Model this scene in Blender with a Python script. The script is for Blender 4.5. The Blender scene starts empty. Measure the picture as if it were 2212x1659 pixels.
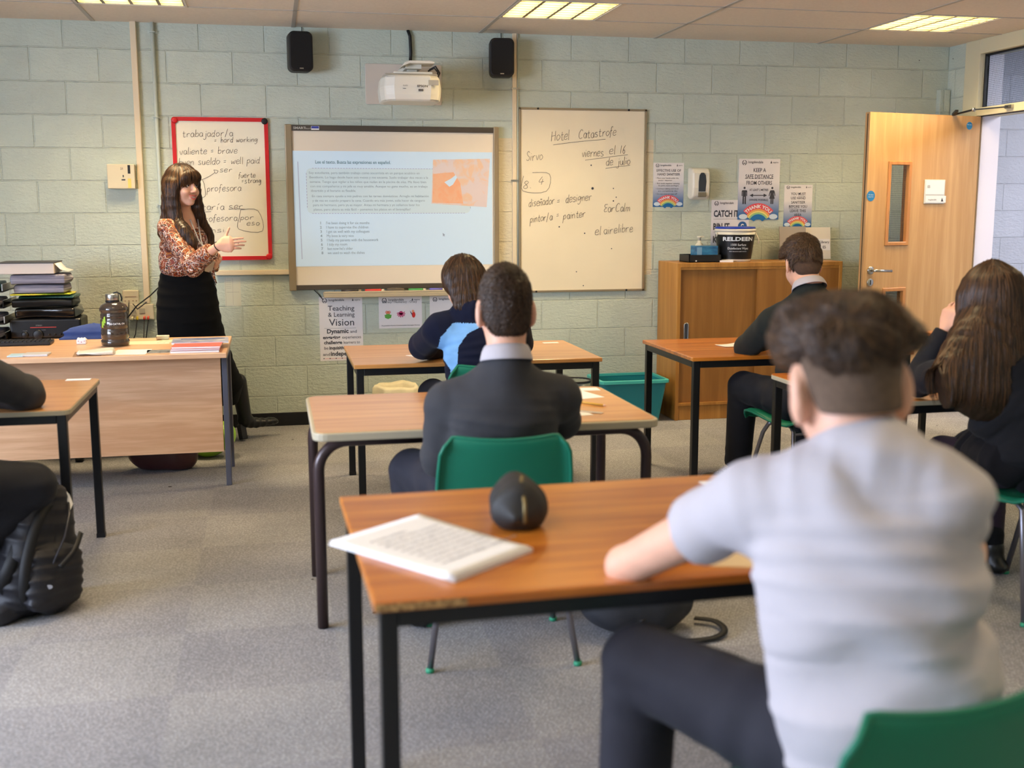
import bpy, bmesh, math, random
import numpy as np
from mathutils import Vector, Matrix, Euler
random.seed(7); np.random.seed(7)
SC = bpy.context.scene
COL = SC.collection
PI = math.pi
# ------------------------------------------------------------------ colours / materials
def lin(c):
    return tuple((x/255/12.92) if x/255 <= .04045 else ((x/255+.055)/1.055)**2.4 for x in c)
MATS = {}
def base_mat(name):
    m = bpy.data.materials.new(name); m.use_nodes = True
    nt = m.node_tree; b = nt.nodes['Principled BSDF']
    return m, nt, b
def nd(nt, t, **kw):
    n = nt.nodes.new(t)
    for k, v in kw.items():
        if k.startswith('i_'):
            n.inputs[k[2:].replace('_', ' ')].default_value = v
        else: setattr(n, k, v)
    return n
def mat(name, c, rough=.6, metal=0, bump=0, bscale=200, var=0, vscale=8, coat=0, trans=0, emit=None, estr=1, ior=1.45, stretch=None, sheen=0, spec=.5, detail=3, c2=None):
    if name in MATS: return MATS[name]
    m, nt, b = base_mat(name); MATS[name] = m
    col = (*lin(c), 1)
    b.inputs['Base Color'].default_value = col
    b.inputs['Roughness'].default_value = rough
    b.inputs['Metallic'].default_value = metal
    b.inputs['Coat Weight'].default_value = coat
    b.inputs['Coat Roughness'].default_value = .12
    b.inputs['Transmission Weight'].default_value = trans
    b.inputs['IOR'].default_value = ior
    b.inputs['Sheen Weight'].default_value = sheen
    b.inputs['Specular IOR Level'].default_value = spec
    if emit: b.inputs['Emission Color'].default_value = (*lin(emit), 1); b.inputs['Emission Strength'].default_value = estr
    L = nt.links.new
    tc = nd(nt, 'ShaderNodeTexCoord'); mp = nd(nt, 'ShaderNodeMapping')
    L(tc.outputs['Object'], mp.inputs[0])
    if stretch: mp.inputs['Scale'].default_value = stretch
    if var or c2:
        n = nd(nt, 'ShaderNodeTexNoise', i_Scale=vscale, i_Detail=detail); L(mp.outputs[0], n.inputs['Vector'])
        r = nd(nt, 'ShaderNodeMix', data_type='RGBA')
        d = tuple(max(0, x*(1-var)) for x in col[:3]) if not c2 else lin(c2)
        u = tuple(min(1, x*(1+var)) for x in col[:3]) if not c2 else col[:3]
        r.inputs[6].default_value = (*d, 1); r.inputs[7].default_value = (*u, 1)
        mr = nd(nt, 'ShaderNodeMapRange', i_From_Min=.3, i_From_Max=.7); L(n.outputs['Fac'], mr.inputs[0]); L(mr.outputs[0], r.inputs[0]); L(r.outputs[2], b.inputs['Base Color'])
    if bump:
        n = nd(nt, 'ShaderNodeTexNoise', i_Scale=bscale, i_Detail=4); L(mp.outputs[0], n.inputs['Vector'])
        bp = nd(nt, 'ShaderNodeBump', i_Strength=bump, i_Distance=.002); L(n.outputs['Fac'], bp.inputs['Height']); L(bp.outputs[0], b.inputs['Normal'])
    return m
def wood(name, ca, cb, axis=0, rough=.35, coat=.3, scale=1.0, fine=1.0):
    """laminate or veneer with grain along an axis"""
    if name in MATS: return MATS[name]
    m, nt, b = base_mat(name); MATS[name] = m; L = nt.links.new
    tc = nd(nt, 'ShaderNodeTexCoord'); mp = nd(nt, 'ShaderNodeMapping'); L(tc.outputs['Object'], mp.inputs[0])
    s = [14*scale]*3; s[axis] = .9*scale; mp.inputs['Scale'].default_value = s
    n1 = nd(nt, 'ShaderNodeTexNoise', i_Scale=1.6, i_Detail=4, i_Distortion=.6); L(mp.outputs[0], n1.inputs['Vector'])
    mp2 = nd(nt, 'ShaderNodeMapping'); L(tc.outputs['Object'], mp2.inputs[0]); s2 = [220*scale]*3; s2[axis] = 6*scale; mp2.inputs['Scale'].default_value = s2
    n2 = nd(nt, 'ShaderNodeTexNoise', i_Scale=1, i_Detail=3); L(mp2.outputs[0], n2.inputs['Vector'])
    ad = nd(nt, 'ShaderNodeMath', operation='MULTIPLY_ADD'); L(n2.outputs['Fac'], ad.inputs[0]); ad.inputs[1].default_value = .35*fine; L(n1.outputs['Fac'], ad.inputs[2])
    mr = nd(nt, 'ShaderNodeMapRange', i_From_Min=.45+.1*fine, i_From_Max=.75+.15*fine); L(ad.outputs[0], mr.inputs[0])
    r = nd(nt, 'ShaderNodeMix', data_type='RGBA'); r.inputs[6].default_value = (*lin(ca), 1); r.inputs[7].default_value = (*lin(cb), 1)
    L(mr.outputs[0], r.inputs[0]); L(r.outputs[2], b.inputs['Base Color'])
    b.inputs['Roughness'].default_value = rough; b.inputs['Coat Weight'].default_value = coat; b.inputs['Coat Roughness'].default_value = .15
    return m
# ------------------------------------------------------------------ object tree helpers
ROOT = {}
def rootmat(o):
    return ROOT.get(o.name, Matrix.Identity(4))
def thing(name, label, cat, loc=(0, 0, 0), rotz=0, group=None, kind=None):
    o = bpy.data.objects.new(name, None); COL.objects.link(o)
    o.location = loc; o.rotation_euler = (0, 0, rotz); o.empty_display_size = .1
    ROOT[o.name] = Matrix.Translation(loc) @ Matrix.Rotation(rotz, 4, 'Z')
    tag(o, label, cat, group, kind); return o
def tag(o, label=None, cat=None, group=None, kind=None):
    if label: o['label'] = label
    if cat: o['category'] = cat
    if group: o['group'] = group
    if kind: o['kind'] = kind
    return o
class MB:
    """collects faces of ONE mesh"""
    def __init__(s): s.v = []; s.f = []; s.mi = []; s.cur = 0; s.sm = []; s.smooth = False
    def add(s, vs, fs, smooth=None):
        n = len(s.v); s.v += [tuple(v) for v in vs]
        sm = s.smooth if smooth is None else smooth
        for f in fs: s.f.append([i+n for i in f]); s.mi.append(s.cur); s.sm.append(sm)
        return s
    def m(s, i): s.cur = i; return s
    def box(s, x0, x1, y0, y1, z0, z1, M=None):
        vs = [(x, y, z) for z in (z0, z1) for y in (y0, y1) for x in (x0, x1)]
        if M is not None: vs = [tuple(M @ Vector(v)) for v in vs]
        return s.add(vs, [(0, 2, 3, 1), (4, 5, 7, 6), (0, 1, 5, 4), (2, 6, 7, 3), (0, 4, 6, 2), (1, 3, 7, 5)], False)
    def bar(s, a, b, w, h, up=(0, 0, 1)):
        a = Vector(a); b = Vector(b); d = (b-a).normalized(); r = d.cross(Vector(up))
        if r.length < 1e-4: r = d.cross(Vector((1, 0, 0)))
        r.normalize(); u = r.cross(d); vs = []
        for p in (a, b):
            for su, sr in ((-1, -1), (-1, 1), (1, 1), (1, -1)): vs.append(p+u*su*h/2+r*sr*w/2)
        return s.add(vs, [(0, 1, 2, 3), (7, 6, 5, 4), (0, 4, 5, 1), (1, 5, 6, 2), (2, 6, 7, 3), (3, 7, 4, 0)], False)
    def tube(s, pts, r, n=10, caps=True, closed=False):
        pts = [Vector(p) for p in pts]; N = len(pts)
        rs = r if isinstance(r, (list, tuple)) else [r]*N
        ref = None; vs = []; fs = []
        for i, p in enumerate(pts):
            if closed: d = pts[(i+1) % N]-pts[i-1]
            else: d = pts[min(i+1, N-1)]-pts[max(i-1, 0)]
            d.normalize()
            if ref is None:
                ref = d.orthogonal().normalized()
            ref = (ref-d*ref.dot(d)).normalized(); b = d.cross(ref)
            for k in range(n):
                a = 2*PI*k/n; vs.append(p+(ref*math.cos(a)+b*math.sin(a))*rs[i])
        for i in range(N if closed else N-1):
            j = (i+1) % N
            for k in range(n): fs.append((i*n+k, i*n+(k+1) % n, j*n+(k+1) % n, j*n+k))
        if caps and not closed:
            fs.append(tuple(range(n))[::-1]); fs.append(tuple(range((N-1)*n, N*n)))
        return s.add(vs, fs, True)
    def lathe(s, c, prof, n=32, axis=None, cap=True, sx=1, sy=1):
        vs = []; fs = []; N = len(prof)
        for r, z in prof:
            for k in range(n):
                a = 2*PI*k/n; v = Vector((r*math.cos(a)*sx, r*math.sin(a)*sy, z))
                if axis is not None: v = axis @ v
                vs.append(v+Vector(c))
        for i in range(N-1):
            for k in range(n): fs.append((i*n+k, i*n+(k+1) % n, (i+1)*n+(k+1) % n, (i+1)*n+k))
        if cap: fs.append(tuple(range(n))[::-1]); fs.append(tuple(range((N-1)*n, N*n)))
        return s.add(vs, fs, True)
    def prism(s, poly, o, r, u, n, t):
        """polygon (2d) in plane o,r,u extruded by t along n"""
        o, r, u, n = Vector(o), Vector(r), Vector(u), Vector(n); k = len(poly)
        vs = [o+r*x+u*y for x, y in poly]+[o+r*x+u*y+n*t for x, y in poly]
        fs = [tuple(range(k))[::-1], tuple(range(k, 2*k))]+[(i, (i+1) % k, k+(i+1) % k, k+i) for i in range(k)]
        return s.add(vs, fs, False)
    def quad(s, *vs): return s.add(vs, [tuple(range(len(vs)))], False)
def build(name, mb, mats, parent=None, bevel=0, seg=2, subsurf=0, solid=0, smooth_angle=None, flipcheck=False):
    if not isinstance(mats, (list, tuple)): mats = [mats]
    me = bpy.data.meshes.new(name)
    M = rootmat(parent) if parent else Matrix.Identity(4)
    inv = M.inverted(); ident = (M == Matrix.Identity(4))
    vs = mb.v if ident else [tuple(inv @ Vector(v)) for v in mb.v]
    me.from_pydata([tuple(v) for v in vs], [], mb.f); me.update()
    for m in mats: me.materials.append(m)
    me.polygons.foreach_set('material_index', mb.mi); me.polygons.foreach_set('use_smooth', mb.sm)
    o = bpy.data.objects.new(name, me); COL.objects.link(o)
    if parent: o.parent = parent; ROOT[o.name] = M
    if bevel:
        b = o.modifiers.new('bevel', 'BEVEL'); b.width = bevel; b.segments = seg; b.limit_method = 'ANGLE'; b.angle_limit = math.radians(40)
    if solid: q = o.modifiers.new('solid', 'SOLIDIFY'); q.thickness = solid; q.offset = 0
    if subsurf: q = o.modifiers.new('sub', 'SUBSURF'); q.levels = subsurf; q.render_levels = subsurf
    return o
def mesh_np(name, V, F, mats, parent=None, mi=None, smooth=True):
    me = bpy.data.meshes.new(name)
    M = rootmat(parent) if parent else Matrix.Identity(4)
    Mi = np.array(M.inverted()); V = V @ Mi[:3, :3].T + Mi[:3, 3]
    n = len(V); me.vertices.add(n); me.vertices.foreach_set('co', V.astype(np.float32).ravel())
    k = F.shape[1]; me.loops.add(F.size); me.loops.foreach_set('vertex_index', F.astype(np.int32).ravel())
    me.polygons.add(len(F)); me.polygons.foreach_set('loop_start', np.arange(0, F.size, k, dtype=np.int32))
    me.polygons.foreach_set('loop_total', np.full(len(F), k, dtype=np.int32))
    me.polygons.foreach_set('use_smooth', np.full(len(F), smooth))
    if mi is not None: me.polygons.foreach_set('material_index', mi.astype(np.int32))
    me.update(calc_edges=True)
    for m in (mats if isinstance(mats, (list, tuple)) else [mats]): me.materials.append(m)
    o = bpy.data.objects.new(name, me); COL.objects.link(o)
    if parent: o.parent = parent; ROOT[o.name] = M
    return o
def copy_tree(o, parent=None):
    c = o.copy(); COL.objects.link(c); c.parent = parent
    for ch in [q for q in bpy.data.objects if q.parent == o]: copy_tree(ch, c)
    return c
# ------------------------------------------------------------------ lettering
FC = {}
def glyphs(t, size=1, bold=0, align='LEFT', res=2, space=1):
    k = (t, bold, align, res, space)
    if k not in FC:
        cu = bpy.data.curves.new('t', 'FONT'); cu.body = t; cu.size = 1; cu.align_x = align; cu.offset = bold; cu.resolution_u = res; cu.space_character = space
        o = bpy.data.objects.new('t', cu); me = bpy.data.meshes.new_from_object(o)
        FC[k] = ([tuple(v.co) for v in me.vertices], [tuple(p.vertices) for p in me.polygons])
        bpy.data.objects.remove(o); bpy.data.curves.remove(cu); bpy.data.meshes.remove(me)
    return FC[k]
def text(mb, t, o, size, r=(1, 0, 0), u=(0, 0, 1), bold=0, align='LEFT', sx=1, width=None, off=.0009, space=1, slant=0, bend=None):
    vs, fs = glyphs(t, bold=bold, align=align, space=space); r = Vector(r); u = Vector(u); n = r.cross(u); o = Vector(o)
    if not vs: return 0
    xs = [v[0] for v in vs]; w = (max(xs)-min(xs))*size*sx
    if width: sx = sx*width/w
    P = []
    for x, y, z in vs:
        X = x*size*sx+slant*y*size; Y = y*size
        if bend: a = X/bend; X, Y = (bend+Y)*math.sin(a), (bend+Y)*math.cos(a)-bend
        P.append(o+r*X+u*Y+n*off)
    mb.add(P, fs, False); return w
# pen strokes, one unit = x height 10
HW = dict(a='8 8,5 10,2 9,0 5,2 1,5 0,8 4,8 9,8 2,10 0', b='1 18,1 0|1 6,4 9,8 8,9 4,6 0,1 1', c='8 8,5 10,1 8,0 4,3 0,8 1', d='8 17,7 1,9 0|7 8,4 10,0 6,1 1,4 0,7 3', e='1 5,8 6,7 10,3 10,0 6,1 1,5 0,9 2',
 f='8 16,5 18,3 14,2 0,1 -4|0 9,6 10', g='7 8,4 10,0 6,2 2,6 4,8 9,7 -3,3 -7,0 -5', h='1 18,1 0|1 5,4 9,7 8,8 0', i='1 9,1 0|1 14,1 13', j='5 9,5 -4,2 -7,-1 -5|5 14,5 13', k='1 17,1 0|8 9,2 5,8 0', l='1 18,1 1,2 0', m='0 9,0 0|0 6,3 9,5 7,5 0|5 6,8 9,10 7,10 0',
 n='0 9,1 0|1 6,4 9,7 8,8 0', o='5 10,1 8,0 4,3 0,7 2,9 6,5 10', p='1 9,0 -8|1 7,5 10,8 6,5 1,1 2', r='1 9,1 0|1 5,4 9,8 9', s='7 9,4 10,1 8,3 5,7 4,7 1,3 0,0 1', t='3 15,3 2,5 0,8 1|0 10,7 10', u='0 9,1 1,5 0,7 4,7 9,8 0', v='0 9,4 0,8 10', w='0 9,2 0,5 7,8 0,11 10', y='0 9,3 2,7 3|8 9,7 -3,3 -7,0 -5',
 H='0 17,0 0|9 18,9 0|0 9,9 10', C='10 15,6 18,1 13,0 5,4 0,10 2', S='8 15,5 18,1 15,3 10,8 7,8 2,4 0,0 2', E='9 16,3 16,1 12,5 9,1 5,2 1,9 1|5 9,9 9', L='1 17,1 0,8 0')
HW.update({'1': '4 17,3 0', '6': '7 17,2 10,1 3,4 0,7 3,5 8,1 6', '8': '4 9,1 13,4 17,7 14,4 9,0 4,3 0,7 3,4 9', '4': '6 17,0 6,10 7|7 12,6 0', '=': '0 8,6 9|0 4,6 5', '/': '5 18,0 -3', '.': '1 2,2 1', "'": '1 18,1 15', 'í': '1 9,1 0|1 13,4 17', 'ñ': '0 9,1 0|1 6,4 9,7 8,8 0|1 13,3 15,5 13,7 15'})
def stroke(mb, pts, w, o, r, u, off=.0012):
    """flat marker stroke through 2d points, smoothed"""
    P = [Vector((x, y)) for x, y in pts]
    if len(P) > 2:
        q = []
        for i in range(len(P)-1):
            a, b, c, d = P[max(i-1, 0)], P[i], P[i+1], P[min(i+2, len(P)-1)]
            for k in range(4):
                t = k/4; q.append(.5*((2*b)+(c-a)*t+(2*a-5*b+4*c-d)*t*t+(3*b-3*c+d-a)*t**3))
        P = q+[P[-1]]
    r, u, o = Vector(r), Vector(u), Vector(o); n = r.cross(u); vs = []
    for i, p in enumerate(P):
        d = P[min(i+1, len(P)-1)]-P[max(i-1, 0)]
        d = d.normalized() if d.length > 0 else Vector((0, 1)); e = Vector((-d.y, d.x))*w/2
        for s in (1, -1):
            z = p+e*s; vs.append(o+r*z.x+u*z.y+n*off)
    mb.add(vs, [(2*i, 2*i+1, 2*i+3, 2*i+2) for i in range(len(P)-1)], False)
def hand(mb, t, o, size, r=(1, 0, 0), u=(0, 0, 1), w=.0035, slope=0, width=None):
    """handwriting; size = x height in metres, starts at o"""
    x = 0; tot = 0
    adv = {'i': 5, 'l': 5, 'm': 14, 'w': 14, ' ': 9, '=': 11, '.': 6, 'j': 9, 'E': 12, 'H': 13, 'C': 13, '1': 8, "'": 5, 'í': 7, 't': 10, 'f': 9}
    tot = sum(adv.get(c, 11) for c in t); kx = (width/(tot*size/10)) if width else 1
    for c in t:
        if c in HW:
            j = random.uniform(-.6, .6)
            for st in HW[c].split('|'):
                pts = [tuple(map(float, q.split())) for q in st.split(',')]
                pts = [((x+px+random.uniform(-.3, .3)+.12*py)*kx*size/10, (py+j+random.uniform(-.3, .3)+slope*(x+px))*size/10) for px, py in pts]
                stroke(mb, pts, w, o, r, u)
        x += adv.get(c, 11)*random.uniform(.93, 1.07)
def rect(x0, x1, y0, y1): return [(x0, y0), (x1, y0), (x1, y1), (x0, y1)]
def rrect(x0, x1, y0, y1, r, n=5):
    P = []
    for cx, cy, a0 in ((x1-r, y0+r, -90), (x1-r, y1-r, 0), (x0+r, y1-r, 90), (x0+r, y0+r, 180)):
        for k in range(n+1):
            a = math.radians(a0+90*k/n); P.append((cx+r*math.cos(a), cy+r*math.sin(a)))
    return P
def circ(cx, cy, r, n=24, ry=None): return [(cx+r*math.cos(2*PI*k/n), cy+(ry or r)*math.sin(2*PI*k/n)) for k in range(n)]
def frame_path(a, b, r, n=5):
    return None
# ------------------------------------------------------------------ camera
CAMP = Vector((1.20441, 0, 1.42691)); YAW, PITCH, ROLL, FPX = .208775, .155701, -.001715, 2425.2
def cam_axes():
    cy, sy, cp, sp = math.cos(YAW), math.sin(YAW), math.cos(PITCH), math.sin(PITCH)
    f = Vector((sy*cp, cy*cp, -sp)); r = Vector((cy, -sy, 0)); u = r.cross(f)
    return math.cos(ROLL)*r+math.sin(ROLL)*u, -math.sin(ROLL)*r+math.cos(ROLL)*u, f
CR, CU, CF = cam_axes()
cam = bpy.data.cameras.new('camera'); co = bpy.data.objects.new('camera', cam); COL.objects.link(co)
Mx = Matrix((CR, CU, -CF)).transposed().to_4x4(); Mx.translation = CAMP; co.matrix_world = Mx
cam.sensor_width = 36; cam.lens = FPX/2212*36; cam.clip_start = .05; cam.clip_end = 60
cam.dof.use_dof = True; cam.dof.focus_distance = 6.6; cam.dof.aperture_fstop = 2.4; cam.dof.aperture_blades = 9
SC.camera = co
SC.view_settings.view_transform = 'Standard'; SC.view_settings.look = 'None'; SC.view_settings.gamma = 1
SC.view_settings.use_curve_mapping = False; SC.view_settings.exposure = -.18
# ================================================================== THE ROOM
WY = 7.485; CZ = 2.558; RX = 6.0; LX = -2.6; BY = -1.6
def block_mat(name, c, plane='xz', patch=False, yoff=.003):
    m, nt, b = base_mat(name); L = nt.links.new
    tc = nd(nt, 'ShaderNodeTexCoord'); sp = nd(nt, 'ShaderNodeSeparateXYZ'); L(tc.outputs['Object'], sp.inputs[0])
    cb = nd(nt, 'ShaderNodeCombineXYZ')
    ax = nd(nt, 'ShaderNodeMath', operation='ADD'); L(sp.outputs['X' if plane[0] == 'x' else 'Y'], ax.inputs[0]); ax.inputs[1].default_value = 4.2; L(ax.outputs[0], cb.inputs[0])
    ad = nd(nt, 'ShaderNodeMath', operation='ADD'); L(sp.outputs['Z'], ad.inputs[0]); ad.inputs[1].default_value = yoff; L(ad.outputs[0], cb.inputs[1])
    br = nd(nt, 'ShaderNodeTexBrick', i_Scale=1, i_Mortar_Size=.0055, i_Mortar_Smooth=.6, i_Bias=0, i_Brick_Width=.4, i_Row_Height=.2)
    br.offset = .5; br.offset_frequency = 2; L(cb.outputs[0], br.inputs['Vector'])
    br.inputs['Color1'].default_value = (.92, .92, .92, 1); br.inputs['Color2'].default_value = (1, 1, 1, 1); br.inputs['Mortar'].default_value = (.95, .95, .95, 1)
    n = nd(nt, 'ShaderNodeTexNoise', i_Scale=6, i_Detail=5); L(tc.outputs['Object'], n.inputs['Vector'])
    mr = nd(nt, 'ShaderNodeMapRange', i_To_Min=.9, i_To_Max=1.08); L(n.outputs['Fac'], mr.inputs[0])
    mx = nd(nt, 'ShaderNodeMix', data_type='RGBA', blend_type='MULTIPLY'); mx.inputs[0].default_value = 1
    mx.inputs[6].default_value = (*lin(c), 1); L(br.outputs['Color'], mx.inputs[7])
    m2 = nd(nt, 'ShaderNodeMix', data_type='RGBA', blend_type='MULTIPLY'); m2.inputs[0].default_value = 1; L(mx.outputs[2], m2.inputs[6]); L(mr.outputs[0], m2.inputs[7])
    out = m2.outputs[2]
    # small nail holes and chips
    vo = nd(nt, 'ShaderNodeTexVoronoi', i_Scale=4.2, i_Randomness=1); L(tc.outputs['Object'], vo.inputs['Vector'])
    lt = nd(nt, 'ShaderNodeMath', operation='LESS_THAN'); L(vo.outputs['Distance'], lt.inputs[0]); lt.inputs[1].default_value = .022
    m3 = nd(nt, 'ShaderNodeMix', data_type='RGBA'); L(lt.outputs[0], m3.inputs[0]); L(out, m3.inputs[6]); m3.inputs[7].default_value = (.12, .11, .09, 1); out = m3.outputs[2]
    if patch:   # older cream paint left round the boards
        def rng(sock, a, b2):
            g = nd(nt, 'ShaderNodeMath', operation='GREATER_THAN'); L(sock, g.inputs[0]); g.inputs[1].default_value = a
            l = nd(nt, 'ShaderNodeMath', operation='LESS_THAN'); L(sock, l.inputs[0]); l.inputs[1].default_value = b2
            q = nd(nt, 'ShaderNodeMath', operation='MULTIPLY'); L(g.outputs[0], q.inputs[0]); L(l.outputs[0], q.inputs[1]); return q.outputs[0]
        a = rng(sp.outputs['X'], 2.62, 3.785); b2 = rng(sp.outputs['Z'], .965, 1.885)
        q = nd(nt, 'ShaderNodeMath', operation='MULTIPLY'); L(a, q.inputs[0]); L(b2, q.inputs[1])
        m4 = nd(nt, 'ShaderNodeMix', data_type='RGBA'); L(q.outputs[0], m4.inputs[0]); L(out, m4.inputs[6]); m4.inputs[7].default_value = (*lin((214, 204, 176)), 1); out = m4.outputs[2]
    L(out, b.inputs['Base Color']); b.inputs['Roughness'].default_value = .55
    # relief: recessed joints + rough block face
    inv = nd(nt, 'ShaderNodeMath', operation='SUBTRACT'); inv.inputs[0].default_value = 1; L(br.outputs['Fac'], inv.inputs[1])
    b1 = nd(nt, 'ShaderNodeBump', i_Strength=.8, i_Distance=.006); L(inv.outputs[0], b1.inputs['Height'])
    mp = nd(nt, 'ShaderNodeMapping'); mp.inputs['Scale'].default_value = (1, 1, 2.2); L(tc.outputs['Object'], mp.inputs[0])
    n3 = nd(nt, 'ShaderNodeTexNoise', i_Scale=38, i_Detail=4, i_Roughness=.6); L(mp.outputs[0], n3.inputs['Vector'])
    b3 = nd(nt, 'ShaderNodeBump', i_Strength=.7, i_Distance=.010); L(n3.outputs['Fac'], b3.inputs['Height']); L(b1.outputs[0], b3.inputs['Normal']); L(b3.outputs[0], b.inputs['Normal'])
    return m
M_wall = block_mat('wall_paint', (196, 206, 192), 'xz', True)
M_wally = block_mat('wall_paint_side', (196, 206, 192), 'yz')
M_corr = block_mat('corridor_paint', (205, 208, 224), 'xz')
def carpet_mat():
    m, nt, b = base_mat('carpet'); L = nt.links.new
    tc = nd(nt, 'ShaderNodeTexCoord')
    ck = nd(nt, 'ShaderNodeTexChecker', i_Scale=2.0); mp = nd(nt, 'ShaderNodeMapping'); mp.inputs['Location'].default_value = (.13, .21, 0); L(tc.outputs['Object'], mp.inputs[0]); L(mp.outputs[0], ck.inputs['Vector'])
    ck.inputs['Color1'].default_value = (*lin((150, 149, 152)), 1); ck.inputs['Color2'].default_value = (*lin((157, 156, 157)), 1)
    n = nd(nt, 'ShaderNodeTexNoise', i_Scale=150, i_Detail=2, i_Roughness=.8); L(tc.outputs['Object'], n.inputs['Vector'])
    # woven loops
    mp2 = nd(nt, 'ShaderNodeMapping'); mp2.inputs['Rotation'].default_value = (0, 0, .5); L(tc.outputs['Object'], mp2.inputs[0])
    w = nd(nt, 'ShaderNodeTexVoronoi', i_Scale=95, i_Randomness=.55); L(mp2.outputs[0], w.inputs['Vector'])
    mr = nd(nt, 'ShaderNodeMapRange', i_From_Min=.1, i_From_Max=.6, i_To_Min=1.15, i_To_Max=.75); L(w.outputs['Distance'], mr.inputs[0])
    mr2 = nd(nt, 'ShaderNodeMapRange', i_From_Min=.3, i_From_Max=.7, i_To_Min=.7, i_To_Max=1.3); L(n.outputs['Fac'], mr2.inputs[0])
    mm = nd(nt, 'ShaderNodeMath', operation='MULTIPLY'); L(mr.outputs[0], mm.inputs[0]); L(mr2.outputs[0], mm.inputs[1])
    big = nd(nt, 'ShaderNodeTexNoise', i_Scale=1.7, i_Detail=4); L(tc.outputs['Object'], big.inputs['Vector'])
    mr3 = nd(nt, 'ShaderNodeMapRange', i_From_Min=.35, i_From_Max=.65, i_To_Min=.86, i_To_Max=1.08); L(big.outputs['Fac'], mr3.inputs[0])
    m2 = nd(nt, 'ShaderNodeMath', operation='MULTIPLY'); L(mm.outputs[0], m2.inputs[0]); L(mr3.outputs[0], m2.inputs[1])
    mx = nd(nt, 'ShaderNodeMix', data_type='RGBA', blend_type='MULTIPLY'); mx.inputs[0].default_value = 1; L(ck.outputs['Color'], mx.inputs[6]); L(m2.outputs[0], mx.inputs[7])
    # spots of dirt
    vo = nd(nt, 'ShaderNodeTexVoronoi', i_Scale=3.3); L(tc.outputs['Object'], vo.inputs['Vector'])
    lt = nd(nt, 'ShaderNodeMath', operation='LESS_THAN'); L(vo.outputs['Distance'], lt.inputs[0]); lt.inputs[1].default_value = .042
    m3 = nd(nt, 'ShaderNodeMix', data_type='RGBA'); L(lt.outputs[0], m3.inputs[0]); L(mx.outputs[2], m3.inputs[6]); m3.inputs[7].default_value = (.03, .025, .025, 1)
    L(m3.outputs[2], b.inputs['Base Color']); b.inputs['Roughness'].default_value = .95; b.inputs['Specular IOR Level'].default_value = .1
    bp = nd(nt, 'ShaderNodeBump', i_Strength=.6, i_Distance=.003); L(m2.outputs[0], bp.inputs['Height']); L(bp.outputs[0], b.inputs['Normal'])
    return m
M_ceil = mat('ceiling_tile', (226, 216, 202), .9, bump=.4, bscale=300, var=.04, vscale=60)
M_white = mat('white_paint', (225, 222, 212), .45)
M_cream = mat('cream_frame_paint', (205, 200, 170), .5)
M_black = mat('black_plastic', (22, 22, 24), .45)
M_bmetal = mat('black_steel', (20, 21, 24), .35, bump=.1, bscale=60)
M_chrome = mat('brushed_steel', (190, 188, 182), .28, metal=1)
M_paper = mat('white_paper', (236, 234, 232), .75)
M_ink = mat('grey_ink', (62, 64, 72), .7)
M_pl = mat('cream_plastic', (214, 204, 178), .4)
def struct(name, mb, m, parent=None, **k):
    o = build(name, mb, m, parent, **k); 
    if not parent: o['kind'] = 'structure'
    return o
struct('floor', MB().box(LX-.2, 9.6, BY-.2, WY+.3, -.1, 0), carpet_mat())
# front wall, full thickness
struct('wall_front', MB().box(LX-.2, RX+.15, WY, WY+.2, 0, CZ+.3), M_wall)
struct('wall_back', MB().box(LX-.2, RX+.15, BY-.2, BY, 0, CZ+.3), M_wall)
# right wall with doorway and fanlight (Y 6.17 .. 7.08)
DY0, DY1 = 6.12, 7.09
mb = MB().box(RX, RX+.15, BY, DY0-.07, 0, CZ+.3).box(RX, RX+.15, DY1+.17, WY, 0, CZ+.3).box(RX, RX+.15, DY0-.07, DY1+.17, CZ, CZ+.3)
struct('wall_right', mb, M_wally)
# left wall with three windows
wins = [(.6, 2.2), (2.4, 4.0)]; mb = MB(); y = BY
for a, b_ in wins: mb.box(LX-.2, LX, y, a, 0, CZ+.3).box(LX-.2, LX, a, b_, 0, .85).box(LX-.2, LX, a, b_, 2.3, CZ+.3); y = b_
mb.box(LX-.2, LX, y, WY, 0, CZ+.3); struct('wall_left', mb, M_wally)
M_glass = mat('window_glass', (255, 255, 255), 0, trans=1, ior=1.02)
for i, (a, b_) in enumerate(wins):
    w = thing(f'window_{i+1}', 'window in the left wall', 'window', (LX-.1, (a+b_)/2, .85), kind='structure')
    mb = MB(); 
    for z in (.85, 1.9, 2.25): mb.box(LX-.13, LX-.07, a, b_, z, z+.05)
    for yy in (a, (a+b_)/2-.025, b_-.05): mb.box(LX-.13, LX-.07, yy, yy+.05, .85, 2.3)
    build('window_frame', mb, M_white, w); build('window_sill', MB().box(LX-.08, LX+.1, a-.05, b_+.05, .81, .84), M_white, w)
# ceiling with holes for the nine luminaires
lx = (.18, 2.58, 4.98); ly = (6.27, 3.87, 1.47, -.93); LS = .6  # rearmost row is unseen, added to throw warm light on the pupils' backs
mb = MB()
def hole_grid(mb, xs, ys, z0, z1):
    for i in range(len(xs)-1):
        for j in range(len(ys)-1):
            cx = (xs[i]+xs[i+1])/2; cyy = (ys[j]+ys[j+1])/2
            if any(a < cx < a+LS for a in lx) and any(b_ < cyy < b_+LS for b_ in ly): continue
            mb.box(xs[i], xs[i+1], ys[j], ys[j+1], z0, z1)
xs = [LX-.2]+[q for a in lx for q in (a, a+LS)]+[RX+.15]; ys = [BY-.2]+sorted(q for a in ly for q in (a, a+LS))+[WY+.2]
hole_grid(mb, xs, ys, CZ, CZ+.02); struct('ceiling', mb, M_ceil)
struct('trim_5', MB().box(LX-.2, 9.6, BY-.2, WY+.3, CZ+.3, CZ+.35), M_ceil)
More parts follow.
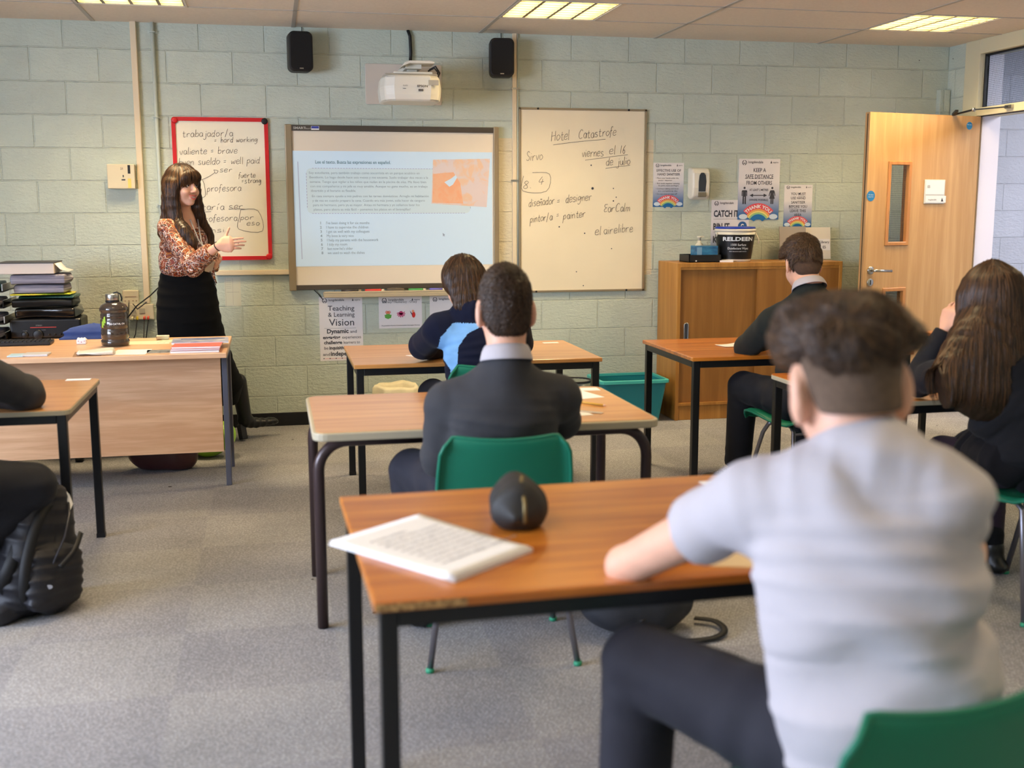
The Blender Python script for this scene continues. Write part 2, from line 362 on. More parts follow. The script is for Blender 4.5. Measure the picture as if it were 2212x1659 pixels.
# T bars of the suspended ceiling
M_tbar = mat('ceiling_tbar', (176, 172, 164), .5); mb = MB()
x = .18-1.2*2
while x < RX:
    if x > LX: mb.box(x-.012, x+.012, BY, WY, CZ-.003, CZ+.001)
    x += 1.2
yy = 6.87
while yy > BY: mb.box(LX, RX, yy-.006, yy+.006, CZ-.003, CZ+.001); yy -= .6
struct('trim_1', mb, M_tbar)
# skirting
M_skirt = mat('black_skirting', (20, 19, 20), .4, var=.3, vscale=20)
struct('baseboard_front', MB().box(LX, RX, WY-.012, WY, 0, .088), M_skirt, bevel=.003)
struct('baseboard_right', MB().box(RX-.012, RX, BY, DY0-.08, 0, .088), M_skirt, bevel=.003)
# door frame, head rail, fanlight
d = thing('door_1', 'cream painted door frame with wired glass fanlight above the open doorway', 'door frame', (RX+.07, (DY0+DY1)/2, 0), kind='structure')
mb = MB().box(RX-.02, RX+.16, DY1, DY1+.17, 0, CZ).box(RX-.02, RX+.16, DY0-.07, DY0, 0, CZ)
build('door_jamb', mb, M_cream, d, bevel=.004)
build('head_rail', MB().box(RX-.02, RX+.16, DY0, DY1, 2.045, 2.1), M_cream, d, bevel=.003)
build('top_rail', MB().box(RX-.02, RX+.16, DY0, DY1, 2.46, CZ), M_cream, d, bevel=.003)
M_lav = mat('white_gloss_jamb', (232, 228, 240), .35)
build('jamb_lining', MB().box(RX+.02, RX+.16, DY1-.012, DY1, 0, 2.045).box(RX+.05, RX+.16, DY1-.012, DY1, 2.1, 2.46), M_lav, d)
build('glazing_seal', MB().box(RX+.02, RX+.05, DY1-.012, DY1, 2.1, 2.46).box(RX+.02, RX+.05, DY0, DY1, 2.448, 2.46).box(RX+.0, RX+.02, DY0, DY1, 2.04, 2.048), M_black, d)
M_wglass = mat('wired_glass', (235, 242, 250), .05, trans=1, ior=1.05)
g = build('fanlight_glass', MB().box(RX+.04, RX+.046, DY0, DY1-.012, 2.1, 2.45), M_wglass, d)
mb = MB(); k = DY0
while k < DY1: mb.box(RX+.0425, RX+.0437, k, k+.0012, 2.1, 2.45); k += .0125
k = 2.1
while k < 2.45: mb.box(RX+.0425, RX+.0437, DY0, DY1-.012, k, k+.0012); k += .0125
M_wire = mat('glass_wire', (70, 76, 90), .5); build('glass_wire', mb, M_wire, g)
# corridor seen through the doorway
struct('wall_corridor', MB().box(RX+.15, 9.6, 7.62, 7.8, 0, 2.9), M_corr)
struct('wall_corridor_side', MB().box(9.4, 9.6, 2, 7.62, 0, 2.9), M_corr)
struct('wall_corridor_near', MB().box(RX+.15, 9.6, 2, 2.2, 0, 2.9), M_corr)
struct('ceiling_corridor', MB().box(RX+.15, 9.6, 2, 7.62, 2.7, 2.75), M_ceil)
struct('trim_4', MB().box(RX+.15, 9.4, 7.605, 7.62, 0, .09), M_skirt)
# ------------------------------------------------------------------ luminaires
M_tube = mat('lamp_glow', (255, 236, 190), .5, emit=(255, 226, 160), estr=5.0)
M_louv = mat('louvre_aluminium', (150, 138, 110), .35, metal=.3)
M_hous = mat('luminaire_housing', (210, 206, 196), .5)
def luminaire(x, y):
    t = thing('ceiling_light', 'x', 'ceiling light', (x+.3, y+.3, CZ))
    mb = MB().box(x, x+.6, y, y+.012, CZ-.004, CZ+.11).box(x, x+.6, y+.588, y+.6, CZ-.004, CZ+.11).box(x, x+.012, y, y+.6, CZ-.004, CZ+.11).box(x+.588, x+.6, y, y+.6, CZ-.004, CZ+.11).box(x, x+.6, y, y+.6, CZ+.11, CZ+.12)
    build('light_housing', mb, M_hous, t)
    for k in range(4):
        xx = x+.087+k*.142; build('fluorescent_tube', MB().tube([(xx, y+.02, CZ+.075), (xx, y+.58, CZ+.075)], .013, 10), M_tube, t)
    mb = MB()
    for k in range(1, 8): mb.box(x+.012, x+.588, y+k*.075-.005, y+k*.075+.005, CZ+.001, CZ+.045)
    for k in range(1, 4): mb.box(x+k*.15-.009, x+k*.15+.009, y+.012, y+.588, CZ+.001, CZ+.045)
    mb.box(x+.012, x+.02, y+.012, y+.588, CZ, CZ+.045).box(x+.58, x+.588, y+.012, y+.588, CZ, CZ+.045).box(x+.012, x+.588, y+.012, y+.02, CZ, CZ+.045).box(x+.012, x+.588, y+.58, y+.588, CZ, CZ+.045)
    build('louvre', mb, M_louv, t); return t
proto = luminaire(lx[0], ly[0]); first = True
LBL = {(0, 0): 'recessed square louvre ceiling light above the teacher, leftmost in view', (1, 0): 'recessed square louvre ceiling light in front of the projector, middle one in view', (2, 0): 'recessed square louvre ceiling light near the door, rightmost in view'}
LPOW = 64
for j, y in enumerate(ly):
    for i, x in enumerate(lx):
        o = proto if first else copy_tree(proto); first = False
        o.location = (x+.3, y+.3, CZ)
        o['label'] = LBL.get((i, j), 'unseen recessed louvre ceiling light farther back in the room'); o['group'] = 'recessed louvre lights in the ceiling'
        la = bpy.data.lights.new('lamp', 'AREA'); la.shape = 'SQUARE'; la.size = .54; la.energy = LPOW*(1, .62, .30, .5)[j]; la.color = (1, .77, .43); la.spread = math.radians(150)
        lo = bpy.data.objects.new('lamp', la); COL.objects.link(lo); lo.location = (x+.3, y+.3, CZ+.052)
# daylight through the three windows
for a, b_ in wins:
    la = bpy.data.lights.new('daylight', 'AREA'); la.shape = 'RECTANGLE'; la.size = 1.45; la.size_y = b_-a; la.energy = 300; la.color = (.68, .78, 1); 
    lo = bpy.data.objects.new('daylight', la); COL.objects.link(lo); lo.location = (LX-.3, (a+b_)/2, 1.58); lo.rotation_euler = (0, -PI/2+.12, 0)
la = bpy.data.lights.new('corridor_lamp', 'AREA'); la.shape = 'RECTANGLE'; la.size = 1.2; la.size_y = 2; la.energy = 125; la.color = (.93, .94, 1)
lo = bpy.data.objects.new('corridor_lamp', la); COL.objects.link(lo); lo.location = (7.6, 5.4, 2.6)
wd = bpy.data.worlds.new('world'); SC.world = wd; wd.use_nodes = True
wd.node_tree.nodes['Background'].inputs[0].default_value = (.72, .80, 1, 1); wd.node_tree.nodes['Background'].inputs[1].default_value = .8
# ================================================================== FURNITURE
M_oak = wood('desk_laminate_teak', (172, 94, 28), (216, 138, 50), 0, rough=.3, coat=.35)
M_oak2 = wood('desk_laminate_light_teak', (190, 128, 66), (214, 158, 92), 0, rough=.28, coat=.4)
M_beech = wood('teacher_desk_beech', (212, 164, 124), (232, 190, 150), 0, rough=.4, coat=.15, scale=1.6)
M_edgeb = mat('dark_beech_edge', (176, 116, 60), .5, var=.25, vscale=30)
M_chip = mat('chipped_edge', (214, 170, 110), .9, bump=.6, bscale=120, c2=(90, 58, 34), vscale=90)
M_pale = mat('pale_edge_strip', (176, 166, 142), .5)
M_bent = mat('brown_steel', (62, 48, 48), .3, metal=.2)
M_green = mat('green_polypropylene', (22, 112, 86), .42, bump=.15, bscale=400, spec=.4)
M_greenf = mat('green_foot', (40, 140, 104), .5)
M_frame = mat('chair_steel', (132, 130, 138), .3, metal=.8)

def desk_square(label, x0, x1, y0, y1, z, rot=0, top=M_oak, chip=False, group='classroom desks', pale=False):
    cx, cy = (x0+x1)/2, (y0+y1)/2; w, dp = (x1-x0)/2, (y1-y0)/2
    t = thing('school_desk', label, 'desk', (cx, cy, 0), 0, group)
    t.rotation_euler = (0, 0, rot)
    def B(name, mb, m, **k):
        mb.v = [(v[0]+cx, v[1]+cy, v[2]) for v in mb.v]; return build(name, mb, m, t, **k)
    th = .02
    if pale:
        o = B('desk_top', MB().prism(rrect(-w, w, -dp, dp, .035), (0, 0, z-th), (1, 0, 0), (0, 1, 0), (0, 0, 1), th-.001), top)
        B('edge_strip', MB().prism(rrect(-w-.002, w+.002, -dp-.002, dp+.002, .037), (0, 0, z-th-.001), (1, 0, 0), (0, 1, 0), (0, 0, 1), th-.002), M_pale, bevel=.002)
    else:
        B('desk_top', MB().box(-w, w, -dp, dp, z-th, z), top, bevel=.004)
        if chip: B('worn_edge', MB().box(-w+.002, -w+.17, -dp-.0006, -dp+.004, z-th+.003, z-.003), M_chip)
    mb = MB(); i = .012; q = .034
    for sy in (-1, 1): mb.box(-w+i+q, w-i-q, sy*(dp-i-q/2)-q/2, sy*(dp-i-q/2)+q/2, z-th-q, z-th)
    for sx in (-1, 1): mb.box(sx*(w-i-q/2)-q/2, sx*(w-i-q/2)+q/2, -dp+i+q, dp-i-q, z-th-q, z-th)
    B('frame_rail', mb, M_bmetal, bevel=.003)
    for sx in (-1, 1):
        for sy in (-1, 1):
            X, Y = sx*(w-i-q/2), sy*(dp-i-q/2)
            o = B('leg', MB().box(X-q/2, X+q/2, Y-q/2, Y+q/2, 0.004, z-th), M_bmetal, bevel=.003)
            B('foot_cap', MB().box(X-q/2-.001, X+q/2+.001, Y-q/2-.001, Y+q/2+.001, 0, .02), M_black).parent = o
    return t
desk_square('teak desk with square black steel legs at front, under the hooded pupil', 1.56, 2.77, 5.245, 6.015, .70, top=M_oak2)
desk_square('teak desk with square black legs in front of the cupboard', 3.20, 4.40, 5.148, 5.92, .70)
desk_square('nearest desk, orange teak top with chipped front corner and black square legs', 1.352, 2.60, 1.94, 2.715, .73, rot=.02, chip=True)
desk_square('desk with pale edged top at the left, under the elbow of a dark sleeve', -.75, .455, 4.292, 5.08, .70, pale=True, top=M_oak2)
desk_square('pale edged desk under the long haired girl\'s elbow', 3.34, 4.55, 3.80, 4.58, .70, top=M_oak, pale=True)
desk_square('farthest right desk with black frame in front of the open door', 4.95, 5.85, 5.25, 5.99, .70)
# desk with bent tube legs
def desk_bent(label, x0, x1, y0, y1, z):
    t = thing('school_desk', label, 'desk', ((x0+x1)/2, (y0+y1)/2, 0), 0, 'classroom desks')
    r = .035
    build('desk_top', MB().prism(rrect(x0+.012, x1-.012, y0+.012, y1-.012, r), (0, 0, z-.004), (1, 0, 0), (0, 1, 0), (0, 0, 1), .004), M_oak2, t)
    build('edge_strip', MB().prism(rrect(x0, x1, y0, y1, r+.012), (0, 0, z-.03), (1, 0, 0), (0, 1, 0), (0, 0, 1), .0285), M_pale, t, bevel=.006, seg=3)
    zt = z-.047; R = .10
    for yy in (y0+.1, y1-.1):
        nm = []
        for xa, s in ((x0-.0, 1), (x1+.0, -1)):
            xl = xa+s*.02; pts = [(xl, yy, .004), (xl, yy, zt-R)]
            for k in range(1, 8): a = PI/2*k/8; pts.append((xl+s*R*(1-math.cos(a)), yy, zt-R+R*math.sin(a)))
            pts += [(xl+s*R, yy, zt), ((x0+x1)/2, yy, zt)]
            o = build('leg', MB().tube(pts, .0195, 12), M_bent, t)
            build('foot_cap', MB().tube([(xl, yy, 0), (xl, yy, .02)], .018, 12), M_black, o)
    build('frame_rail', MB().box(x0+.14, x0+.17, y0+.1, y1-.1, zt-.014, zt+.014), M_bent, t)
    build('frame_rail', MB().box(x1-.17, x1-.14, y0+.1, y1-.1, zt-.014, zt+.014), M_bent, t)
desk_bent('middle desk with rounded pale edge and bent brown tube legs', 1.312, 2.508, 3.645, 4.412, .70)
# teacher desk
t = thing('teacher_desk', 'large light wood teacher desk with modesty panel and grey steel legs', 'desk', (0, 6.06, 0))
build('desk_top', MB().box(-1.0, .965, 5.68, 6.45, .695, .72), M_beech, t, bevel=.003)
build('modesty_panel', MB().box(-.93, .925, 5.875, 5.893, .182, .693), M_beech, t, bevel=.002)
M_gleg = mat('grey_steel', (88, 90, 104), .4)
for xx in (.93, -.96): 
    for yy in (5.895, 6.33): build('leg', MB().box(xx, xx+.028, yy-.016, yy+.03, 0, .694), M_gleg, t, bevel=.003)
    build('side_rail', MB().box(xx, xx+.028, 5.9, 6.33, .66, .694), M_gleg, t)
# ------------------------------------------------------------------ chairs
def make_chair():
    t = thing('plastic_chair', 'x', 'chair', (0, 0, 0), 0, 'green polypropylene chairs')
    prof = [(-.262, .752), (-.268, .742), (-.258, .70), (-.242, .64), (-.222, .57), (-.205, .51), (-.186, .465), (-.155, .432), (-.11, .415), (-.05, .412), (.02, .42), (.09, .432), (.15, .442), (.19, .443), (.215, .436), (.228, .42), (.232, .40)]
    wid = [.175, .186, .198, .204, .208, .210, .212, .214, .215, .216, .216, .216, .215, .212, .205, .195, .185]
    nu = 22; vs = []; fs = []
    for i, (y, z) in enumerate(prof):
        back = max(0, min(1, (z-.44)/.12)) if y < 0 else 0; seat = 1-back
        for k in range(nu+1):
            u = -1+2*k/nu; a = abs(u); e = max(0, (a-.88)/.12)
            x = wid[i]*u*(1-.012*e)
            yy = y+back*(.030*a*a-.016*e*e)
            zz = z+seat*(.018*a**4-.016*e*e)
            if i < 2: zz += -.012*(1-a*a)*1+.004-(.02*max(0, (a-.86)/.14)**2)
            vs.append((x, yy, zz))
    for i in range(len(prof)-1):
        for k in range(nu): j = i*(nu+1)+k; fs.append((j, j+1, j+nu+2, j+nu+1))
    mb = MB(); mb.add(vs, fs, True); build('seat_shell', mb, M_green, t, solid=.007, subsurf=1)
    # edge bead of the shell
    rim = [vs[k] for k in range(nu+1)]+[vs[i*(nu+1)+nu] for i in range(1, len(prof))]+[vs[(len(prof)-1)*(nu+1)+k] for k in range(nu-1, -1, -1)]+[vs[i*(nu+1)] for i in range(len(prof)-2, 0, -1)]
    build('shell_rim', MB().tube(rim, .0065, 8, closed=True), M_green, t)
    for s in (-1, 1):
        p = [(s*.232, -.19, .012), (s*.175, -.115, .385), (s*.168, -.09, .405), (s*.165, -.06, .41), (s*.165, .12, .418)]
        o = build('leg', MB().tube(p, .0105, 10), M_frame, t); build('foot_cap', MB().lathe((s*.233, -.192, 0), [(.013, 0), (.0142, .006), (.012, .014)], 14), M_greenf, o)
        p = [(s*.215, .20, .012), (s*.18, .10, .35), (s*.172, .07, .395), (s*.165, .04, .41)]
        o = build('leg', MB().tube(p, .0105, 10), M_frame, t); build('foot_cap', MB().lathe((s*.2155, .202, 0), [(.013, 0), (.0142, .006), (.012, .014)], 14), M_greenf, o)
    build('cross_bar', MB().tube([(-.178, -.118, .375), (.178, -.118, .375)], .009, 8).tube([(-.165, .06, .405), (.165, .06, .405)], .009, 8), M_frame, t)
    return t
chair0 = make_chair(); ch_used = False
def chair(x, y, rot, label):
    global ch_used
    o = chair0 if not ch_used else copy_tree(chair0); ch_used = True
    o.location = (x, y, 0); o.rotation_euler = (0, 0, rot); o['label'] = label; return o
chair(1.889, 3.462, -.09, 'green plastic chair under the pupil in the dark jumper at the middle desk')
chair(2.09, 1.55, .14, 'nearest green plastic chair, under the pupil in the white shirt')
chair(3.705, 4.93, .25, 'green plastic chair under the pupil in front of the wooden cupboard')
chair(3.85, 3.50, .33, 'green plastic chair under the long haired girl')
chair(2.13, 4.99, 0, 'green plastic chair under the pupil in the blue hoodie')
chair(-.08, 4.02, -.05, 'green plastic chair at the left desk, mostly outside the picture')
# ------------------------------------------------------------------ cupboard
M_cab = wood('cupboard_oak', (160, 108, 44), (186, 134, 62), 2, rough=.45, coat=.1, scale=.8)
M_cabd = wood('cupboard_door_veneer', (138, 92, 38), (158, 108, 50), 2, rough=.45, coat=.1, scale=.7, fine=.6)
X0, X1, Y0, Y1, ZT = 3.83, 5.02, 7.08, 7.47, 1.062
t = thing('cupboard', 'low oak cupboard with sliding doors against the front wall', 'cupboard', ((X0+X1)/2, (Y0+Y1)/2, 0))
build('cupboard_carcass', MB().box(X0, X0+.024, Y0, Y1, 0, ZT-.025).box(X1-.024, X1, Y0, Y1, 0, ZT-.025).box(X0, X1, Y0, Y1, ZT-.03, ZT).box(X0+.02, X1-.02, Y0+.012, Y1, 0, .10).box(X0+.02, X1-.02, Y1-.01, Y1, .1, ZT-.03).box(X0+.02, X1-.02, Y0+.05, Y1, .1, .12), M_cab, t, bevel=.003)
build('door_track', MB().box(X0+.024, X1-.024, Y0+.002, Y0+.05, .10, .118).box(X0+.024, X1-.024, Y0+.004, Y0+.05, ZT-.045, ZT-.03), M_cab, t)
dl = build('sliding_door', MB().box(X0+.024, 4.44, Y0+.022, Y0+.036, .118, ZT-.045), M_cabd, t); dr = build('sliding_door', MB().box(4.40, X1-.024, Y0+.006, Y0+.02, .118, ZT-.045), M_cabd, t)
for dd, hx, hy in ((dl, 3.905, Y0+.022), (dr, 4.93, Y0+.006)):
    P = rrect(-.014, .014, -.06, .06, .0139, 6); mb = MB()
    ring = [(hx+x, hy-.002, .60+z) for x, z in P]; mb.tube(ring, .004, 6, closed=True); build('finger_pull', mb, M_chrome, dd)
    build('pull_recess', MB().prism(P, (hx, hy-.0015, .60), (1, 0, 0), (0, 0, 1), (0, 1, 0), .001), M_ink, dd)
# ------------------------------------------------------------------ open door leaf
M_door = wood('door_oak_veneer', (190, 146, 92), (208, 166, 112), 2, rough=.42, coat=.12, scale=.9, fine=.7)
hx, hy = 5.985, 7.075; ang = math.atan2(6.87-7.075, 5.04-5.985); DW = math.hypot(.945, .205)
t = thing('door_2', 'open oak door with narrow vision panel, standing open beside the cupboard', 'door', (hx, hy, 0), ang, kind='structure')
Md = rootmat(t)
def DB(name, mb, m, parent=None, **k):
    mb.v = [tuple(Md @ Vector(v)) for v in mb.v]; return build(name, mb, m, parent or t, **k)
# local: x from hinge to free edge, camera side is +y (rotated ~180)
S = 1
def win(mb, y0, y1):
    # leaf with two glazed openings
    wx0, wx1 = DW-.355, DW-.19
    for a, b_, c, d_ in ((.0, wx0, .01, 2.04), (wx1, DW, .01, 2.04), (wx0, wx1, .01, .3), (wx0, wx1, .87, 1.19), (wx0, wx1, 1.71, 2.04)): mb.box(a, b_, y0, y1, c, d_)
    return mb
DB('door_leaf', win(MB(), -.022, .022), M_door)
M_bead = wood('door_bead', (186, 124, 62), (204, 142, 78), 2, rough=.4)
wx0, wx1 = DW-.355, DW-.19
for z0, z1 in ((1.19, 1.71), (.3, .87)):
    f = MB(); 
    for a, b_, c, d_ in ((wx0-.018, wx0+.006, z0-.018, z1+.018), (wx1-.006, wx1+.018, z0-.018, z1+.018), (wx0, wx1, z0-.018, z0+.006), (wx0, wx1, z1-.006, z1+.018)): f.box(a, b_, -.03, .03, c, d_)
    o = DB('vision_panel_frame', f, M_bead, bevel=.003)
    g = DB('vision_panel_glass', MB().box(wx0, wx1, -.003, .003, z0, z1), M_wglass)
    mb = MB(); k = wx0
    while k < wx1: mb.box(k, k+.001, -.0005, .0005, z0, z1); k += .0125
    k = z0
    while k < z1: mb.box(wx0, wx1, -.0005, .0005, k, k+.001); k += .0125
    DB('glass_wire', mb, M_wire, g)
DB('lipping', MB().box(DW-.0005, DW+.001, -.004, .004, .02, 2.03), mat('intumescent_strip', (70, 56, 40), .6))
# handle (free edge side), rose, lock
hxx = DW-.06
o = DB('door_handle', MB().lathe((hxx, .022, 1.01), [(.026, 0), (.026, .008), (.02, .01)], 24, axis=Matrix.Rotation(-PI/2, 3, 'X')).tube([(hxx, .03, 1.01), (hxx, .07, 1.01), (hxx-.01, .076, 1.01), (hxx-.135, .076, 1.005)], .0095, 12), M_chrome)
o = DB('lock_escutcheon', MB().lathe((hxx, .022, .93), [(.026, 0), (.026, .007), (.022, .008)], 24, axis=Matrix.Rotation(-PI/2, 3, 'X')), M_chrome)
DB('keyhole', MB().box(hxx-.004, hxx+.004, .029, .0305, .915, .945), M_black, o)
M_sign = mat('blue_sign', (38, 128, 190), .4); M_signt = mat('sign_white', (235, 240, 245), .5)
for n_, (sx, sz, sr, tx) in enumerate(((DW-.035, 1.50, .034, ('Fire door', 'keep shut')), (.10, 1.975, .026, ('Fire door',)))):
    o = DB('door_sign', MB().prism(circ(sx, sz, sr, 28), (0, .0225, 0), (1, 0, 0), (0, 0, 1), (0, 1, 0), .001), M_sign)
    mb = MB()
    for q, l_ in enumerate(tx): text(mb, l_, (sx, .024, sz+.004-q*.013), .011, r=(-1, 0, 0), align='CENTER')
    DB('sign_lettering', mb, M_signt, o)
px0, px1, pz0, pz1 = .295, .475, 1.45, 1.61
o = DB('room_plate', MB().box(px0, px1, .0225, .03, pz0, pz1), mat('silver_plate', (205, 205, 200), .4), bevel=.002)
DB('plate_insert', MB().box(px0+.008, px1-.008, .03, .0315, pz0+.062, pz1-.006).box(px0-.01, px1-.012, .03, .032, pz0+.006, pz0+.052), M_paper, o)
mb = MB(); text(mb, 'E5', (px1-.02, .0322, pz0+.105), .024, r=(-1, 0, 0)); text(mb, 'longdendale', (px1-.03, .0325, pz0+.022), .014, r=(-1, 0, 0), sx=1.1)
mb.prism([(px0+.012, pz0+.014), (px0+.034, pz0+.014), (px0+.026, pz0+.04)], (0, .0325, 0), (1, 0, 0), (0, 0, 1), (0, 1, 0), .0004)
DB('plate_lettering', mb, M_ink, o)
DB('door_closer_arm', MB().bar((.25, .022, 2.045), (.30, .1, 2.062), .02, .016), M_bmetal)
o = thing('door_closer', 'steel closer arm between the open door and its frame', 'door closer', (5.93, 6.9, 2.06))
a = Vector((5.72, 6.93, 2.055)); kk = Vector((5.80, 6.86, 2.066)); b_ = Vector((5.975, 6.72, 2.078))
build('closer_arm', MB().bar((5.755, 7.0, 2.045), kk, .018, .010).bar(kk, b_, .014, .008), M_bmetal, o)
build('closer_pivot', MB().lathe(kk-Vector((0, 0, .012)), [(.011, 0), (.011, .024)], 14).box(5.96, 5.979, 6.69, 6.76, 2.066, 2.09), M_chrome, o)
# ================================================================== THINGS ON THE FRONT WALL
F = WY
def wall_thing(name, label, cat, x0, x1, z0, z1, group=None): return thing(name, label, cat, ((x0+x1)/2, F, z0), 0, group)
def wbox(mb, x0, x1, z0, z1, d0, d1): return mb.box(x0, x1, F-d1, F-d0 if d0 else WY+.0006, z0, z1)
M_cyl = mat('cream_trunking', (222, 206, 176), .45)
t = wall_thing('cable_trunking', 'cream vertical cable trunking left of the red whiteboard', 'trunking', .40, .44, .83, CZ)
build('trunking_body', wbox(MB(), .395, .432, .83, CZ, 0, .028), M_cyl, t, bevel=.002); build('trunking_lid', wbox(MB(), .398, .429, .84, CZ, .028, .032), M_cyl, t)
t = wall_thing('conduit_pipe', 'thin painted conduit pipe behind the teacher, beside the cream trunking', 'pipe', .51, .55, 1.0, CZ)
M_conp = mat('painted_conduit', (196, 206, 196), .4)
build('pipe', MB().tube([(.527, F-.022, .72), (.527, F-.022, CZ)], .0115, 12), M_conp, t)
for z in (2.50, 1.985, 1.45, 1.02): build('pipe_clip', wbox(MB(), .497, .557, z-.008, z+.008, 0, .008).tube([(.527+.017*math.cos(a/8*PI*2), F-.022+.017*math.sin(a/8*PI*2), z) for a in range(8)], .004, 6, closed=True), M_conp, t)
t = wall_thing('cable_trunking', 'narrow cream trunking between the interactive board and the large whiteboard', 'trunking', 2.79, 2.81, .9, CZ)
build('trunking_body', wbox(MB(), 2.793, 2.822, .72, CZ, 0, .018), M_cyl, t, bevel=.002)
build('cable', MB().tube([(2.83, F-.01, .8), (2.83, F-.01, CZ)], .005, 8), M_conp, t)
for z in (1.6, 2.2): build('pipe_clip', wbox(MB(), 2.786, 2.838, z, z+.012, 0, .02), M_chrome, t)
t = wall_thing('cable_trunking', 'short horizontal cream trunking under the red whiteboard', 'trunking', .85, 1.3, 1.0, 1.03)
build('trunking_body', wbox(MB(), .845, 1.305, 1.0, 1.032, 0, .024), M_cyl, t, bevel=.002); build('trunking_lid', wbox(MB(), .845, 1.305, 1.004, 1.028, .024, .027), M_cyl, t)
# control box
t = wall_thing('control_box', 'beige control box on the wall left of the trunking', 'control box', .222, .385, 1.55, 1.70)
build('box_body', wbox(MB(), .222, .385, 1.548, 1.697, 0, .075), mat('beige_box', (214, 202, 172), .45), t, bevel=.004)
build('cover_slot', wbox(MB(), .345, .36, 1.64, 1.692, .075, .077), M_black, t); build('yellow_strip', wbox(MB(), .343, .362, 1.552, 1.61, .075, .078), mat('yellow_label', (228, 204, 110), .5), t)
mb = MB(); text(mb, '21', (.302, F-.076, 1.664), .018, bold=.01); text(mb, '8', (.312, F-.076, 1.618), .02, bold=.01); wbox(mb, .306, .328, 1.598, 1.606, .075, .0765); build('box_lettering', mb, M_ink, t)
# red framed whiteboard
M_wb = mat('whiteboard_surface', (240, 232, 210), .22, coat=.3)
M_red = mat('red_frame_plastic', (206, 30, 34), .35)
M_pen = mat('faded_marker', (112, 104, 94), .6)
x0, x1, z0, z1 = .613, 1.203, 1.098, 1.992
t = wall_thing('whiteboard', 'red framed whiteboard with Spanish vocabulary behind the teacher', 'whiteboard', x0, x1, z0, z1)
build('board_panel', wbox(MB(), x0+.015, x1-.015, z0+.015, z1-.015, 0, .012), M_wb, t)
ring = rrect(x0, x1, z0, z1, .03); ring2 = rrect(x0+.024, x1-.024, z0+.024, z1-.024, .012)
mb = MB(); n = len(ring); vs = []
for P, dd in ((ring, 0), (ring, .02), (ring2, .02), (ring2, .010)): vs += [(x, F-dd, z) for x, z in P]
mb.add(vs, [(k*n+i, (k+1)*n+i, (k+1)*n+(i+1) % n, k*n+(i+1) % n) for k in range(3) for i in range(n)], False)
build('board_frame', mb, M_red, t)
for cx, cz in ((x0+.02, z1-.02), (x1-.02, z1-.02), (x0+.02, z0+.02), (x1-.02, z0+.02)): build('corner_cap', MB().lathe((cx, F-.016, cz), [(.020, 0), (.020, .008), (.012, .010)], 18, axis=Matrix.Rotation(PI/2, 3, 'X')), M_red if (cx, cz) != (x1-.02, z1-.02) else M_black, t)
def wr(mb, px, py, t_, xh, y2=None, w=.0034, width=None, slope=0):
    o = at_wall(px, py, .013); hand(mb, t_, o, xh, w=w, slope=slope, width=width)
def at(px, py, Y):
    dd = (px-1106)/FPX*CR-(py-829.5)/FPX*CU+CF; return CAMP+dd*(Y/dd.y)
def at_wall(px, py, off): return at(px, py, F-off)
def on(px, py, z):
    dd = (px-1106)/FPX*CR-(py-829.5)/FPX*CU+CF; return CAMP+dd*((z-CAMP.z)/dd.z)
mb = MB(); H = .026
for px, py, s_, wd in ((394, 296, 'trabajador/a', 108), (463, 308, '= hard working', 94), (388, 334, 'valiente = brave', 126), (386, 357, 'buen sueldo = well paid', 178), (475, 372, 'ser', 28), (515, 384, 'fuerte', 38), (522, 396, '=strong', 42), (426, 414, 'y', 12), (447, 414, 'profesora', 74), (404, 455, 'gustaría ser', 122), (412, 480, 'la profesora', 100), (430, 503, 'pensi', 55), (519, 475, 'por', 30), (533, 487, 'eso', 28)):
    a, b_ = at_wall(px, py, .013), at_wall(px+wd, py, .013); mb = MB(); hand(mb, s_, a, (.019 if wd < 60 or 'hard' in s_ else .024), w=.0026, width=(b_-a).x, slope=.03); build('handwritten_word', mb, M_pen, t)
def wl(pts): return [(at_wall(x, y, .013).x, at_wall(x, y, .013).z) for x, y in pts]
for pts in ([(436, 388), (452, 381), (465, 372)], [(462, 367), (466, 375), (471, 369), (462, 367)], [(420, 388), (438, 390), (443, 424), (424, 424)], [(494, 452), (512, 451), (530, 452)], [(520, 453), (557, 455), (567, 499), (516, 495), (517, 470), (520, 453)], [(500, 526), (510, 532), (516, 524)], [(440, 458), (456, 457)]):
    mb = MB(); stroke(mb, wl(pts), .0028, (0, F-.013, 0), (1, 0, 0), (0, 0, 1)); build('drawn_line', mb, M_pen, t)
# large whiteboard
x0, x1, z0, z1 = 2.836, 3.728, .855, 2.086
t = wall_thing('whiteboard', 'large silver framed whiteboard headed Hotel Catastrofe', 'whiteboard', x0, x1, z0, z1)
M_wb2 = mat('whiteboard_surface_old', (236, 224, 196), .25, coat=.3, var=.03, vscale=3)
build('board_panel', wbox(MB(), x0+.006, x1-.006, z0+.006, z1-.006, 0, .014), M_wb2, t)
M_alu = mat('dull_aluminium', (164, 150, 124), .4, metal=.5)
mb = MB(); wbox(mb, x0, x0+.016, z0, z1, 0, .02); wbox(mb, x1-.016, x1, z0, z1, 0, .02); wbox(mb, x0, x1, z0, z0+.014, 0, .02); wbox(mb, x0, x1, z1-.014, z1, 0, .02); build('board_frame', mb, M_alu, t, bevel=.002)
mb = MB()
for xx, zz in ((x0+.13, z1-.007), (x1-.13, z1-.007), (x0+.12, z0+.007), (x1-.13, z0+.007)): build('mounting_screw', MB().lathe((xx, F-.019, zz), [(.007, 0), (.007, .004)], 10, axis=Matrix.Rotation(PI/2, 3, 'X')), M_black, t)
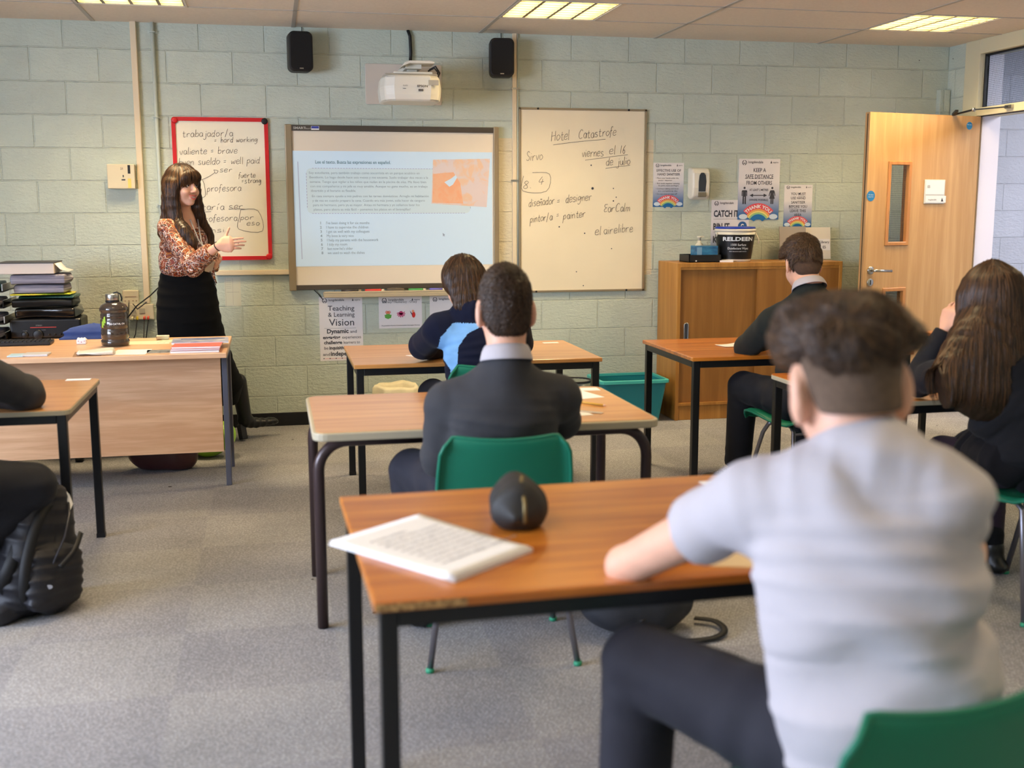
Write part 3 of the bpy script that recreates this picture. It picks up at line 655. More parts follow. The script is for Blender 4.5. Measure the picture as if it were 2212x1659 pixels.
for px, py, s_, wd, xh in ((1191, 305, 'Hotel', 40, .036), (1250, 300, 'Catastrofe', 82, .033), (1137, 347, 'Sirvo', 36, .034), (1257, 339, 'viernes', 47, .032), (1316, 333, 'el', 14, .032), (1338, 332, '16', 14, .032), (1309, 357, 'de julio', 54, .03), (1130, 407, '8.', 22, .03), (1163, 399, '4', 12, .03), (1142, 447, 'diseñador', 57, .03), (1203, 441, '=', 9, .03), (1222, 438, 'designer', 58, .031), (1145, 481, 'pintor/a', 50, .03), (1202, 471, '=', 8, .03), (1216, 474, 'painter', 50, .03), (1304, 458, 'EarCalm', 59, .031), (1285, 507, 'el', 14, .032), (1304, 505, 'aire', 30, .032), (1335, 502, 'libre', 32, .032)):
    a, b_ = at_wall(px, py, .015), at_wall(px+wd, py, .015); mb = MB(); hand(mb, s_, a, xh, w=.0030, width=(b_-a).x, slope=.08 if s_ in ('diseñador', 'designer', 'painter', 'pintor/a', 'Catastrofe', 'Hotel') else .03); build('handwritten_word', mb, M_pen, t)
def wl2(pts): return [(at_wall(x, y, .015).x, at_wall(x, y, .015).z) for x, y in pts]
for pts in ([(1195, 313), (1250, 306), (1308, 301)], [(1264, 346), (1310, 340), (1356, 334)], [(1308, 364), (1335, 360), (1361, 357)], [(1131, 380), (1129, 412), (1180, 413), (1187, 376), (1150, 373)]):
    mb = MB(); stroke(mb, wl2(pts), .0028, (0, F-.015, 0), (1, 0, 0), (0, 0, 1)); build('drawn_line', mb, M_pen, t)
mb = MB()
for px, py, r_ in ((1277, 357, .005), (1280, 407, .009), (1325, 407, .004), (1331, 426, .004), (1325, 434, .005), (1208, 490, .005), (1263, 504, .005), (1321, 537, .004), (1245, 587, .004), (1260, 617, .004)):
    p = at_wall(px, py, .015); mb.prism(circ(0, 0, r_, 10), p, (1, 0, 0), (0, 0, 1), (0, -1, 0), .001)
build('board_marks', mb, M_ink, t).data.name = 'marks'
# ------------------------------------------------------------------ interactive board
M_sf = mat('taupe_board_frame', (150, 134, 106), .4, metal=.2); M_sft = mat('dark_taupe_bar', (78, 70, 60), .4)
x0, x1, z0, z1 = 1.305, 2.695, .895, 1.955
t = wall_thing('interactive_whiteboard', 'interactive board showing the projected Spanish reading task', 'interactive board', x0, x1, z0, z1)
M_scr = mat('board_surface', (232, 220, 200), .4)
build('board_surface', wbox(MB(), x0+.03, x1-.03, z0+.03, z1-.03, 0, .03), M_scr, t)
for a, b_ in ((x0, x0+.045), (x1-.036, x1)): build('side_frame', wbox(MB(), a, b_, z0, z1, 0, .045), M_sf, t, bevel=.006)
build('top_frame', wbox(MB(), x0+.04, x1-.03, z1-.04, z1-.004, 0, .04), M_sft, t, bevel=.003); build('bottom_frame', wbox(MB(), x0+.04, x1-.03, z0+.004, z0+.036, 0, .04), M_sft, t, bevel=.003)
mb = MB(); text(mb, 'SMART', (x0+.055, F-.041, z1-.030), .021, bold=.02, sx=1.2); text(mb, 'Board', (x0+.13, F-.041, z1-.030), .014); build('frame_lettering', mb, mat('silver_print', (200, 196, 184), .4), t)
o = build('asset_label', wbox(MB(), x0+.168, x0+.218, z1-.034, z1-.01, .04, .0408), M_paper, t); build('label_band', wbox(MB(), x0+.170, x0+.216, z1-.025, z1-.011, .0408, .0412), mat('label_blue', (60, 70, 160), .5), o)
# projected picture
px0, px1, pz0, pz1 = 1.352, 2.652, 1.052, 1.790
def proj_mat(name, c, s_=1.0, c2=None, scale=10):
    m, nt, b = base_mat(name); b.inputs['Base Color'].default_value = (*lin([q*.8 for q in c]), 1); b.inputs['Roughness'].default_value = .5
    b.inputs['Emission Color'].default_value = (*lin(c), 1); b.inputs['Emission Strength'].default_value = s_
    if c2:
        n = nd(nt, 'ShaderNodeTexNoise', i_Scale=scale, i_Detail=5, i_Distortion=1.5); tc = nd(nt, 'ShaderNodeTexCoord'); nt.links.new(tc.outputs['Object'], n.inputs['Vector'])
        r = nd(nt, 'ShaderNodeValToRGB'); r.color_ramp.elements[0].position = .40; r.color_ramp.elements[1].position = .52
        r.color_ramp.elements[0].color = (*lin(c), 1); r.color_ramp.elements[1].color = (*lin(c2), 1); nt.links.new(n.outputs['Fac'], r.inputs[0]); nt.links.new(r.outputs[0], b.inputs['Emission Color'])
    return m
ES = .44
M_pj = proj_mat('projected_white', (206, 226, 240), ES)
scr = build('projected_picture', wbox(MB(), px0, px1, pz0, pz1, .0300, .0312), M_pj, t)
def SX(px): return px0+(px-634)/427*(px1-px0)
def SZ(py): return pz1-(py-327)/(576-327)*(pz1-pz0)
mb = MB(); P = rrect(SX(661), SX(1012), SZ(461), SZ(364), .03, 6); mb.prism(P, (0, F-.0312, 0), (1, 0, 0), (0, 0, 1), (0, -1, 0), .0004); build('text_panel', mb, proj_mat('projected_panel', (204, 220, 224), ES), scr)
mb = MB(); text(mb, 'Lee el texto. Busca las expresiones en español.', (SX(680), F-.0318, SZ(354)), .03, width=SX(839)-SX(680), bold=.012); build('heading_text', mb, proj_mat('projected_teal', (92, 128, 138), ES), scr)
mb = MB()
for k, (l_, xe) in enumerate((('Soy estudiante, pero también trabajo como socorrista en un parque acuático en', 901), ('Benidorm. Lo hago desde hace seis meses y me encanta. Suelo trabajar dos veces a la', 919), ('semana. Tengo que vigilar a los niños que nadan en la piscina de olas. Me llevo bien', 915), ('con mis compañeros y mi jefe es muy amable. Aunque no gano mucho, es un trabajo', 918), ('divertido y el horario es flexible.', 764))):
    x_ = 666+k*.8; text(mb, l_, (SX(x_), F-.0318, SZ(376+k*9.6)), .021, width=SX(xe)-SX(x_))
for k, (l_, xe) in enumerate((('En casa siempre ayudo a mis padres con las tareas domésticas. Arreglo mi habitación', 920), ('y de vez en cuando preparo la cena. Cuando era más joven, solía hacer de canguro', 912), ('para mi hermano, pero ya es mayor. Antes mi hermana y yo solíamos lavar los', 900), ('platos, pero ahora es más fácil – ponemos los platos en el lavavajillas!', 880))):
    x_ = 671+k; text(mb, l_, (SX(x_), F-.0318, SZ(426+k*9.6)), .021, width=SX(xe)-SX(x_))
for k, l_ in enumerate(("I've been doing it for six months", 'I have to supervise the children', 'I get on well with my colleagues', 'My boss is very nice', 'I help my parents with the housework', 'I tidy my room', "but now he's older", 'we used to wash the dishes')):
    z_ = SZ(484.5+k*9.3); text(mb, str(k+1), (SX(686+k*.3), F-.0318, z_), .024, bold=.02); text(mb, l_, (SX(699+k*.3), F-.0318, z_), .0245, sx=.88)
build('body_text', mb, proj_mat('projected_grey', (136, 152, 158), ES), scr)
# dashed outline of the panel
mb = MB()
P2 = rrect(SX(661), SX(1012), SZ(461), SZ(364), .03, 6); pts = [Vector((x, F-.0318, z)) for x, z in P2]; pts.append(pts[0])
for a, b_ in zip(pts, pts[1:]):
    n = max(1, int((b_-a).length/.018))
    for k in range(n): mb.bar(a+(b_-a)*(k/n), a+(b_-a)*((k+.6)/n), .003, .0004, up=(0, 1, 0)) if (b_-a).length > .02 else None
build('margin_line', MB().quad(*[(x, F-.0319, z) for x, z in ((SX(643), SZ(350)), (SX(645), SZ(350)), (SX(648), SZ(560)), (SX(646), SZ(560)))]), proj_mat('projected_margin', (176, 186, 206), ES), scr)
build('panel_outline', mb, proj_mat('projected_line', (160, 156, 186), ES), scr)
mb = MB().prism([(SX(931), SZ(344)), (SX(1056), SZ(341)), (SX(1048), SZ(448)), (SX(926), SZ(440))][::-1], (0, F-.0318, 0), (1, 0, 0), (0, 0, 1), (0, -1, 0), .0004)
o = build('projected_photo', mb, proj_mat('projected_pool_photo', (230, 192, 158), ES, (208, 216, 230), 9), scr)
mb = MB().prism([(SX(q), SZ(w_)) for q, w_ in ((931, 375), (975, 371), (990, 395), (996, 440), (928, 438))][::-1], (0, F-.0322, 0), (1, 0, 0), (0, 0, 1), (0, -1, 0), .0003); build('orange_area', mb, proj_mat('projected_orange', (238, 170, 128), ES, (232, 190, 150), 12), o)
mb = MB().prism([(SX(q), SZ(w_)) for q, w_ in ((955, 393), (970, 385), (980, 377), (983, 383), (974, 398), (966, 403))], (0, F-.0326, 0), (1, 0, 0), (0, 0, 1), (0, -1, 0), .0003); build('white_figure', mb, M_pj, o)
mb = MB().prism([(SX(950), SZ(505)), (SX(951), SZ(513)), (SX(953), SZ(511)), (SX(955), SZ(514)), (SX(954), SZ(509)), (SX(956), SZ(509))], (0, F-.0318, 0), (1, 0, 0), (0, 0, 1), (0, -1, 0), .0003); build('cursor', mb, proj_mat('projected_cursor', (150, 160, 176), ES), scr)
# pen tray, eraser, pens
tx0, tx1, tz = 1.52, 2.42, .852
pt = build('pen_tray', MB().box(tx0, tx1, F-.13, F-.0, tz, tz+.028).box(tx0, tx1, F-.13, F-.12, tz+.026, tz+.04), mat('tray_taupe', (176, 162, 134), .45), t, bevel=.008, seg=3)
for nm, cc, xa, xb in (('black', (46, 40, 38), 1.635, 1.765), ('red', (214, 62, 50), 1.79, 1.915), ('green', (64, 150, 70), 2.075, 2.19), ('blue', (98, 96, 176), 2.215, 2.32)):
    q = thing('marker_pen', f'{nm} pen lying in the tray under the interactive board', 'pen', ((xa+xb)/2, F-.085, tz+.030), 0, 'coloured pens in the board tray')
    mm = mat('pen_'+nm, cc, .4); build('pen_body', MB().tube([(xa, F-.085, tz+.040), (xa+.085, F-.085, tz+.040), (xb-.02, F-.085, tz+.040)], .0105, 12), mm, q)
    build('pen_cap', MB().tube([(xb-.02, F-.085, tz+.040), (xb, F-.085, tz+.040)], .0085, 12), M_pl if nm != 'black' else M_sf, q)
q = thing('board_eraser', 'dark oval eraser in the middle of the pen tray', 'eraser', (1.99, F-.08, tz+.030))
build('eraser_body', MB().lathe((1.99, F-.08, tz+.030), [(.06, 0), (.064, .012), (.055, .022), (.03, .026)], 28, sy=.38), mat('eraser_dark', (84, 74, 60), .5), q)
build('eraser_felt', MB().lathe((1.99, F-.08, tz+.0285), [(.058, 0), (.058, .004)], 28, sy=.36), M_black, q)
tag(build('board_cable', MB().tube([(1.46, F-.02, .90), (1.49, F-.012, .87), (1.52, F+.001, .83)], .003, 6), M_black), 'black cable running down from the lower left corner of the interactive board', 'cable')
# ------------------------------------------------------------------ speakers
M_spk = mat('speaker_cabinet', (26, 24, 22), .5); M_grl = mat('speaker_grille', (20, 19, 18), .85, bump=.5, bscale=700)
def speaker(x0, x1, z0, z1, label, rot):
    cx = (x0+x1)/2; t = thing('wall_speaker', label, 'speaker', (cx, F, z0), 0, 'black speakers above the boards')
    R_ = Matrix.Translation((cx, F-.12, 0)) @ Matrix.Rotation(rot, 4, 'Z') @ Matrix.Rotation(0, 4, 'X'); w_ = (x1-x0)/2-.004
    def tr(mb): mb.v = [tuple(R_ @ Vector(v)) for v in mb.v]; return mb
    mb = MB().prism(rrect(-w_, w_, z0, z1, .035, 6), (0, .05, 0), (1, 0, 0), (0, 0, 1), (0, -1, 0), .105); build('cabinet', tr(mb), M_spk, t, bevel=.01, seg=3)
    mb = MB().prism(rrect(-w_+.008, w_-.008, z0+.012, z1-.012, .03, 6), (0, -.054, 0), (1, 0, 0), (0, 0, 1), (0, -1, 0), .006); g = build('grille', tr(mb), M_grl, t, bevel=.003)
    build('badge', tr(MB().box(-.012, .012, -.062, -.0595, z0+.016, z0+.022)), M_chrome, g)
    build('wall_bracket', MB().box(cx-.02, cx+.02, F-.08, F, z0+.08, z0+.16), M_black, t)
    build('speaker_wire', MB().tube([(cx+.01, F-.05, z1-.01), (cx+.02, F-.012, z1+.02), (cx+.02, F-.008, CZ)], .0025, 6), M_black, t)
speaker(1.335, 1.492, 2.266, 2.51, 'black wall speaker left of the projector', .12)
speaker(2.615, 2.782, 2.262, 2.505, 'black wall speaker right of the projector', -.12)
# ------------------------------------------------------------------ projector
t = thing('projector', 'white short throw projector on a wall mount above the interactive board', 'projector', (2.08, F, 2.05))
M_pw = mat('projector_white', (226, 222, 208), .38); M_pg = mat('projector_grey', (176, 170, 154), .45)
build('wall_plate', MB().prism(rrect(1.826, 2.322, 2.09, 2.345, .012), (0, F-.012, 0), (1, 0, 0), (0, 0, 1), (0, 1, 0), .012), mat('mount_plate', (204, 196, 184), .5), t, bevel=.003)
# body: loft in x,y with a sloped front
A = [(1.875, 7.03), (1.895, 6.93), (1.95, 6.89), (2.17, 6.885), (2.225, 6.92), (2.25, 7.02), (2.245, 7.22), (1.88, 7.22)]
def ringz(z, s_, dy=0): cx_, cy_ = 2.062, 7.06; return [(cx_+(x-cx_)*s_, cy_+(y-cy_)*s_+dy, z) for x, y in A]
lv = [(2.062, .90), (2.072, .955), (2.10, .985), (2.135, 1.0), (2.15, 1.0), (2.20, .965), (2.215, .93)]
vs = []; n = len(A)
for z, s_ in lv: vs += ringz(z, s_)
mb = MB().add(vs, [(k*n+i, k*n+(i+1) % n, (k+1)*n+(i+1) % n, (k+1)*n+i) for k in range(len(lv)-1) for i in range(n)]+[tuple(range(n))[::-1], tuple(range((len(lv)-1)*n, len(lv)*n))], False)
build('projector_body', mb, M_pw, t, bevel=.012, seg=4)
build('top_cover', MB().prism([(1.90, 6.95), (2.22, 6.95), (2.22, 7.18), (1.90, 7.18)], (0, 0, 2.212), (1, 0, 0), (0, 1, 0), (0, 0, 1), .016), M_pg, t, bevel=.006)
build('mount_bracket', MB().box(1.955, 2.19, 6.96, 7.2, 2.226, 2.24).box(2.03, 2.13, 7.0, F-.01, 2.262, 2.30).box(2.05, 2.11, 7.06, 7.12, 2.24, 2.27), M_pw, t, bevel=.003)
build('mount_cover', MB().prism([(2.0, 2.265), (2.02, 2.292), (2.05, 2.302), (2.17, 2.304), (2.2, 2.298), (2.2, 2.286), (2.05, 2.286)], (0, 6.93, 0), (1, 0, 0), (0, 0, 1), (0, 1, 0), .16), M_pw, t, bevel=.004)
build('vent_grille', MB().box(2.155, 2.215, 6.884, 6.892, 2.155, 2.185), M_pg, t)
mb = MB(); fy = 6.8835
text(mb, 'EPSON', (2.085, fy, 2.142), .0185, bold=.02, sx=1.15); text(mb, '3LCD', (2.0, fy, 2.146), .012); mb.box(2.0, 2.018, fy-.001, fy, 2.131, 2.134).box(2.093, 2.122, fy-.001, fy, 2.118, 2.131)
build('front_lettering', mb, mat('logo_grey', (90, 86, 84), .5), t)
build('projector_cables', MB().tube([(2.17, 7.0, 2.25), (2.20, 6.95, 2.262), (2.225, 6.97, 2.24), (2.225, 7.05, 2.215)], .005, 8).tube([(2.18, 7.02, 2.26), (2.21, 6.97, 2.275), (2.24, 7.0, 2.24), (2.235, 7.08, 2.21)], .005, 8), M_black, t)
tag(build('projector_cable', MB().tube([(2.105, F-.015, CZ), (2.118, F-.02, 2.52), (2.122, F-.02, 2.42), (2.118, F-.02, 2.36)], .0105, 10), M_black), 'thick black cable dropping from the ceiling to the projector', 'cable')
# ------------------------------------------------------------------ sockets and leads behind the teacher's desk
t = wall_thing('wall_socket', 'upper cream double socket behind the teacher desk', 'socket', .268, .365, .80, .914, 'cream sockets behind the desk')
o = build('socket_plate', wbox(MB(), .268, .365, .802, .914, 0, .03), M_pl, t, bevel=.004)
mb = MB(); wbox(mb, .283, .35, .872, .876, .03, .031)
for xx in (.282, .305, .33, .35): wbox(mb, xx-.004, xx+.004, .845, .851, .03, .031)
build('socket_slots', mb, mat('socket_marks', (150, 120, 100), .5), o)
t = wall_thing('wall_socket', 'lower cream audio video socket box with coloured plugs', 'socket', .28, .45, .73, .835, 'cream sockets behind the desk')
o = build('socket_plate', wbox(MB(), .30, .452, .728, .826, 0, .035), M_pl, t, bevel=.004)
build('port_block', wbox(MB(), .318, .345, .756, .79, .035, .04), M_pg, o); build('port_block', wbox(MB(), .365, .40, .77, .80, .035, .04), M_pg, o)
for xx, cc in ((.352, (226, 200, 60)), (.395, (214, 80, 64)), (.418, (214, 80, 64)), (.322, (220, 214, 180))):
    build('jack_plug', MB().tube([(xx, F-.035, .745), (xx, F-.055, .742), (xx, F-.06, .73)], .007, 8), mat('plug%d%d' % (cc[0], cc[1]), cc, .5), t)
t = thing('power_lead', 'grey and black leads hanging from the sockets and crossing to the teacher', 'cables', (.4, F-.05, .5))
M_lead = mat('lead_grey', (70, 68, 66), .5)
for k, pts in enumerate(([(.565, 7.35, 1.0), (.45, 7.33, .89), (.37, 7.3, .83), (.28, 7.3, .72), (.27, 7.3, .5)], [(.33, 7.44, .83), (.36, 7.40, .80), (.42, 7.38, .845)], [(.352, 7.43, .73), (.34, 7.4, .64), (.30, 7.38, .55), (.28, 7.3, .3)], [(.395, 7.43, .73), (.39, 7.4, .62), (.41, 7.4, .45), (.40, 7.38, .2)], [(.42, 7.43, .73), (.40, 7.4, .6), (.36, 7.4, .5), (.35, 7.38, .2)], [(.305, 7.45, .84), (.295, 7.43, .74), (.30, 7.4, .6), (.31, 7.38, .2)])):
    pv = [Vector(p) for p in pts]; sm = []
    for i in range(len(pv)-1):
        for q in range(5): sm.append(pv[i].lerp(pv[i+1], q/5))
    build('lead', MB().tube(sm+[pv[-1]], .0035 if k else .0045, 6), M_lead if k % 2 else M_black, t)
# ------------------------------------------------------------------ posters
M_poster = mat('poster_paper', (232, 228, 230), .5)
def gradient(name, z0, z1, c0, c1):
    m, nt, b = base_mat(name); L = nt.links.new; tc = nd(nt, 'ShaderNodeTexCoord'); sp = nd(nt, 'ShaderNodeSeparateXYZ'); L(tc.outputs['Generated'], sp.inputs[0])
    r = nd(nt, 'ShaderNodeValToRGB'); r.color_ramp.elements[0].position = z0; r.color_ramp.elements[1].position = z1; r.color_ramp.elements[0].color = (*lin(c0), 1); r.color_ramp.elements[1].color = (*lin(c1), 1)
    L(sp.outputs['Z'], r.inputs[0]); L(r.outputs[0], b.inputs['Base Color']); b.inputs['Roughness'].default_value = .5; return m
M_covid = gradient('printed_blue_fade', .08, .62, (48, 104, 164), (230, 226, 226))
M_pink = mat('rainbow_red', (226, 86, 96), .5); M_orange = mat('rainbow_orange', (236, 168, 92), .5); M_yel = mat('rainbow_yellow', (236, 216, 120), .5); M_grn = mat('rainbow_green', (150, 200, 140), .5); M_blu = mat('rainbow_blue', (30, 110, 170), .5); M_cloud = mat('print_cloud', (206, 222, 236), .6)
def arc_band(mb, cx, cz, r0, r1, off, a0=25, a1=155, n=18):
    vs = []
    for k in range(n+1):
        a = math.radians(a0+(a1-a0)*k/n); vs += [(cx+r0*math.cos(a), F-off, cz+r0*math.sin(a)), (cx+r1*math.cos(a), F-off, cz+r1*math.sin(a))]
    mb.add(vs, [(2*i, 2*i+2, 2*i+3, 2*i+1) for i in range(n)], False)
def logo(mb, x0, x1, z1, sc=1):
    """crest, school name and trust mark along the poster head"""
    w_ = x1-x0; z_ = z1-.085*w_
    for a0, a1 in ((100, 260), (-80, 80)):
        arc_band(mb, x0+.13*w_, z_, .010*w_/.25, .014*w_/.25, .0025, a0, a1)
    arc_band(mb, x0+.13*w_, z_+.002, .004*w_/.25, .008*w_/.25, .0025, 200, 340)
    text(mb, 'longdendale', (x0+.22*w_, F-.0018, z_-.003), .075*w_, bold=.01)
    mb.prism([(x0+.76*w_, z_-.004), (x0+.80*w_, z_-.004), (x0+.78*w_, z_+.05*w_)], (0, F-.002, 0), (1, 0, 0), (0, 0, 1), (0, -1, 0), .0005)
    text(mb, 'aspire', (x0+.82*w_, F-.0018, z_-.002), .055*w_)
def rainbow(t, x0, x1, z0, h):
    cx = (x0+x1)/2; R0 = (x1-x0)*.40; cz = z0-R0*.28
    mb = MB(); arc_band(mb, cx, cz, R0*.86, R0*1.2, .0022, 40, 140); build('rainbow_red', mb, M_pink, t)
    for k, m_ in enumerate((M_orange, M_yel, M_grn)):
        mb = MB(); arc_band(mb, cx, cz, R0*(.78-.1*k), R0*(.87-.1*k), .0023+.0001*k, 32, 148); build('rainbow_band', mb, m_, t)
    mb = MB(); arc_band(mb, cx, cz, R0*.3, R0*.6, .0024, 34, 146); build('rainbow_blue', mb, M_blu, t)
    for s_ in (-1, 1): build('cloud', MB().prism(circ(cx+s_*R0*.92, z0+.02, R0*.26, 16, R0*.15), (0, F-.0026, 0), (1, 0, 0), (0, 0, 1), (0, -1, 0), .0003), M_cloud, t)
    mb = MB(); text(mb, 'THANK YOU', (cx, F-.0022, cz+R0*.93), R0*.27, align='CENTER', bold=.025, bend=R0*.93); build('banner_lettering', mb, M_signt, t)
def man(mb, cx, z0, h, woman=False):
    mb.prism(circ(cx, z0+h*.93, h*.065, 14), (0, F-.002, 0), (1, 0, 0), (0, 0, 1), (0, -1, 0), .0005)
    q = h
    body = [(-.13, .80), (.13, .80), (.17, .74), (.17, .46), (.12, .46), (.12, .70), (.105, .70), (.105, 0), (.02, 0), (.02, .42), (-.02, .42), (-.02, 0), (-.105, 0), (-.105, .70), (-.12, .70), (-.12, .46), (-.17, .46), (-.17, .74)]
    if woman: body = [(-.10, .80), (.10, .80), (.15, .74), (.21, .48), (.17, .46), (.11, .66), (.10, .6), (.17, .30), (.09, .30), (.09, 0), (.015, 0), (.015, .30), (-.015, .30), (-.015, 0), (-.09, 0), (-.09, .30), (-.17, .30), (-.10, .6), (-.11, .66), (-.17, .46), (-.21, .48), (-.15, .74)]
    mb.prism([(cx+x*q, z0+z*q) for x, z in body][::-1], (0, F-.002, 0), (1, 0, 0), (0, 0, 1), (0, -1, 0), .0005)
def poster(label, x0, x1, z0, z1, lines, m_, grad=True, group=None, name='poster'):
    t = wall_thing(name, label, 'poster', x0, x1, z0, z1, group)
    wdt = x1-x0; build('poster_sheet', wbox(MB(), x0, x1, z0, z1, 0, .0016), m_, t)
    mb = MB(); logo(mb, x0, x1, z1)
    for s_, fx, fz, sz, al, bo, wf in lines:
        z_ = z0+(z1-z0)*fz; x_ = x0+wdt*fx; W_ = wf*wdt if wf else None
        text(mb, s_, (x_, F-.0018, z_), sz*wdt, align=al, bold=bo, width=W_)
    return t, mb
Cc = 'CENTER'; K = .0
t, mb = poster('Teaching and Learning Vision poster under the pen tray', 1.492, 1.776, .424, .848, [], M_poster); x0, w_ = 1.492, .284
for s_, fx, py, sz, bo, wf in (('Teaching', .20, 671, .165, .0, .61), ('& Learning', .20, 684, .145, 0, .61), ('Vision', .22, 703, .23, .0, .58)):
    z_ = .848-(py-642)/136*.424; text(mb, s_, (x0+fx*w_, F-.0018, z_), sz*w_, width=wf*w_, bold=.004)
for s_, fx, py, sz, bo, wf in (('Dynamic', .16, 719, .14, .03, .50), ('and', .70, 719, .10, 0, .15), ('engaging', .07, 731, .11, .03, .40), ('experiences', .51, 731, .10, 0, .44), ('challenge', .09, 742, .11, .03, .42), ('learners to', .54, 742, .10, 0, .38), ('be', .09, 753.5, .10, 0, .09), ('inquisitive,', .21, 753.5, .11, .03, .42), ('reflective', .66, 753.5, .10, 0, .30), ('and', .06, 767, .10, 0, .16), ('independent', .24, 767, .14, .03, .70)):
    z_ = .848-(py-642)/136*.424; text(mb, s_, (x0+fx*w_, F-.0018, z_), sz*w_, width=wf*w_, bold=bo)
wbox(mb, x0+.03, x0+.24, .64, .6412, .0016, .0022)
for k in range(6): wbox(mb, x0+.02+k*.04, x0+.027+k*.04, .437, .443, .0016, .0022)
build('poster_lettering', mb, M_ink, t)
build('footer_strip', wbox(MB(), x0+.03, x0+.25, .439, .4405, .0016, .0021), M_pink, t)
t, mb = poster('landscape poster with three little cartoon animals under the board', 1.884, 2.173, .632, .843, [('Literacy - Numeracy - Oracy', .08, .80, .075, 'LEFT', 0, .80), ('Presentation Phonics Communication Strategies Choices', .06, .07, .035, 'LEFT', .01, .88)], M_poster)
build('poster_lettering', mb, M_ink, t)
g1 = mat('print_green', (96, 168, 70), .5); g2 = mat('print_magenta', (196, 52, 110), .5); g3 = mat('print_scarlet', (214, 48, 44), .5); g4 = mat('print_skin', (230, 160, 120), .5); g5 = mat('print_navy', (36, 44, 84), .5)
def blob(nm, P, m_, off=.0022): build(nm, MB().prism(P, (0, F-off, 0), (1, 0, 0), (0, 0, 1), (0, -1, 0), .0004), m_, t)
fx, fz = 1.945, .728
mb = MB()
for s_ in (-1, 1): arc_band(mb, fx+s_*.009, fz+.012, .006, .009, .0027, 0, 360)
build('frog_glasses', mb, g3, t); blob('frog_body', circ(fx, fz-.012, .020, 18, .013), g1); blob('frog_head', circ(fx, fz+.008, .014, 16, .011), g4, .002); blob('frog_book', [(fx-.024, fz-.004), (fx, fz-.016), (fx+.024, fz-.004), (fx+.02, fz-.026), (fx, fz-.034), (fx-.02, fz-.026)][::-1], g1, .0026)
ox = 2.032; mb = MB().prism(circ(ox, fz+.006, .013, 16, .012), (0, F-.0022, 0), (1, 0, 0), (0, 0, 1), (0, -1, 0), .0004)
for k in range(8):
    a = math.radians(-200+k*31.4); stroke(mb, [(ox, fz), (ox+.018*math.cos(a), fz+.016*math.sin(a)), (ox+.028*math.cos(a+.25), fz+.024*math.sin(a+.25))], .006, (0, F-.0022, 0), (1, 0, 0), (0, 0, 1), off=.0004)
build('octopus', mb, g2, t)
qx = 2.112; blob('parrot_body', circ(qx+.004, fz-.008, .012, 16, .020), g3); blob('parrot_head', circ(qx, fz+.016, .008, 12, .009), g4, .0025); blob('parrot_wing', [(qx-.022, fz+.022), (qx-.016, fz+.006), (qx-.004, fz-.016), (qx-.006, fz+.0)][::-1], g5, .0028)
t, mb = poster('half hidden poster behind the hooded pupil', 2.226, 2.50, .45, .842, [], M_poster); build('poster_lettering', mb, M_ink, t)
# notice sheets on the wall behind the skirt
t = wall_thing('notice_sheet', 'faded notice sheet taped right of the teacher\'s skirt', 'notice', .895, .995, .80, .985)
build('paper_sheet', wbox(MB(), .895, .996, .80, .985, 0, .001), mat('faded_paper', (206, 206, 188), .7), t)
mb = MB(); wbox(mb, .905, .985, .89, .8915, .001, .0015); wbox(mb, .90, .901, .80, .985, .001, .0015); wbox(mb, .945, .946, .81, .98, .001, .0015)
for k in range(5): wbox(mb, .905, .935, .965-k*.012, .966-k*.012, .001, .0015)
build('notice_lines', mb, mat('faint_ink', (140, 140, 140), .7), t)
# sanitiser posters
t, mb = poster('Effective use of hand sanitiser poster beside the large whiteboard', 3.787, 4.008, 1.431, 1.731, [('EFFECTIVE USE OF', .5, .80, .105, Cc, .008, .80), ('HAND SANITISER', .5, .715, .105, Cc, .008, .74)]+[('• Place your hands under the', .08, .64, .06, 'LEFT', 0, .75), ('sensor / dispenser', .16, .59, .055, 'LEFT', 0, .46), ('• Rub hands together covering', .08, .52, .06, 'LEFT', 0, .78), ('the palms, backs and fingers', .16, .47, .055, 'LEFT', 0, .68), ('• Continue rubbing until hands', .08, .40, .06, 'LEFT', 0, .75), ('are completely dry', .16, .35, .055, 'LEFT', 0, .64), ('• Do not rinse or wipe off', .08, .28, .06, 'LEFT', 0, .7)], M_covid)
build('poster_lettering', mb, M_ink, t); rainbow(t, 3.787, 4.008, 1.431, .07)
F = WY-.003
t, mb = poster('Keep a safe distance from others poster, largest of the blue ones', 4.413, 4.722, 1.342, 1.762, [('KEEP A', .5, .785, .125, Cc, .008, .30), ('SAFE DISTANCE', .5, .68, .125, Cc, .008, .68), ('FROM OTHERS', .5, .575, .125, Cc, .008, .62), ('AT LEAST 2 METRES', .5, .475, .065, Cc, .008, .46), ('(WHERE POSSIBLE)', .5, .31, .065, Cc, .008, .46)], M_covid)
man(mb, 4.459, 1.45, .12); man(mb, 4.668, 1.45, .12, True); wbox(mb, 4.458, 4.668, 1.625, 1.627, .0016, .0022)
wbox(mb, 4.52, 4.608, 1.507, 1.513, .0016, .0022)
mb.prism([(4.498, 1.51), (4.524, 1.522), (4.524, 1.498)][::-1], (0, F-.002, 0), (1, 0, 0), (0, 0, 1), (0, -1, 0), .0005).prism([(4.63, 1.51), (4.604, 1.522), (4.604, 1.498)], (0, F-.002, 0), (1, 0, 0), (0, 0, 1), (0, -1, 0), .0005)
build('poster_lettering', mb, M_ink, t); rainbow(t, 4.413, 4.722, 1.342, .1); F = WY
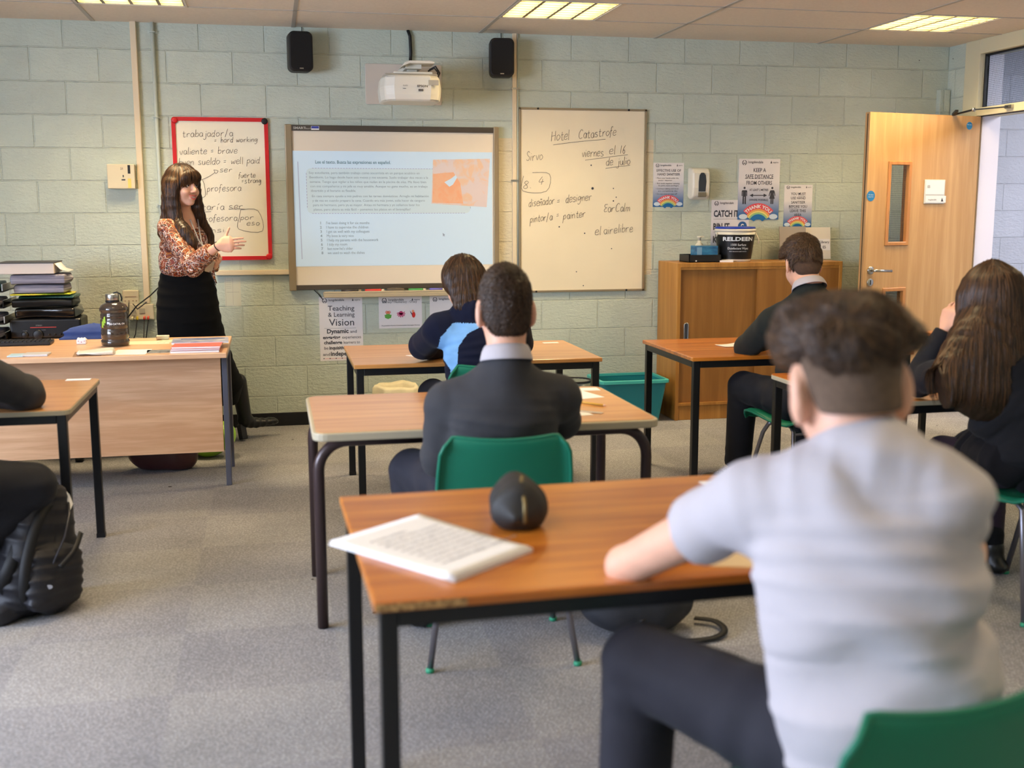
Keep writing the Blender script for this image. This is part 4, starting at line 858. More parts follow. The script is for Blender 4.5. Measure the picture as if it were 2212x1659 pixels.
t, mb = poster('You must use hand sanitiser before you leave poster, smallest blue one', 4.762, 4.978, 1.286, 1.584, [('YOU MUST', .5, .76, .12, Cc, .008, .52), ('USE HAND', .5, .66, .12, Cc, .008, .52), ('SANITISER', .5, .56, .12, Cc, .008, .50), ('BEFORE YOU', .5, .46, .12, Cc, .008, .64), ('LEAVE THIS', .5, .36, .12, Cc, .008, .56), ('AREA', .5, .265, .12, Cc, .008, .26)], M_covid)
wbox(mb, 4.867, 4.925, 1.505, 1.5065, .0016, .0022); wbox(mb, 4.80, 4.868, 1.416, 1.4175, .0016, .0022)
build('poster_lettering', mb, M_ink, t); rainbow(t, 4.762, 4.978, 1.286, .07)
M_catch = gradient('catch_it_fade', .1, .5, (120, 150, 190), (226, 222, 224))
t, mb = poster('Catch it Bin it Kill it poster behind the black tub', 4.218, 4.50, 1.08, 1.478, [('CATCH IT', .06, .71, .22, 'LEFT', .035, .66), ('BIN IT', .05, .485, .22, 'LEFT', .035, .43), ('KILL IT', .05, .26, .22, 'LEFT', .035, .5)], M_catch)
wbox(mb, 4.235, 4.46, 1.345, 1.3465, .0016, .0022); wbox(mb, 4.235, 4.34, 1.255, 1.2565, .0016, .0022); build('poster_lettering', mb, M_ink, t)
o = build('nhs_badge', MB().prism(circ(4.452, 1.295, .034, 26), (0, F-.0025, 0), (1, 0, 0), (0, 0, 1), (0, -1, 0), .0005), mat('badge_blue', (40, 92, 150), .5), t)
mb = MB(); arc_band(mb, 4.452, 1.30, .006, .012, .0035, 20, 200); wbox(mb, 4.432, 4.472, 1.276, 1.28, .003, .0035); build('badge_print', mb, M_signt, o)
# sanitiser dispenser
t = wall_thing('soap_dispenser', 'white hand sanitiser dispenser with smoked window between posters', 'dispenser', 4.04, 4.19, 1.475, 1.70)
mb = MB(); Pd = [(.0, 1.50), (.02, 1.488), (.065, 1.478), (.105, 1.50), (.115, 1.56), (.11, 1.66), (.085, 1.69), (.0, 1.70)]
mb.prism([(-d_, z_) for d_, z_ in Pd], (4.035, F, 0), (0, 1, 0), (0, 0, 1), (1, 0, 0), .125); build('dispenser_body', mb, mat('dispenser_white', (224, 220, 206), .3, coat=.3), t, bevel=.014, seg=4)
P = [(4.075, 1.535), (4.125, 1.535), (4.13, 1.60), (4.125, 1.645), (4.112, 1.662), (4.092, 1.662), (4.08, 1.645), (4.075, 1.60)]
build('smoked_window', MB().prism(P, (0, F-.1165, 0), (1, 0, 0), (0, 0, 1), (0, 1, 0), .003), mat('smoked_plastic', (44, 46, 54), .15, coat=.5), t, bevel=.001)
build('push_bar', MB().box(4.075, 4.13, F-.122, F-.06, 1.497, 1.53), mat('dispenser_grey', (120, 112, 92), .4), t, bevel=.004)
# pale painted access cover in the corner
t = wall_thing('access_cover', 'painted square cover high in the corner behind the door', 'wall box', 5.90, 5.99, 2.10, 2.26)
build('cover_box', wbox(MB(), 5.915, 5.995, 2.08, 2.256, 0, .05), M_wall, t, bevel=.003); build('cover_lid', wbox(MB(), 5.925, 5.985, 2.09, 2.246, .05, .053), M_wall, t)
# ================================================================== IMPLICIT SURFACES (smooth unions, meshed with surface nets)
V3 = lambda *a: np.array(a, float)
def unit(v): v = np.asarray(v, float); return v/(np.linalg.norm(v)+1e-9)
def smin(a, b, k):
    if k <= 0: return np.minimum(a, b)
    h = np.maximum(k-np.abs(a-b), 0)/k; return np.minimum(a, b)-h*h*k*.25
class Field:
    def __init__(s, lo, hi, h):
        s.h = h; s.lo = np.array(lo, float); n = np.ceil((np.array(hi)-s.lo)/h).astype(int)+1; s.n = n
        s.F = np.full(n, .2, np.float32)
    def region(s, lo, hi):
        a = np.clip(np.floor((np.array(lo)-s.lo)/s.h).astype(int), 0, s.n); b = np.clip(np.ceil((np.array(hi)-s.lo)/s.h).astype(int)+1, 0, s.n)
        if np.any(b <= a): return None
        ax = [(s.lo[i]+s.h*np.arange(a[i], b[i])).astype(np.float32) for i in range(3)]
        X, Y, Z = np.meshgrid(*ax, indexing='ij', sparse=True); return tuple(slice(a[i], b[i]) for i in range(3)), X, Y, Z
    def put(s, lo, hi, fn, k=.01, op='u', pad=None):
        pad = (k+.03) if pad is None else pad
        r = s.region(np.array(lo)-pad, np.array(hi)+pad)
        if r is None: return s
        sl, X, Y, Z = r; d = fn(X, Y, Z)
        if op == 'u': s.F[sl] = smin(s.F[sl], d, k)
        elif op == 's': s.F[sl] = -smin(-s.F[sl], d, k)
        elif op == 'i': s.F[sl] = -smin(-s.F[sl], -d, k)
        return s
    def cone(s, a, b, ra, rb=None, k=.01, op='u', flat=None):
        """tapered capsule; flat=(point, normal): cut at that plane"""
        rb = ra if rb is None else rb; a = np.asarray(a, float); b = np.asarray(b, float); ab = b-a; L2 = float(ab@ab)+1e-12
        def fn(X, Y, Z):
            px, py, pz = X-a[0], Y-a[1], Z-a[2]; t = np.clip((px*ab[0]+py*ab[1]+pz*ab[2])/L2, 0, 1)
            d = np.sqrt((px-t*ab[0])**2+(py-t*ab[1])**2+(pz-t*ab[2])**2)-(ra+(rb-ra)*t)
            if flat is not None:
                for p, n in (flat if isinstance(flat, list) else [flat]): n = unit(n); d = np.maximum(d, (X-p[0])*n[0]+(Y-p[1])*n[1]+(Z-p[2])*n[2])
            return d
        r = max(ra, rb); return s.put(np.minimum(a, b)-r, np.maximum(a, b)+r, fn, k, op)
    def ell(s, c, r, R=None, k=.01, op='u', cut=None):
        c = np.asarray(c, float); R = np.eye(3) if R is None else np.asarray(R)  # rows = axes
        def fn(X, Y, Z):
            px, py, pz = X-c[0], Y-c[1], Z-c[2]
            u = [(px*R[i][0]+py*R[i][1]+pz*R[i][2]) for i in range(3)]
            k0 = np.sqrt(sum((u[i]/r[i])**2 for i in range(3)))+1e-9; k1 = np.sqrt(sum((u[i]/r[i]**2)**2 for i in range(3)))+1e-9
            d = k0*(k0-1)/k1
            if cut is not None:
                for p, n in cut: n = unit(n); d = np.maximum(d, (X-p[0])*n[0]+(Y-p[1])*n[1]+(Z-p[2])*n[2])
            return d
        e = np.sqrt(sum((np.abs(R[i])*r[i])**2 for i in range(3))); return s.put(c-e, c+e, fn, k, op)
    def loft(s, pts, w, dp, right, k=.02, op='u', sq=2.2, cut=None):
        """spine with elliptical sections, half width w along 'right', half depth dp"""
        pts = [np.asarray(p, float) for p in pts]; right = unit(right)
        if len(pts) > 2:
            V = [np.concatenate([p, [a, b]]) for p, a, b in zip(pts, w, dp)]; q = []
            for i in range(len(V)-1):
                a, b, c, d = V[max(i-1, 0)], V[i], V[i+1], V[min(i+2, len(V)-1)]
                for j in range(3): t = j/3; q.append(.5*((2*b)+(c-a)*t+(2*a-5*b+4*c-d)*t*t+(3*b-3*c+d-a)*t**3))
            q.append(V[-1]); pts = [v[:3] for v in q]; w = [v[3] for v in q]; dp = [v[4] for v in q]
        m = max(max(w), max(dp))
        def fn(X, Y, Z):
            best = None
            for i in range(len(pts)-1):
                a, b = pts[i], pts[i+1]; ab = b-a; L2 = float(ab@ab); L = math.sqrt(L2); ax = ab/L
                rt = unit(right-ax*(right@ax)); bk = np.cross(rt, ax)
                px, py, pz = X-a[0], Y-a[1], Z-a[2]; t0 = (px*ab[0]+py*ab[1]+pz*ab[2])/L2; t = np.clip(t0, 0, 1)
                qx, qy, qz = px-t*ab[0], py-t*ab[1], pz-t*ab[2]
                u = qx*rt[0]+qy*rt[1]+qz*rt[2]; v = qx*bk[0]+qy*bk[1]+qz*bk[2]; l = (t0-t)*L
                ts = t*t*(3-2*t)*.5+t*.5
                W = w[i]+(w[i+1]-w[i])*ts; D = dp[i]+(dp[i+1]-dp[i])*ts
                q = (np.abs(u/W)**sq+np.abs(v/D)**sq)**(1/sq)
                mn = np.minimum(W, D); rr = np.sqrt(u*u+v*v)+1e-6
                d = (q-1)*np.minimum(rr/np.maximum(q, 1e-3), 1.2*mn)
                d = np.where(np.abs(l) > 1e-6, np.sqrt(np.maximum(d, 0)**2+l*l)+np.minimum(d, 0)*.9, d)
                best = d if best is None else smin(best, d, .02)
            if cut is not None:
                for p, n in cut: n = unit(n); best = np.maximum(best, (X-p[0])*n[0]+(Y-p[1])*n[1]+(Z-p[2])*n[2])
            return best
        lo = np.min(pts, axis=0)-m; hi = np.max(pts, axis=0)+m; return s.put(lo, hi, fn, k, op)
    def cutplane(s, p, n, k=.004):
        """remove what lies on the side n points to"""
        n = unit(n); sl, X, Y, Z = s.region(s.lo, s.lo+s.h*s.n); d = (X-p[0])*n[0]+(Y-p[1])*n[1]+(Z-p[2])*n[2]; s.F[sl] = -smin(-s.F[sl], -d, k); return s
    def displace(s, fn):
        r = s.region(s.lo, s.lo+s.h*s.n); sl, X, Y, Z = r; s.F[sl] = s.F[sl]+fn(X, Y, Z).astype(np.float32); return s
    def sample(s, P):
        q = (P-s.lo)/s.h; q = np.clip(q, 0, np.array(s.n)-1.001); i = q.astype(int); f = q-i; o = 0
        for dx in (0, 1):
            for dy in (0, 1):
                for dz in (0, 1):
                    w = (f[:, 0] if dx else 1-f[:, 0])*(f[:, 1] if dy else 1-f[:, 1])*(f[:, 2] if dz else 1-f[:, 2]); o = o+w*s.F[i[:, 0]+dx, i[:, 1]+dy, i[:, 2]+dz]
        return o
    def grad(s, P):
        e = s.h; g = np.stack([s.sample(P+np.eye(3)[i]*e)-s.sample(P-np.eye(3)[i]*e) for i in range(3)], 1); return g/(np.linalg.norm(g, axis=1, keepdims=True)+1e-9)
    def net(s):
        F = s.F; n = np.array(F.shape); S = F < 0
        S[0], S[-1] = False, False; S[:, 0], S[:, -1] = False, False; S[:, :, 0], S[:, :, -1] = False, False
        c = np.zeros(n-1, np.uint8)
        for dx in (0, 1):
            for dy in (0, 1):
                for dz in (0, 1): c += S[dx:n[0]-1+dx, dy:n[1]-1+dy, dz:n[2]-1+dz]
        act = np.argwhere((c > 0) & (c < 8)); idx = np.full(n-1, -1, np.int32); idx[tuple(act.T)] = np.arange(len(act))
        P = np.zeros((len(act), 3)); cnt = np.zeros(len(act)); C8 = [(x, y, z) for x in (0, 1) for y in (0, 1) for z in (0, 1)]
        for a in C8:
            for ax in range(3):
                if a[ax]: continue
                b = list(a); b[ax] = 1
                A = act+np.array(a); B = act+np.array(b); fa = F[tuple(A.T)]; fb = F[tuple(B.T)]; sa = S[tuple(A.T)]; sb = S[tuple(B.T)]
                m = sa != sb; t = np.where(m, np.clip(fa/(fa-fb+1e-12), 0, 1), 0)
                pos = np.repeat(np.array(a, float)[None], len(act), 0); pos[:, ax] += t; P[m] += pos[m]; cnt[m] += 1
        P = (act+P/np.maximum(cnt, 1)[:, None])*s.h+s.lo
        Q = []
        for ax in range(3):
            o1, o2 = [(1, 2), (2, 0), (0, 1)][ax]
            sh = [slice(None)]*3; sh2 = [slice(None)]*3; sh[ax] = slice(0, n[ax]-1); sh2[ax] = slice(1, n[ax])
            A = S[tuple(sh)]; B = S[tuple(sh2)]; e = np.argwhere(A != B); e = e[(e[:, o1] > 0) & (e[:, o2] > 0)]
            if not len(e): continue
            fl = S[tuple(e.T)]
            def g(d1, d2): q = e.copy(); q[:, o1] -= d1; q[:, o2] -= d2; return idx[tuple(q.T)]
            q = np.stack([g(1, 1), g(0, 1), g(0, 0), g(1, 0)], 1); q[~fl] = q[~fl][:, ::-1]; Q.append(q)
        Fq = np.concatenate(Q); Fq = Fq[(Fq >= 0).all(1)]; return P, Fq
    def mesh(s, name, mats, parent=None, relax=1, mi=None, smooth=True):
        P, Q = s.net()
        for _ in range(relax):
            A = np.zeros_like(P); c = np.zeros(len(P))
            for i in range(4):
                j = (i+1) % 4; np.add.at(A, Q[:, i], P[Q[:, j]]); np.add.at(A, Q[:, j], P[Q[:, i]]); np.add.at(c, Q[:, i], 1); np.add.at(c, Q[:, j], 1)
            P = P*.4+.6*A/np.maximum(c, 1)[:, None]
        m = None
        if mi is not None: m = mi(P[Q].mean(1))
        return mesh_np(name, P, Q, mats, parent, mi=m, smooth=smooth)
def noise3(seed, freq, n=5):
    r = np.random.RandomState(seed); D = r.normal(size=(n, 3)); D /= np.linalg.norm(D, axis=1)[:, None]; D *= freq*r.uniform(.6, 1.6, size=(n, 1)); ph = r.uniform(0, 6.28, n)
    return lambda X, Y, Z: sum(np.sin(D[i, 0]*X+D[i, 1]*Y+D[i, 2]*Z+ph[i]) for i in range(n))/n
def folds(F, p, ax, amp, freq, rad, seed=0, sharp=1.0):
    """cloth folds: ridges across direction ax near point p"""
    ax = unit(ax); w = noise3(seed, 14); p = np.asarray(p, float)
    r = F.region(p-rad*2, p+rad*2)
    if r is None: return
    sl, X, Y, Z = r; t = (X-p[0])*ax[0]+(Y-p[1])*ax[1]+(Z-p[2])*ax[2]
    g = np.exp(-((X-p[0])**2+(Y-p[1])**2+(Z-p[2])**2)/(rad*rad))
    s = np.sin(freq*(t+.018*w(X, Y, Z))); s = np.sign(s)*np.abs(s)**sharp
    F.F[sl] += (amp*g*s).astype(np.float32)
def strands(name, F, roots, dirf, length, steps, width, mats, parent, lift=.003, jitter=.15, seed=1, taper=True, lenvar=.35, stick=.6, mi=None):
    """thin hair ribbons that run over an implicit surface"""
    r = np.random.RandomState(seed); P = roots.copy(); N = len(P); L = length*(1-lenvar*r.rand(N)) if np.isscalar(length) else length*(1-lenvar*r.rand(N)); st = (L/steps)[:, None]
    pts = [P.copy()]; nrm = [F.grad(P)]; rnd = r.normal(size=(N, 3))*jitter; lf = lift*(.2+r.rand(N)*1.3)
    D0 = None
    for k in range(steps):
        n = F.grad(P); d = dirf(P, n)+rnd; dt = d-n*(d*n).sum(1)[:, None]*stick; dt /= (np.linalg.norm(dt, axis=1)[:, None]+1e-9)
        P = P+dt*st; v = F.sample(P); g = F.grad(P); tgt = lf*math.sin(min(1, (k+1)/2)*PI/2)
        P = P-g*((v-tgt)*stick)[:, None]*np.where(v-tgt < .03, 1, 0)[:, None]; pts.append(P.copy()); nrm.append(g)
    pts = np.array(pts); nrm = np.array(nrm); K = steps+1
    T = np.gradient(pts, axis=0); T /= np.linalg.norm(T, axis=2, keepdims=True)+1e-9; S = np.cross(T, nrm); S /= np.linalg.norm(S, axis=2, keepdims=True)+1e-9
    w = width*(.6+.8*r.rand(N))
    tw = np.array([1-(.85*(k/steps)**2 if taper else 0) for k in range(K)])
    A = pts+S*(w[None, :]*tw[:, None])[:, :, None]*.5; B = pts-S*(w[None, :]*tw[:, None])[:, :, None]*.5; C = pts+nrm*(w[None, :]*tw[:, None])[:, :, None]*.45
    V = np.stack([A, C, B], 2).transpose(1, 0, 2, 3).reshape(-1, 3)   # strand, step, (a,c,b)
    b = (np.arange(N)*K*3)[:, None, None]; k = (np.arange(steps)*3)[None, :, None]; q1 = np.array([0, 3, 4, 1])[None, None]; q2 = np.array([1, 4, 5, 2])[None, None]
    Q = np.concatenate([(b+k+q1).reshape(-1, 4), (b+k+q2).reshape(-1, 4)])
    m = None
    if isinstance(mats, (list, tuple)) and len(mats) > 1:
        pm = r.randint(0, len(mats), N); m = np.concatenate([np.repeat(pm, steps)]*2)
    return mesh_np(name, V, Q, mats, parent, mi=m)
def surf_points(F, n, cond=None, seed=3):
    P, Q = F.net(); r = np.random.RandomState(seed); c = P[Q].mean(1)
    if cond is not None: c = c[cond(c)]
    return c[r.randint(0, len(c), n)]+r.uniform(-.5, .5, (n, 3))*F.h
# ------------------------------------------------------------------ people
def frame3(fwd, up=(0, 0, 1)):
    f = unit(fwd); u = unit(np.array(up, float)-f*np.dot(up, f)); r = np.cross(f, u); return r, f, u
SKINM = {}
def skin_mat(name, c, rough=.5):
    m = mat(name, c, rough, var=.06, vscale=25); b = m.node_tree.nodes['Principled BSDF']; b.inputs['Subsurface Weight'].default_value = .12; b.inputs['Subsurface Radius'].default_value = (.012, .005, .003); b.inputs['Subsurface Scale'].default_value = .6; return m
M_skin = skin_mat('skin_pale', (218, 168, 142)); M_skin2 = skin_mat('skin_fair', (214, 160, 134))
M_earr = skin_mat('skin_ear', (220, 130, 104))
def head(F, c, R, sc=1.0, neck=None, face=True, nr=.054, es=1.0):
    """c centre, R=(right, fwd, up)"""
    r, f, u = R; W = lambda x, y, z: c+sc*(r*x+f*y+u*z); RR = [r, f, u]; e = lambda p, q, k=.012, op='u', RM=None: F.ell(W(*p), [sc*x for x in q], RM if RM is not None else RR, k=k*sc, op=op)
    e((0, -.012, .030), (.077, .096, .086), .02); e((0, .036, -.042), (.057, .058, .072), .03); e((0, .066, -.100), (.024, .024, .018), .022)
    e((.030, .0, -.072), (.026, .05, .026), .03); e((-.030, .0, -.072), (.026, .05, .026), .03)
    for s in (-1, 1):
        e((s*.037, .058, -.036), (.024, .028, .030), .02)
        # ear
        F.ell(W(s*.079, -.012, -.012), [.010*sc*es, .019*sc*es, .032*sc*es], [unit(r+s*f*.35), unit(f-s*r*.35-u*.1), unit(u+f*.15)], k=.008*sc); e((s*.089, -.008, -.010), (.007, .010, .018), .005, 's'); e((s*.080, -.008, -.040), (.006, .010, .010), .006)
    if face:
        e((0, .080, .020), (.052, .014, .012), .014)
        for s in (-1, 1): e((s*.031, .100, .001), (.018, .012, .011), .01, 's')
        F.cone(W(0, .088, .006), W(0, .112, -.030), .008*sc, .0115*sc, k=.012*sc)
        for s in (-1, 1): e((s*.011, .100, -.036), (.008, .010, .007), .006)
        e((0, .091, -.064), (.024, .011, .0065), .006); e((0, .089, -.076), (.021, .012, .0075), .006); e((0, .108, -.070), (.026, .008, .0016), .003, 's')
    if neck is not None: F.cone(W(0, -.022, -.05), neck, nr*sc, nr*1.08*sc, k=.03)
def finger(F, base, d, up, lens, r0, curl, k=.004):
    """chain of three phalanges bending towards -up"""
    p = np.array(base, float); d = unit(d); up = unit(up-d*np.dot(up, d)); r = r0
    for L, c in zip(lens, curl):
        a = math.radians(c); d2 = unit(d*math.cos(a)-up*math.sin(a)); up = unit(up*math.cos(a)+d*math.sin(a)); d = d2; q = p+d*L; F.cone(p, q, r, r*.88, k=k); p = q; r *= .88
def hand_sdf(F, wrist, d, pn, side=1, sc=1.0, curl=(15, 20, 12), spread=.10, thumb=(.75, .45), tc=(10, 15)):
    """d: direction of fingers, pn: back-of-hand normal, side: +1 thumb towards cross(d,pn)"""
    d = unit(d); pn = unit(pn-d*np.dot(pn, d)); s = np.cross(d, pn)*side; w = np.array(wrist, float)
    F.loft([w, w+d*.035*sc, w+d*.085*sc], [.026*sc, .036*sc, .040*sc], [.019*sc, .015*sc, .012*sc], s, k=.012)
    for i, (o, L) in enumerate(((.030, .078), (.010, .088), (-.010, .082), (-.029, .064))):
        b = w+d*(.086-.004*abs(i-1))*sc+s*o*sc; fd = unit(d+s*spread*(1.5-i)*.9)
        finger(F, b-d*.008*sc, fd, pn, [L*.5*sc, L*.28*sc, L*.24*sc], .0088*sc, [c+i*3 for c in curl])
    tb = w+d*.028*sc+s*.026*sc; F.cone(w+d*.012*sc+s*.012*sc, tb+s*.008*sc, .016*sc, .013*sc, k=.01)
    finger(F, tb, unit(d*thumb[1]+s*thumb[0]-pn*.25), pn, [.036*sc, .030*sc, .024*sc], .0105*sc, [tc[0], tc[1], 5])
def bounds(*pts, pad=.15): P = np.array(pts, float); return P.min(0)-pad, P.max(0)+pad
def shoe(F, ankle, toe, sc=1.0):
    a = np.array(ankle, float); d = unit([toe[0]-a[0], toe[1]-a[1], 0]); s = np.array([-d[1], d[0], 0]); g = np.array([a[0], a[1], 0])
    F.loft([g-d*.055*sc+V3(0, 0, .03), g+d*.06*sc+V3(0, 0, .03), g+d*.17*sc+V3(0, 0, .026)], [.034*sc, .042*sc, .036*sc], [.03, .03, .024], s, k=.01)
    F.ell(g+d*.165*sc+V3(0, 0, .030), [.042*sc, .048*sc, .030], [s, d, V3(0, 0, 1)], k=.015)
    F.cone(g-d*.01+V3(0, 0, .045), g-d*.005+V3(0, 0, .10), .040*sc, .042*sc, k=.02)
# ================================================================== PEOPLE
def A(px, py, Y): return np.array(at(px, py, Y))
UP = V3(0, 0, 1)
def fabric(name, c, rough=.85, bs=500, bump=.25, var=.08, sheen=.04, **k): return mat(name, c, rough, bump=bump, bscale=bs, var=var, vscale=18, sheen=sheen, spec=.2, **k)
M_jump = fabric('charcoal_jumper', (58, 58, 61), bs=700); M_trs = fabric('dark_grey_trousers', (40, 40, 48), bs=900, rough=.75)
M_trs2 = fabric('black_trousers', (30, 31, 37), bs=900, rough=.7); M_blz = fabric('bottle_black_blazer', (34, 38, 36), bs=800); M_shirt = fabric('white_shirt_cotton', (178, 173, 178), bs=1200, bump=.1, var=.02, rough=.7)
M_tight = fabric('purple_black_tights', (44, 32, 46), rough=.6); M_shoe = mat('black_shoe_leather', (18, 18, 18), .4); M_sock = fabric('black_sock', (18, 18, 20))
M_hd = [mat('hair_dark_brown', (48, 34, 24), .45, spec=.4), mat('hair_brown', (66, 46, 30), .42, spec=.4), mat('hair_black_brown', (34, 25, 19), .45, spec=.4)]
M_hb = [mat('hair_mid_brown', (92, 66, 42), .42), mat('hair_deep_brown', (64, 45, 30), .42), mat('hair_light_brown', (122, 90, 56), .42)]
M_hl = [mat('hair_long_brown', (64, 42, 26), .38, spec=.5), mat('hair_long_dark', (44, 29, 19), .38, spec=.5), mat('hair_long_warm', (92, 62, 36), .38, spec=.5)]
M_fade2 = mat('clipped_hair_dark', (80, 60, 46), .85, bump=1, bscale=900, var=.18, vscale=90)
M_fade = mat('clipped_hair', (104, 84, 68), .85, bump=1, bscale=900, var=.18, vscale=90)
def basis(fw): r, f, u = frame3(fw); return r, f, u
def body(J, h=.007, hsc=1.0, hd=None, skin=None, parent=None, hands=True, name='body', face=True, es=1.0, tw=(.135, .115, .15, .145), td=(.10, .085, .10, .075), legs=True):
    pts = [J[k] for k in J if k not in ('face', 'fw', 'hdL', 'hdR', 'pnL', 'pnR', 'up')]
    lo, hi = bounds(*pts, pad=.16); F = Field(lo, hi, h)
    r = unit(J['shR']-J['shL']); 
    F.loft([J['hip'], J['waist'], J['chest'], J['up_']], tw, td, r, k=.02)
    F.loft([J['shL'], (J['shL']+J['shR'])/2+UP*.02, J['shR']], [.05, .062, .05], [.05, .055, .05], np.cross(unit(J['shR']-J['shL']), UP), k=.04)
    F.cone(J['up_']-UP*.02, J['neck'], .10, .055, k=.05)
    for s, sx in (('L', -1), ('R', 1)):
        F.cone(J['sh'+s], J['el'+s], .049, .038, k=.02); F.cone(J['el'+s], J['wr'+s], .040, .027, k=.01)
        if hands: hand_sdf(F, J['wr'+s], J.get('hd'+s, J['wr'+s]-J['el'+s]), J.get('pn'+s, UP), side=(1 if s == 'L' else -1)*J.get('ts', 1), sc=hsc*.95)
        if legs:
            hp = J['hip']+r*sx*.085; F.cone(hp, J['kn'+s], .082, .056, k=.03); F.cone(J['kn'+s], J['an'+s], .054, .036, k=.01)
    R = basis(J['face']) if 'up' not in J else frame3(J['face'], J['up'])
    head(F, J['head'], R, hsc, neck=J['neck'], face=face, es=es)
    o = F.mesh(name, [skin or M_skin, M_earr], parent, relax=1); return o, F, R
def garment(name, J, w, dp, m, parent, h=.007, pts=None, sleeves=True, rs=(.062, .052, .046, .038), cuts=(), k=.03, fold=(), shoulder=.06, long_=True, nk=.075, relax=1, extra=None, amp=.002, seed=0, mi=None, endw=1.0):
    P = pts or [J['hip'], J['waist'], J['chest'], J['up_']]; r = unit(J['shR']-J['shL'])
    ends = [J['wrL'], J['wrR']] if sleeves else []
    lo, hi = bounds(*P, J['shL'], J['shR'], J['elL'], J['elR'], J['neck'], *ends, pad=.15); F = Field(lo, hi, h)
    F.loft(P, w, dp, r, k=k)
    mid = (J['shL']+J['shR'])/2
    F.loft([J['shL'], mid+UP*.025, J['shR']], [shoulder, shoulder+.022, shoulder], [shoulder*.95, shoulder+.008, shoulder*.95], np.cross(r, UP), k=.05)
    F.cone(J['up_'], J['neck']-UP*.012, .10, nk, k=.05)
    for q_ in 'LR': F.cone(J['neck']-UP*.045, J['sh'+q_]-UP*.004, nk*.62, shoulder*.86, k=.05)
    for s in 'LR':
        a, e, wv = J['sh'+s], J['el'+s], J['wr'+s]
        if long_:
            F.cone(a, e, rs[0], rs[1], k=.03); F.cone(e, wv, rs[1], rs[3], k=.012, flat=(wv-(wv-e)*.04, wv-e))
        elif long_ is False:
            q = a+(e-a)*.48; F.cone(a, q, rs[0], rs[1], k=.03, flat=(a+(e-a)*.42, e-a)); 
    for p, n in cuts: F.cutplane(p, n)
    if extra: extra(F)
    n1 = noise3(seed+5, 22); n2 = noise3(seed+9, 60)
    F.displace(lambda X, Y, Z: amp*n1(X, Y, Z)+amp*.35*n2(X, Y, Z))
    for a in fold: folds(F, *a)
    return F.mesh(name, m, parent, relax=relax, mi=mi), F
def trousers(name, J, m, parent, h=.008, r0=.098, rk=.072, ra=.055, seed=3, fold=True, kneebag=.0):
    rr = unit(J['shR']-J['shL']); lo, hi = bounds(J['hip'], J['knL'], J['knR'], J['anL'], J['anR'], pad=.16); F = Field(lo, hi, h)
    F.loft([J['hip']+rr*.12, J['hip']-rr*.12], [.105, .105], [.11, .11], UP, k=.03); F.loft([J['hip'], J['waist']], [.15, .13], [.11, .10], rr, k=.03)
    for s, sx in (('L', -1), ('R', 1)):
        hp = J['hip']+rr*sx*.09; F.cone(hp, J['kn'+s], r0, rk, k=.03); F.cone(J['kn'+s], J['an'+s], rk*.97, ra, k=.012, flat=(J['an'+s]+UP*.0, J['an'+s]-J['kn'+s]))
        if fold:
            folds(F, J['kn'+s]+V3(0, -.03, -.03), UP, .0035, 95, .09, seed=seed+sx, sharp=.8); folds(F, hp+unit(J['kn'+s]-hp)*.1, unit(J['kn'+s]-hp), .005, 70, .12, seed=seed)
            folds(F, J['an'+s]+UP*.05, UP, .003, 110, .08, seed=seed)
    n1 = noise3(seed, 20); F.displace(lambda X, Y, Z: .0022*n1(X, Y, Z))
    return F.mesh(name, m, parent, relax=1), F
def shoes(J, parent, laces=True):
    for s in 'LR':
        a = J['an'+s]; d = unit(J['to'+s][:2]-a[:2]); t3 = V3(d[0], d[1], 0)
        F = Field([a[0]-.26, a[1]-.26, -.02], [a[0]+.26, a[1]+.26, a[2]+.06], .006); 
        lift = max(0, a[2]-.10)
        shoe(F, [a[0], a[1], 0], [a[0]+d[0], a[1]+d[1]]); F.cutplane((0, 0, .006), (0, 0, -1))
        o = F.mesh('shoe', M_shoe, parent, relax=2)
        mb = MB()
        for k in range(4):
            c = a*0+V3(a[0], a[1], 0)+t3*(.045+.022*k); z = .088-.010*k; sd = V3(-d[1], d[0], 0); mb.tube([c-sd*.022+UP*(z-.012), c+UP*z, c+sd*.022+UP*(z-.012)], .003, 6)
        build('shoe_laces', mb, M_sock, o)
        Fs = Field(a-V3(.08, .08, .1), a+V3(.08, .08, .12), .006); Fs.cone(V3(a[0], a[1], .07), a+UP*.06, .040, .042); Fs.mesh('sock', M_sock, parent)
def collar(name, J, m, parent, r=.066, hgt=.038, tilt=(0, 0, 0), z0=-.012, fold=True):
    """shirt collar: standing band with a turned down leaf"""
    c = J['neck']; n = 40; up = unit(J['head']-J['neck']+V3(0, 0, .05)); f = unit(J['fw']-up*np.dot(J['fw'], up)); rr = np.cross(f, up); vs = []; fs = []
    prof = [(0, 0), (-.006, hgt), (.002, hgt+.004), (.010, hgt*.6), (.016, -.004), (.013, -.006), (.006, hgt*.5), (0, hgt*.9)]
    for k in range(n):
        a = 2*PI*(k+.5)/n; ca, sa = math.cos(a), math.sin(a)
        for q, (dr, dz) in enumerate(prof):
            R_ = r+dr+(.004 if q > 2 else 0); fr = max(0, sa); dz2 = dz-(.028*fr**2)
            vs.append(tuple(c+rr*ca*R_+f*sa*R_*1.02+up*(dz2+z0)))
    K = len(prof)
    for k in range(n): 
        for q in range(K): fs.append((k*K+q, k*K+(q+1) % K, ((k+1) % n)*K+(q+1) % K, ((k+1) % n)*K+q))
    return build(name, MB().add(vs, fs, True), m, parent, subsurf=1)
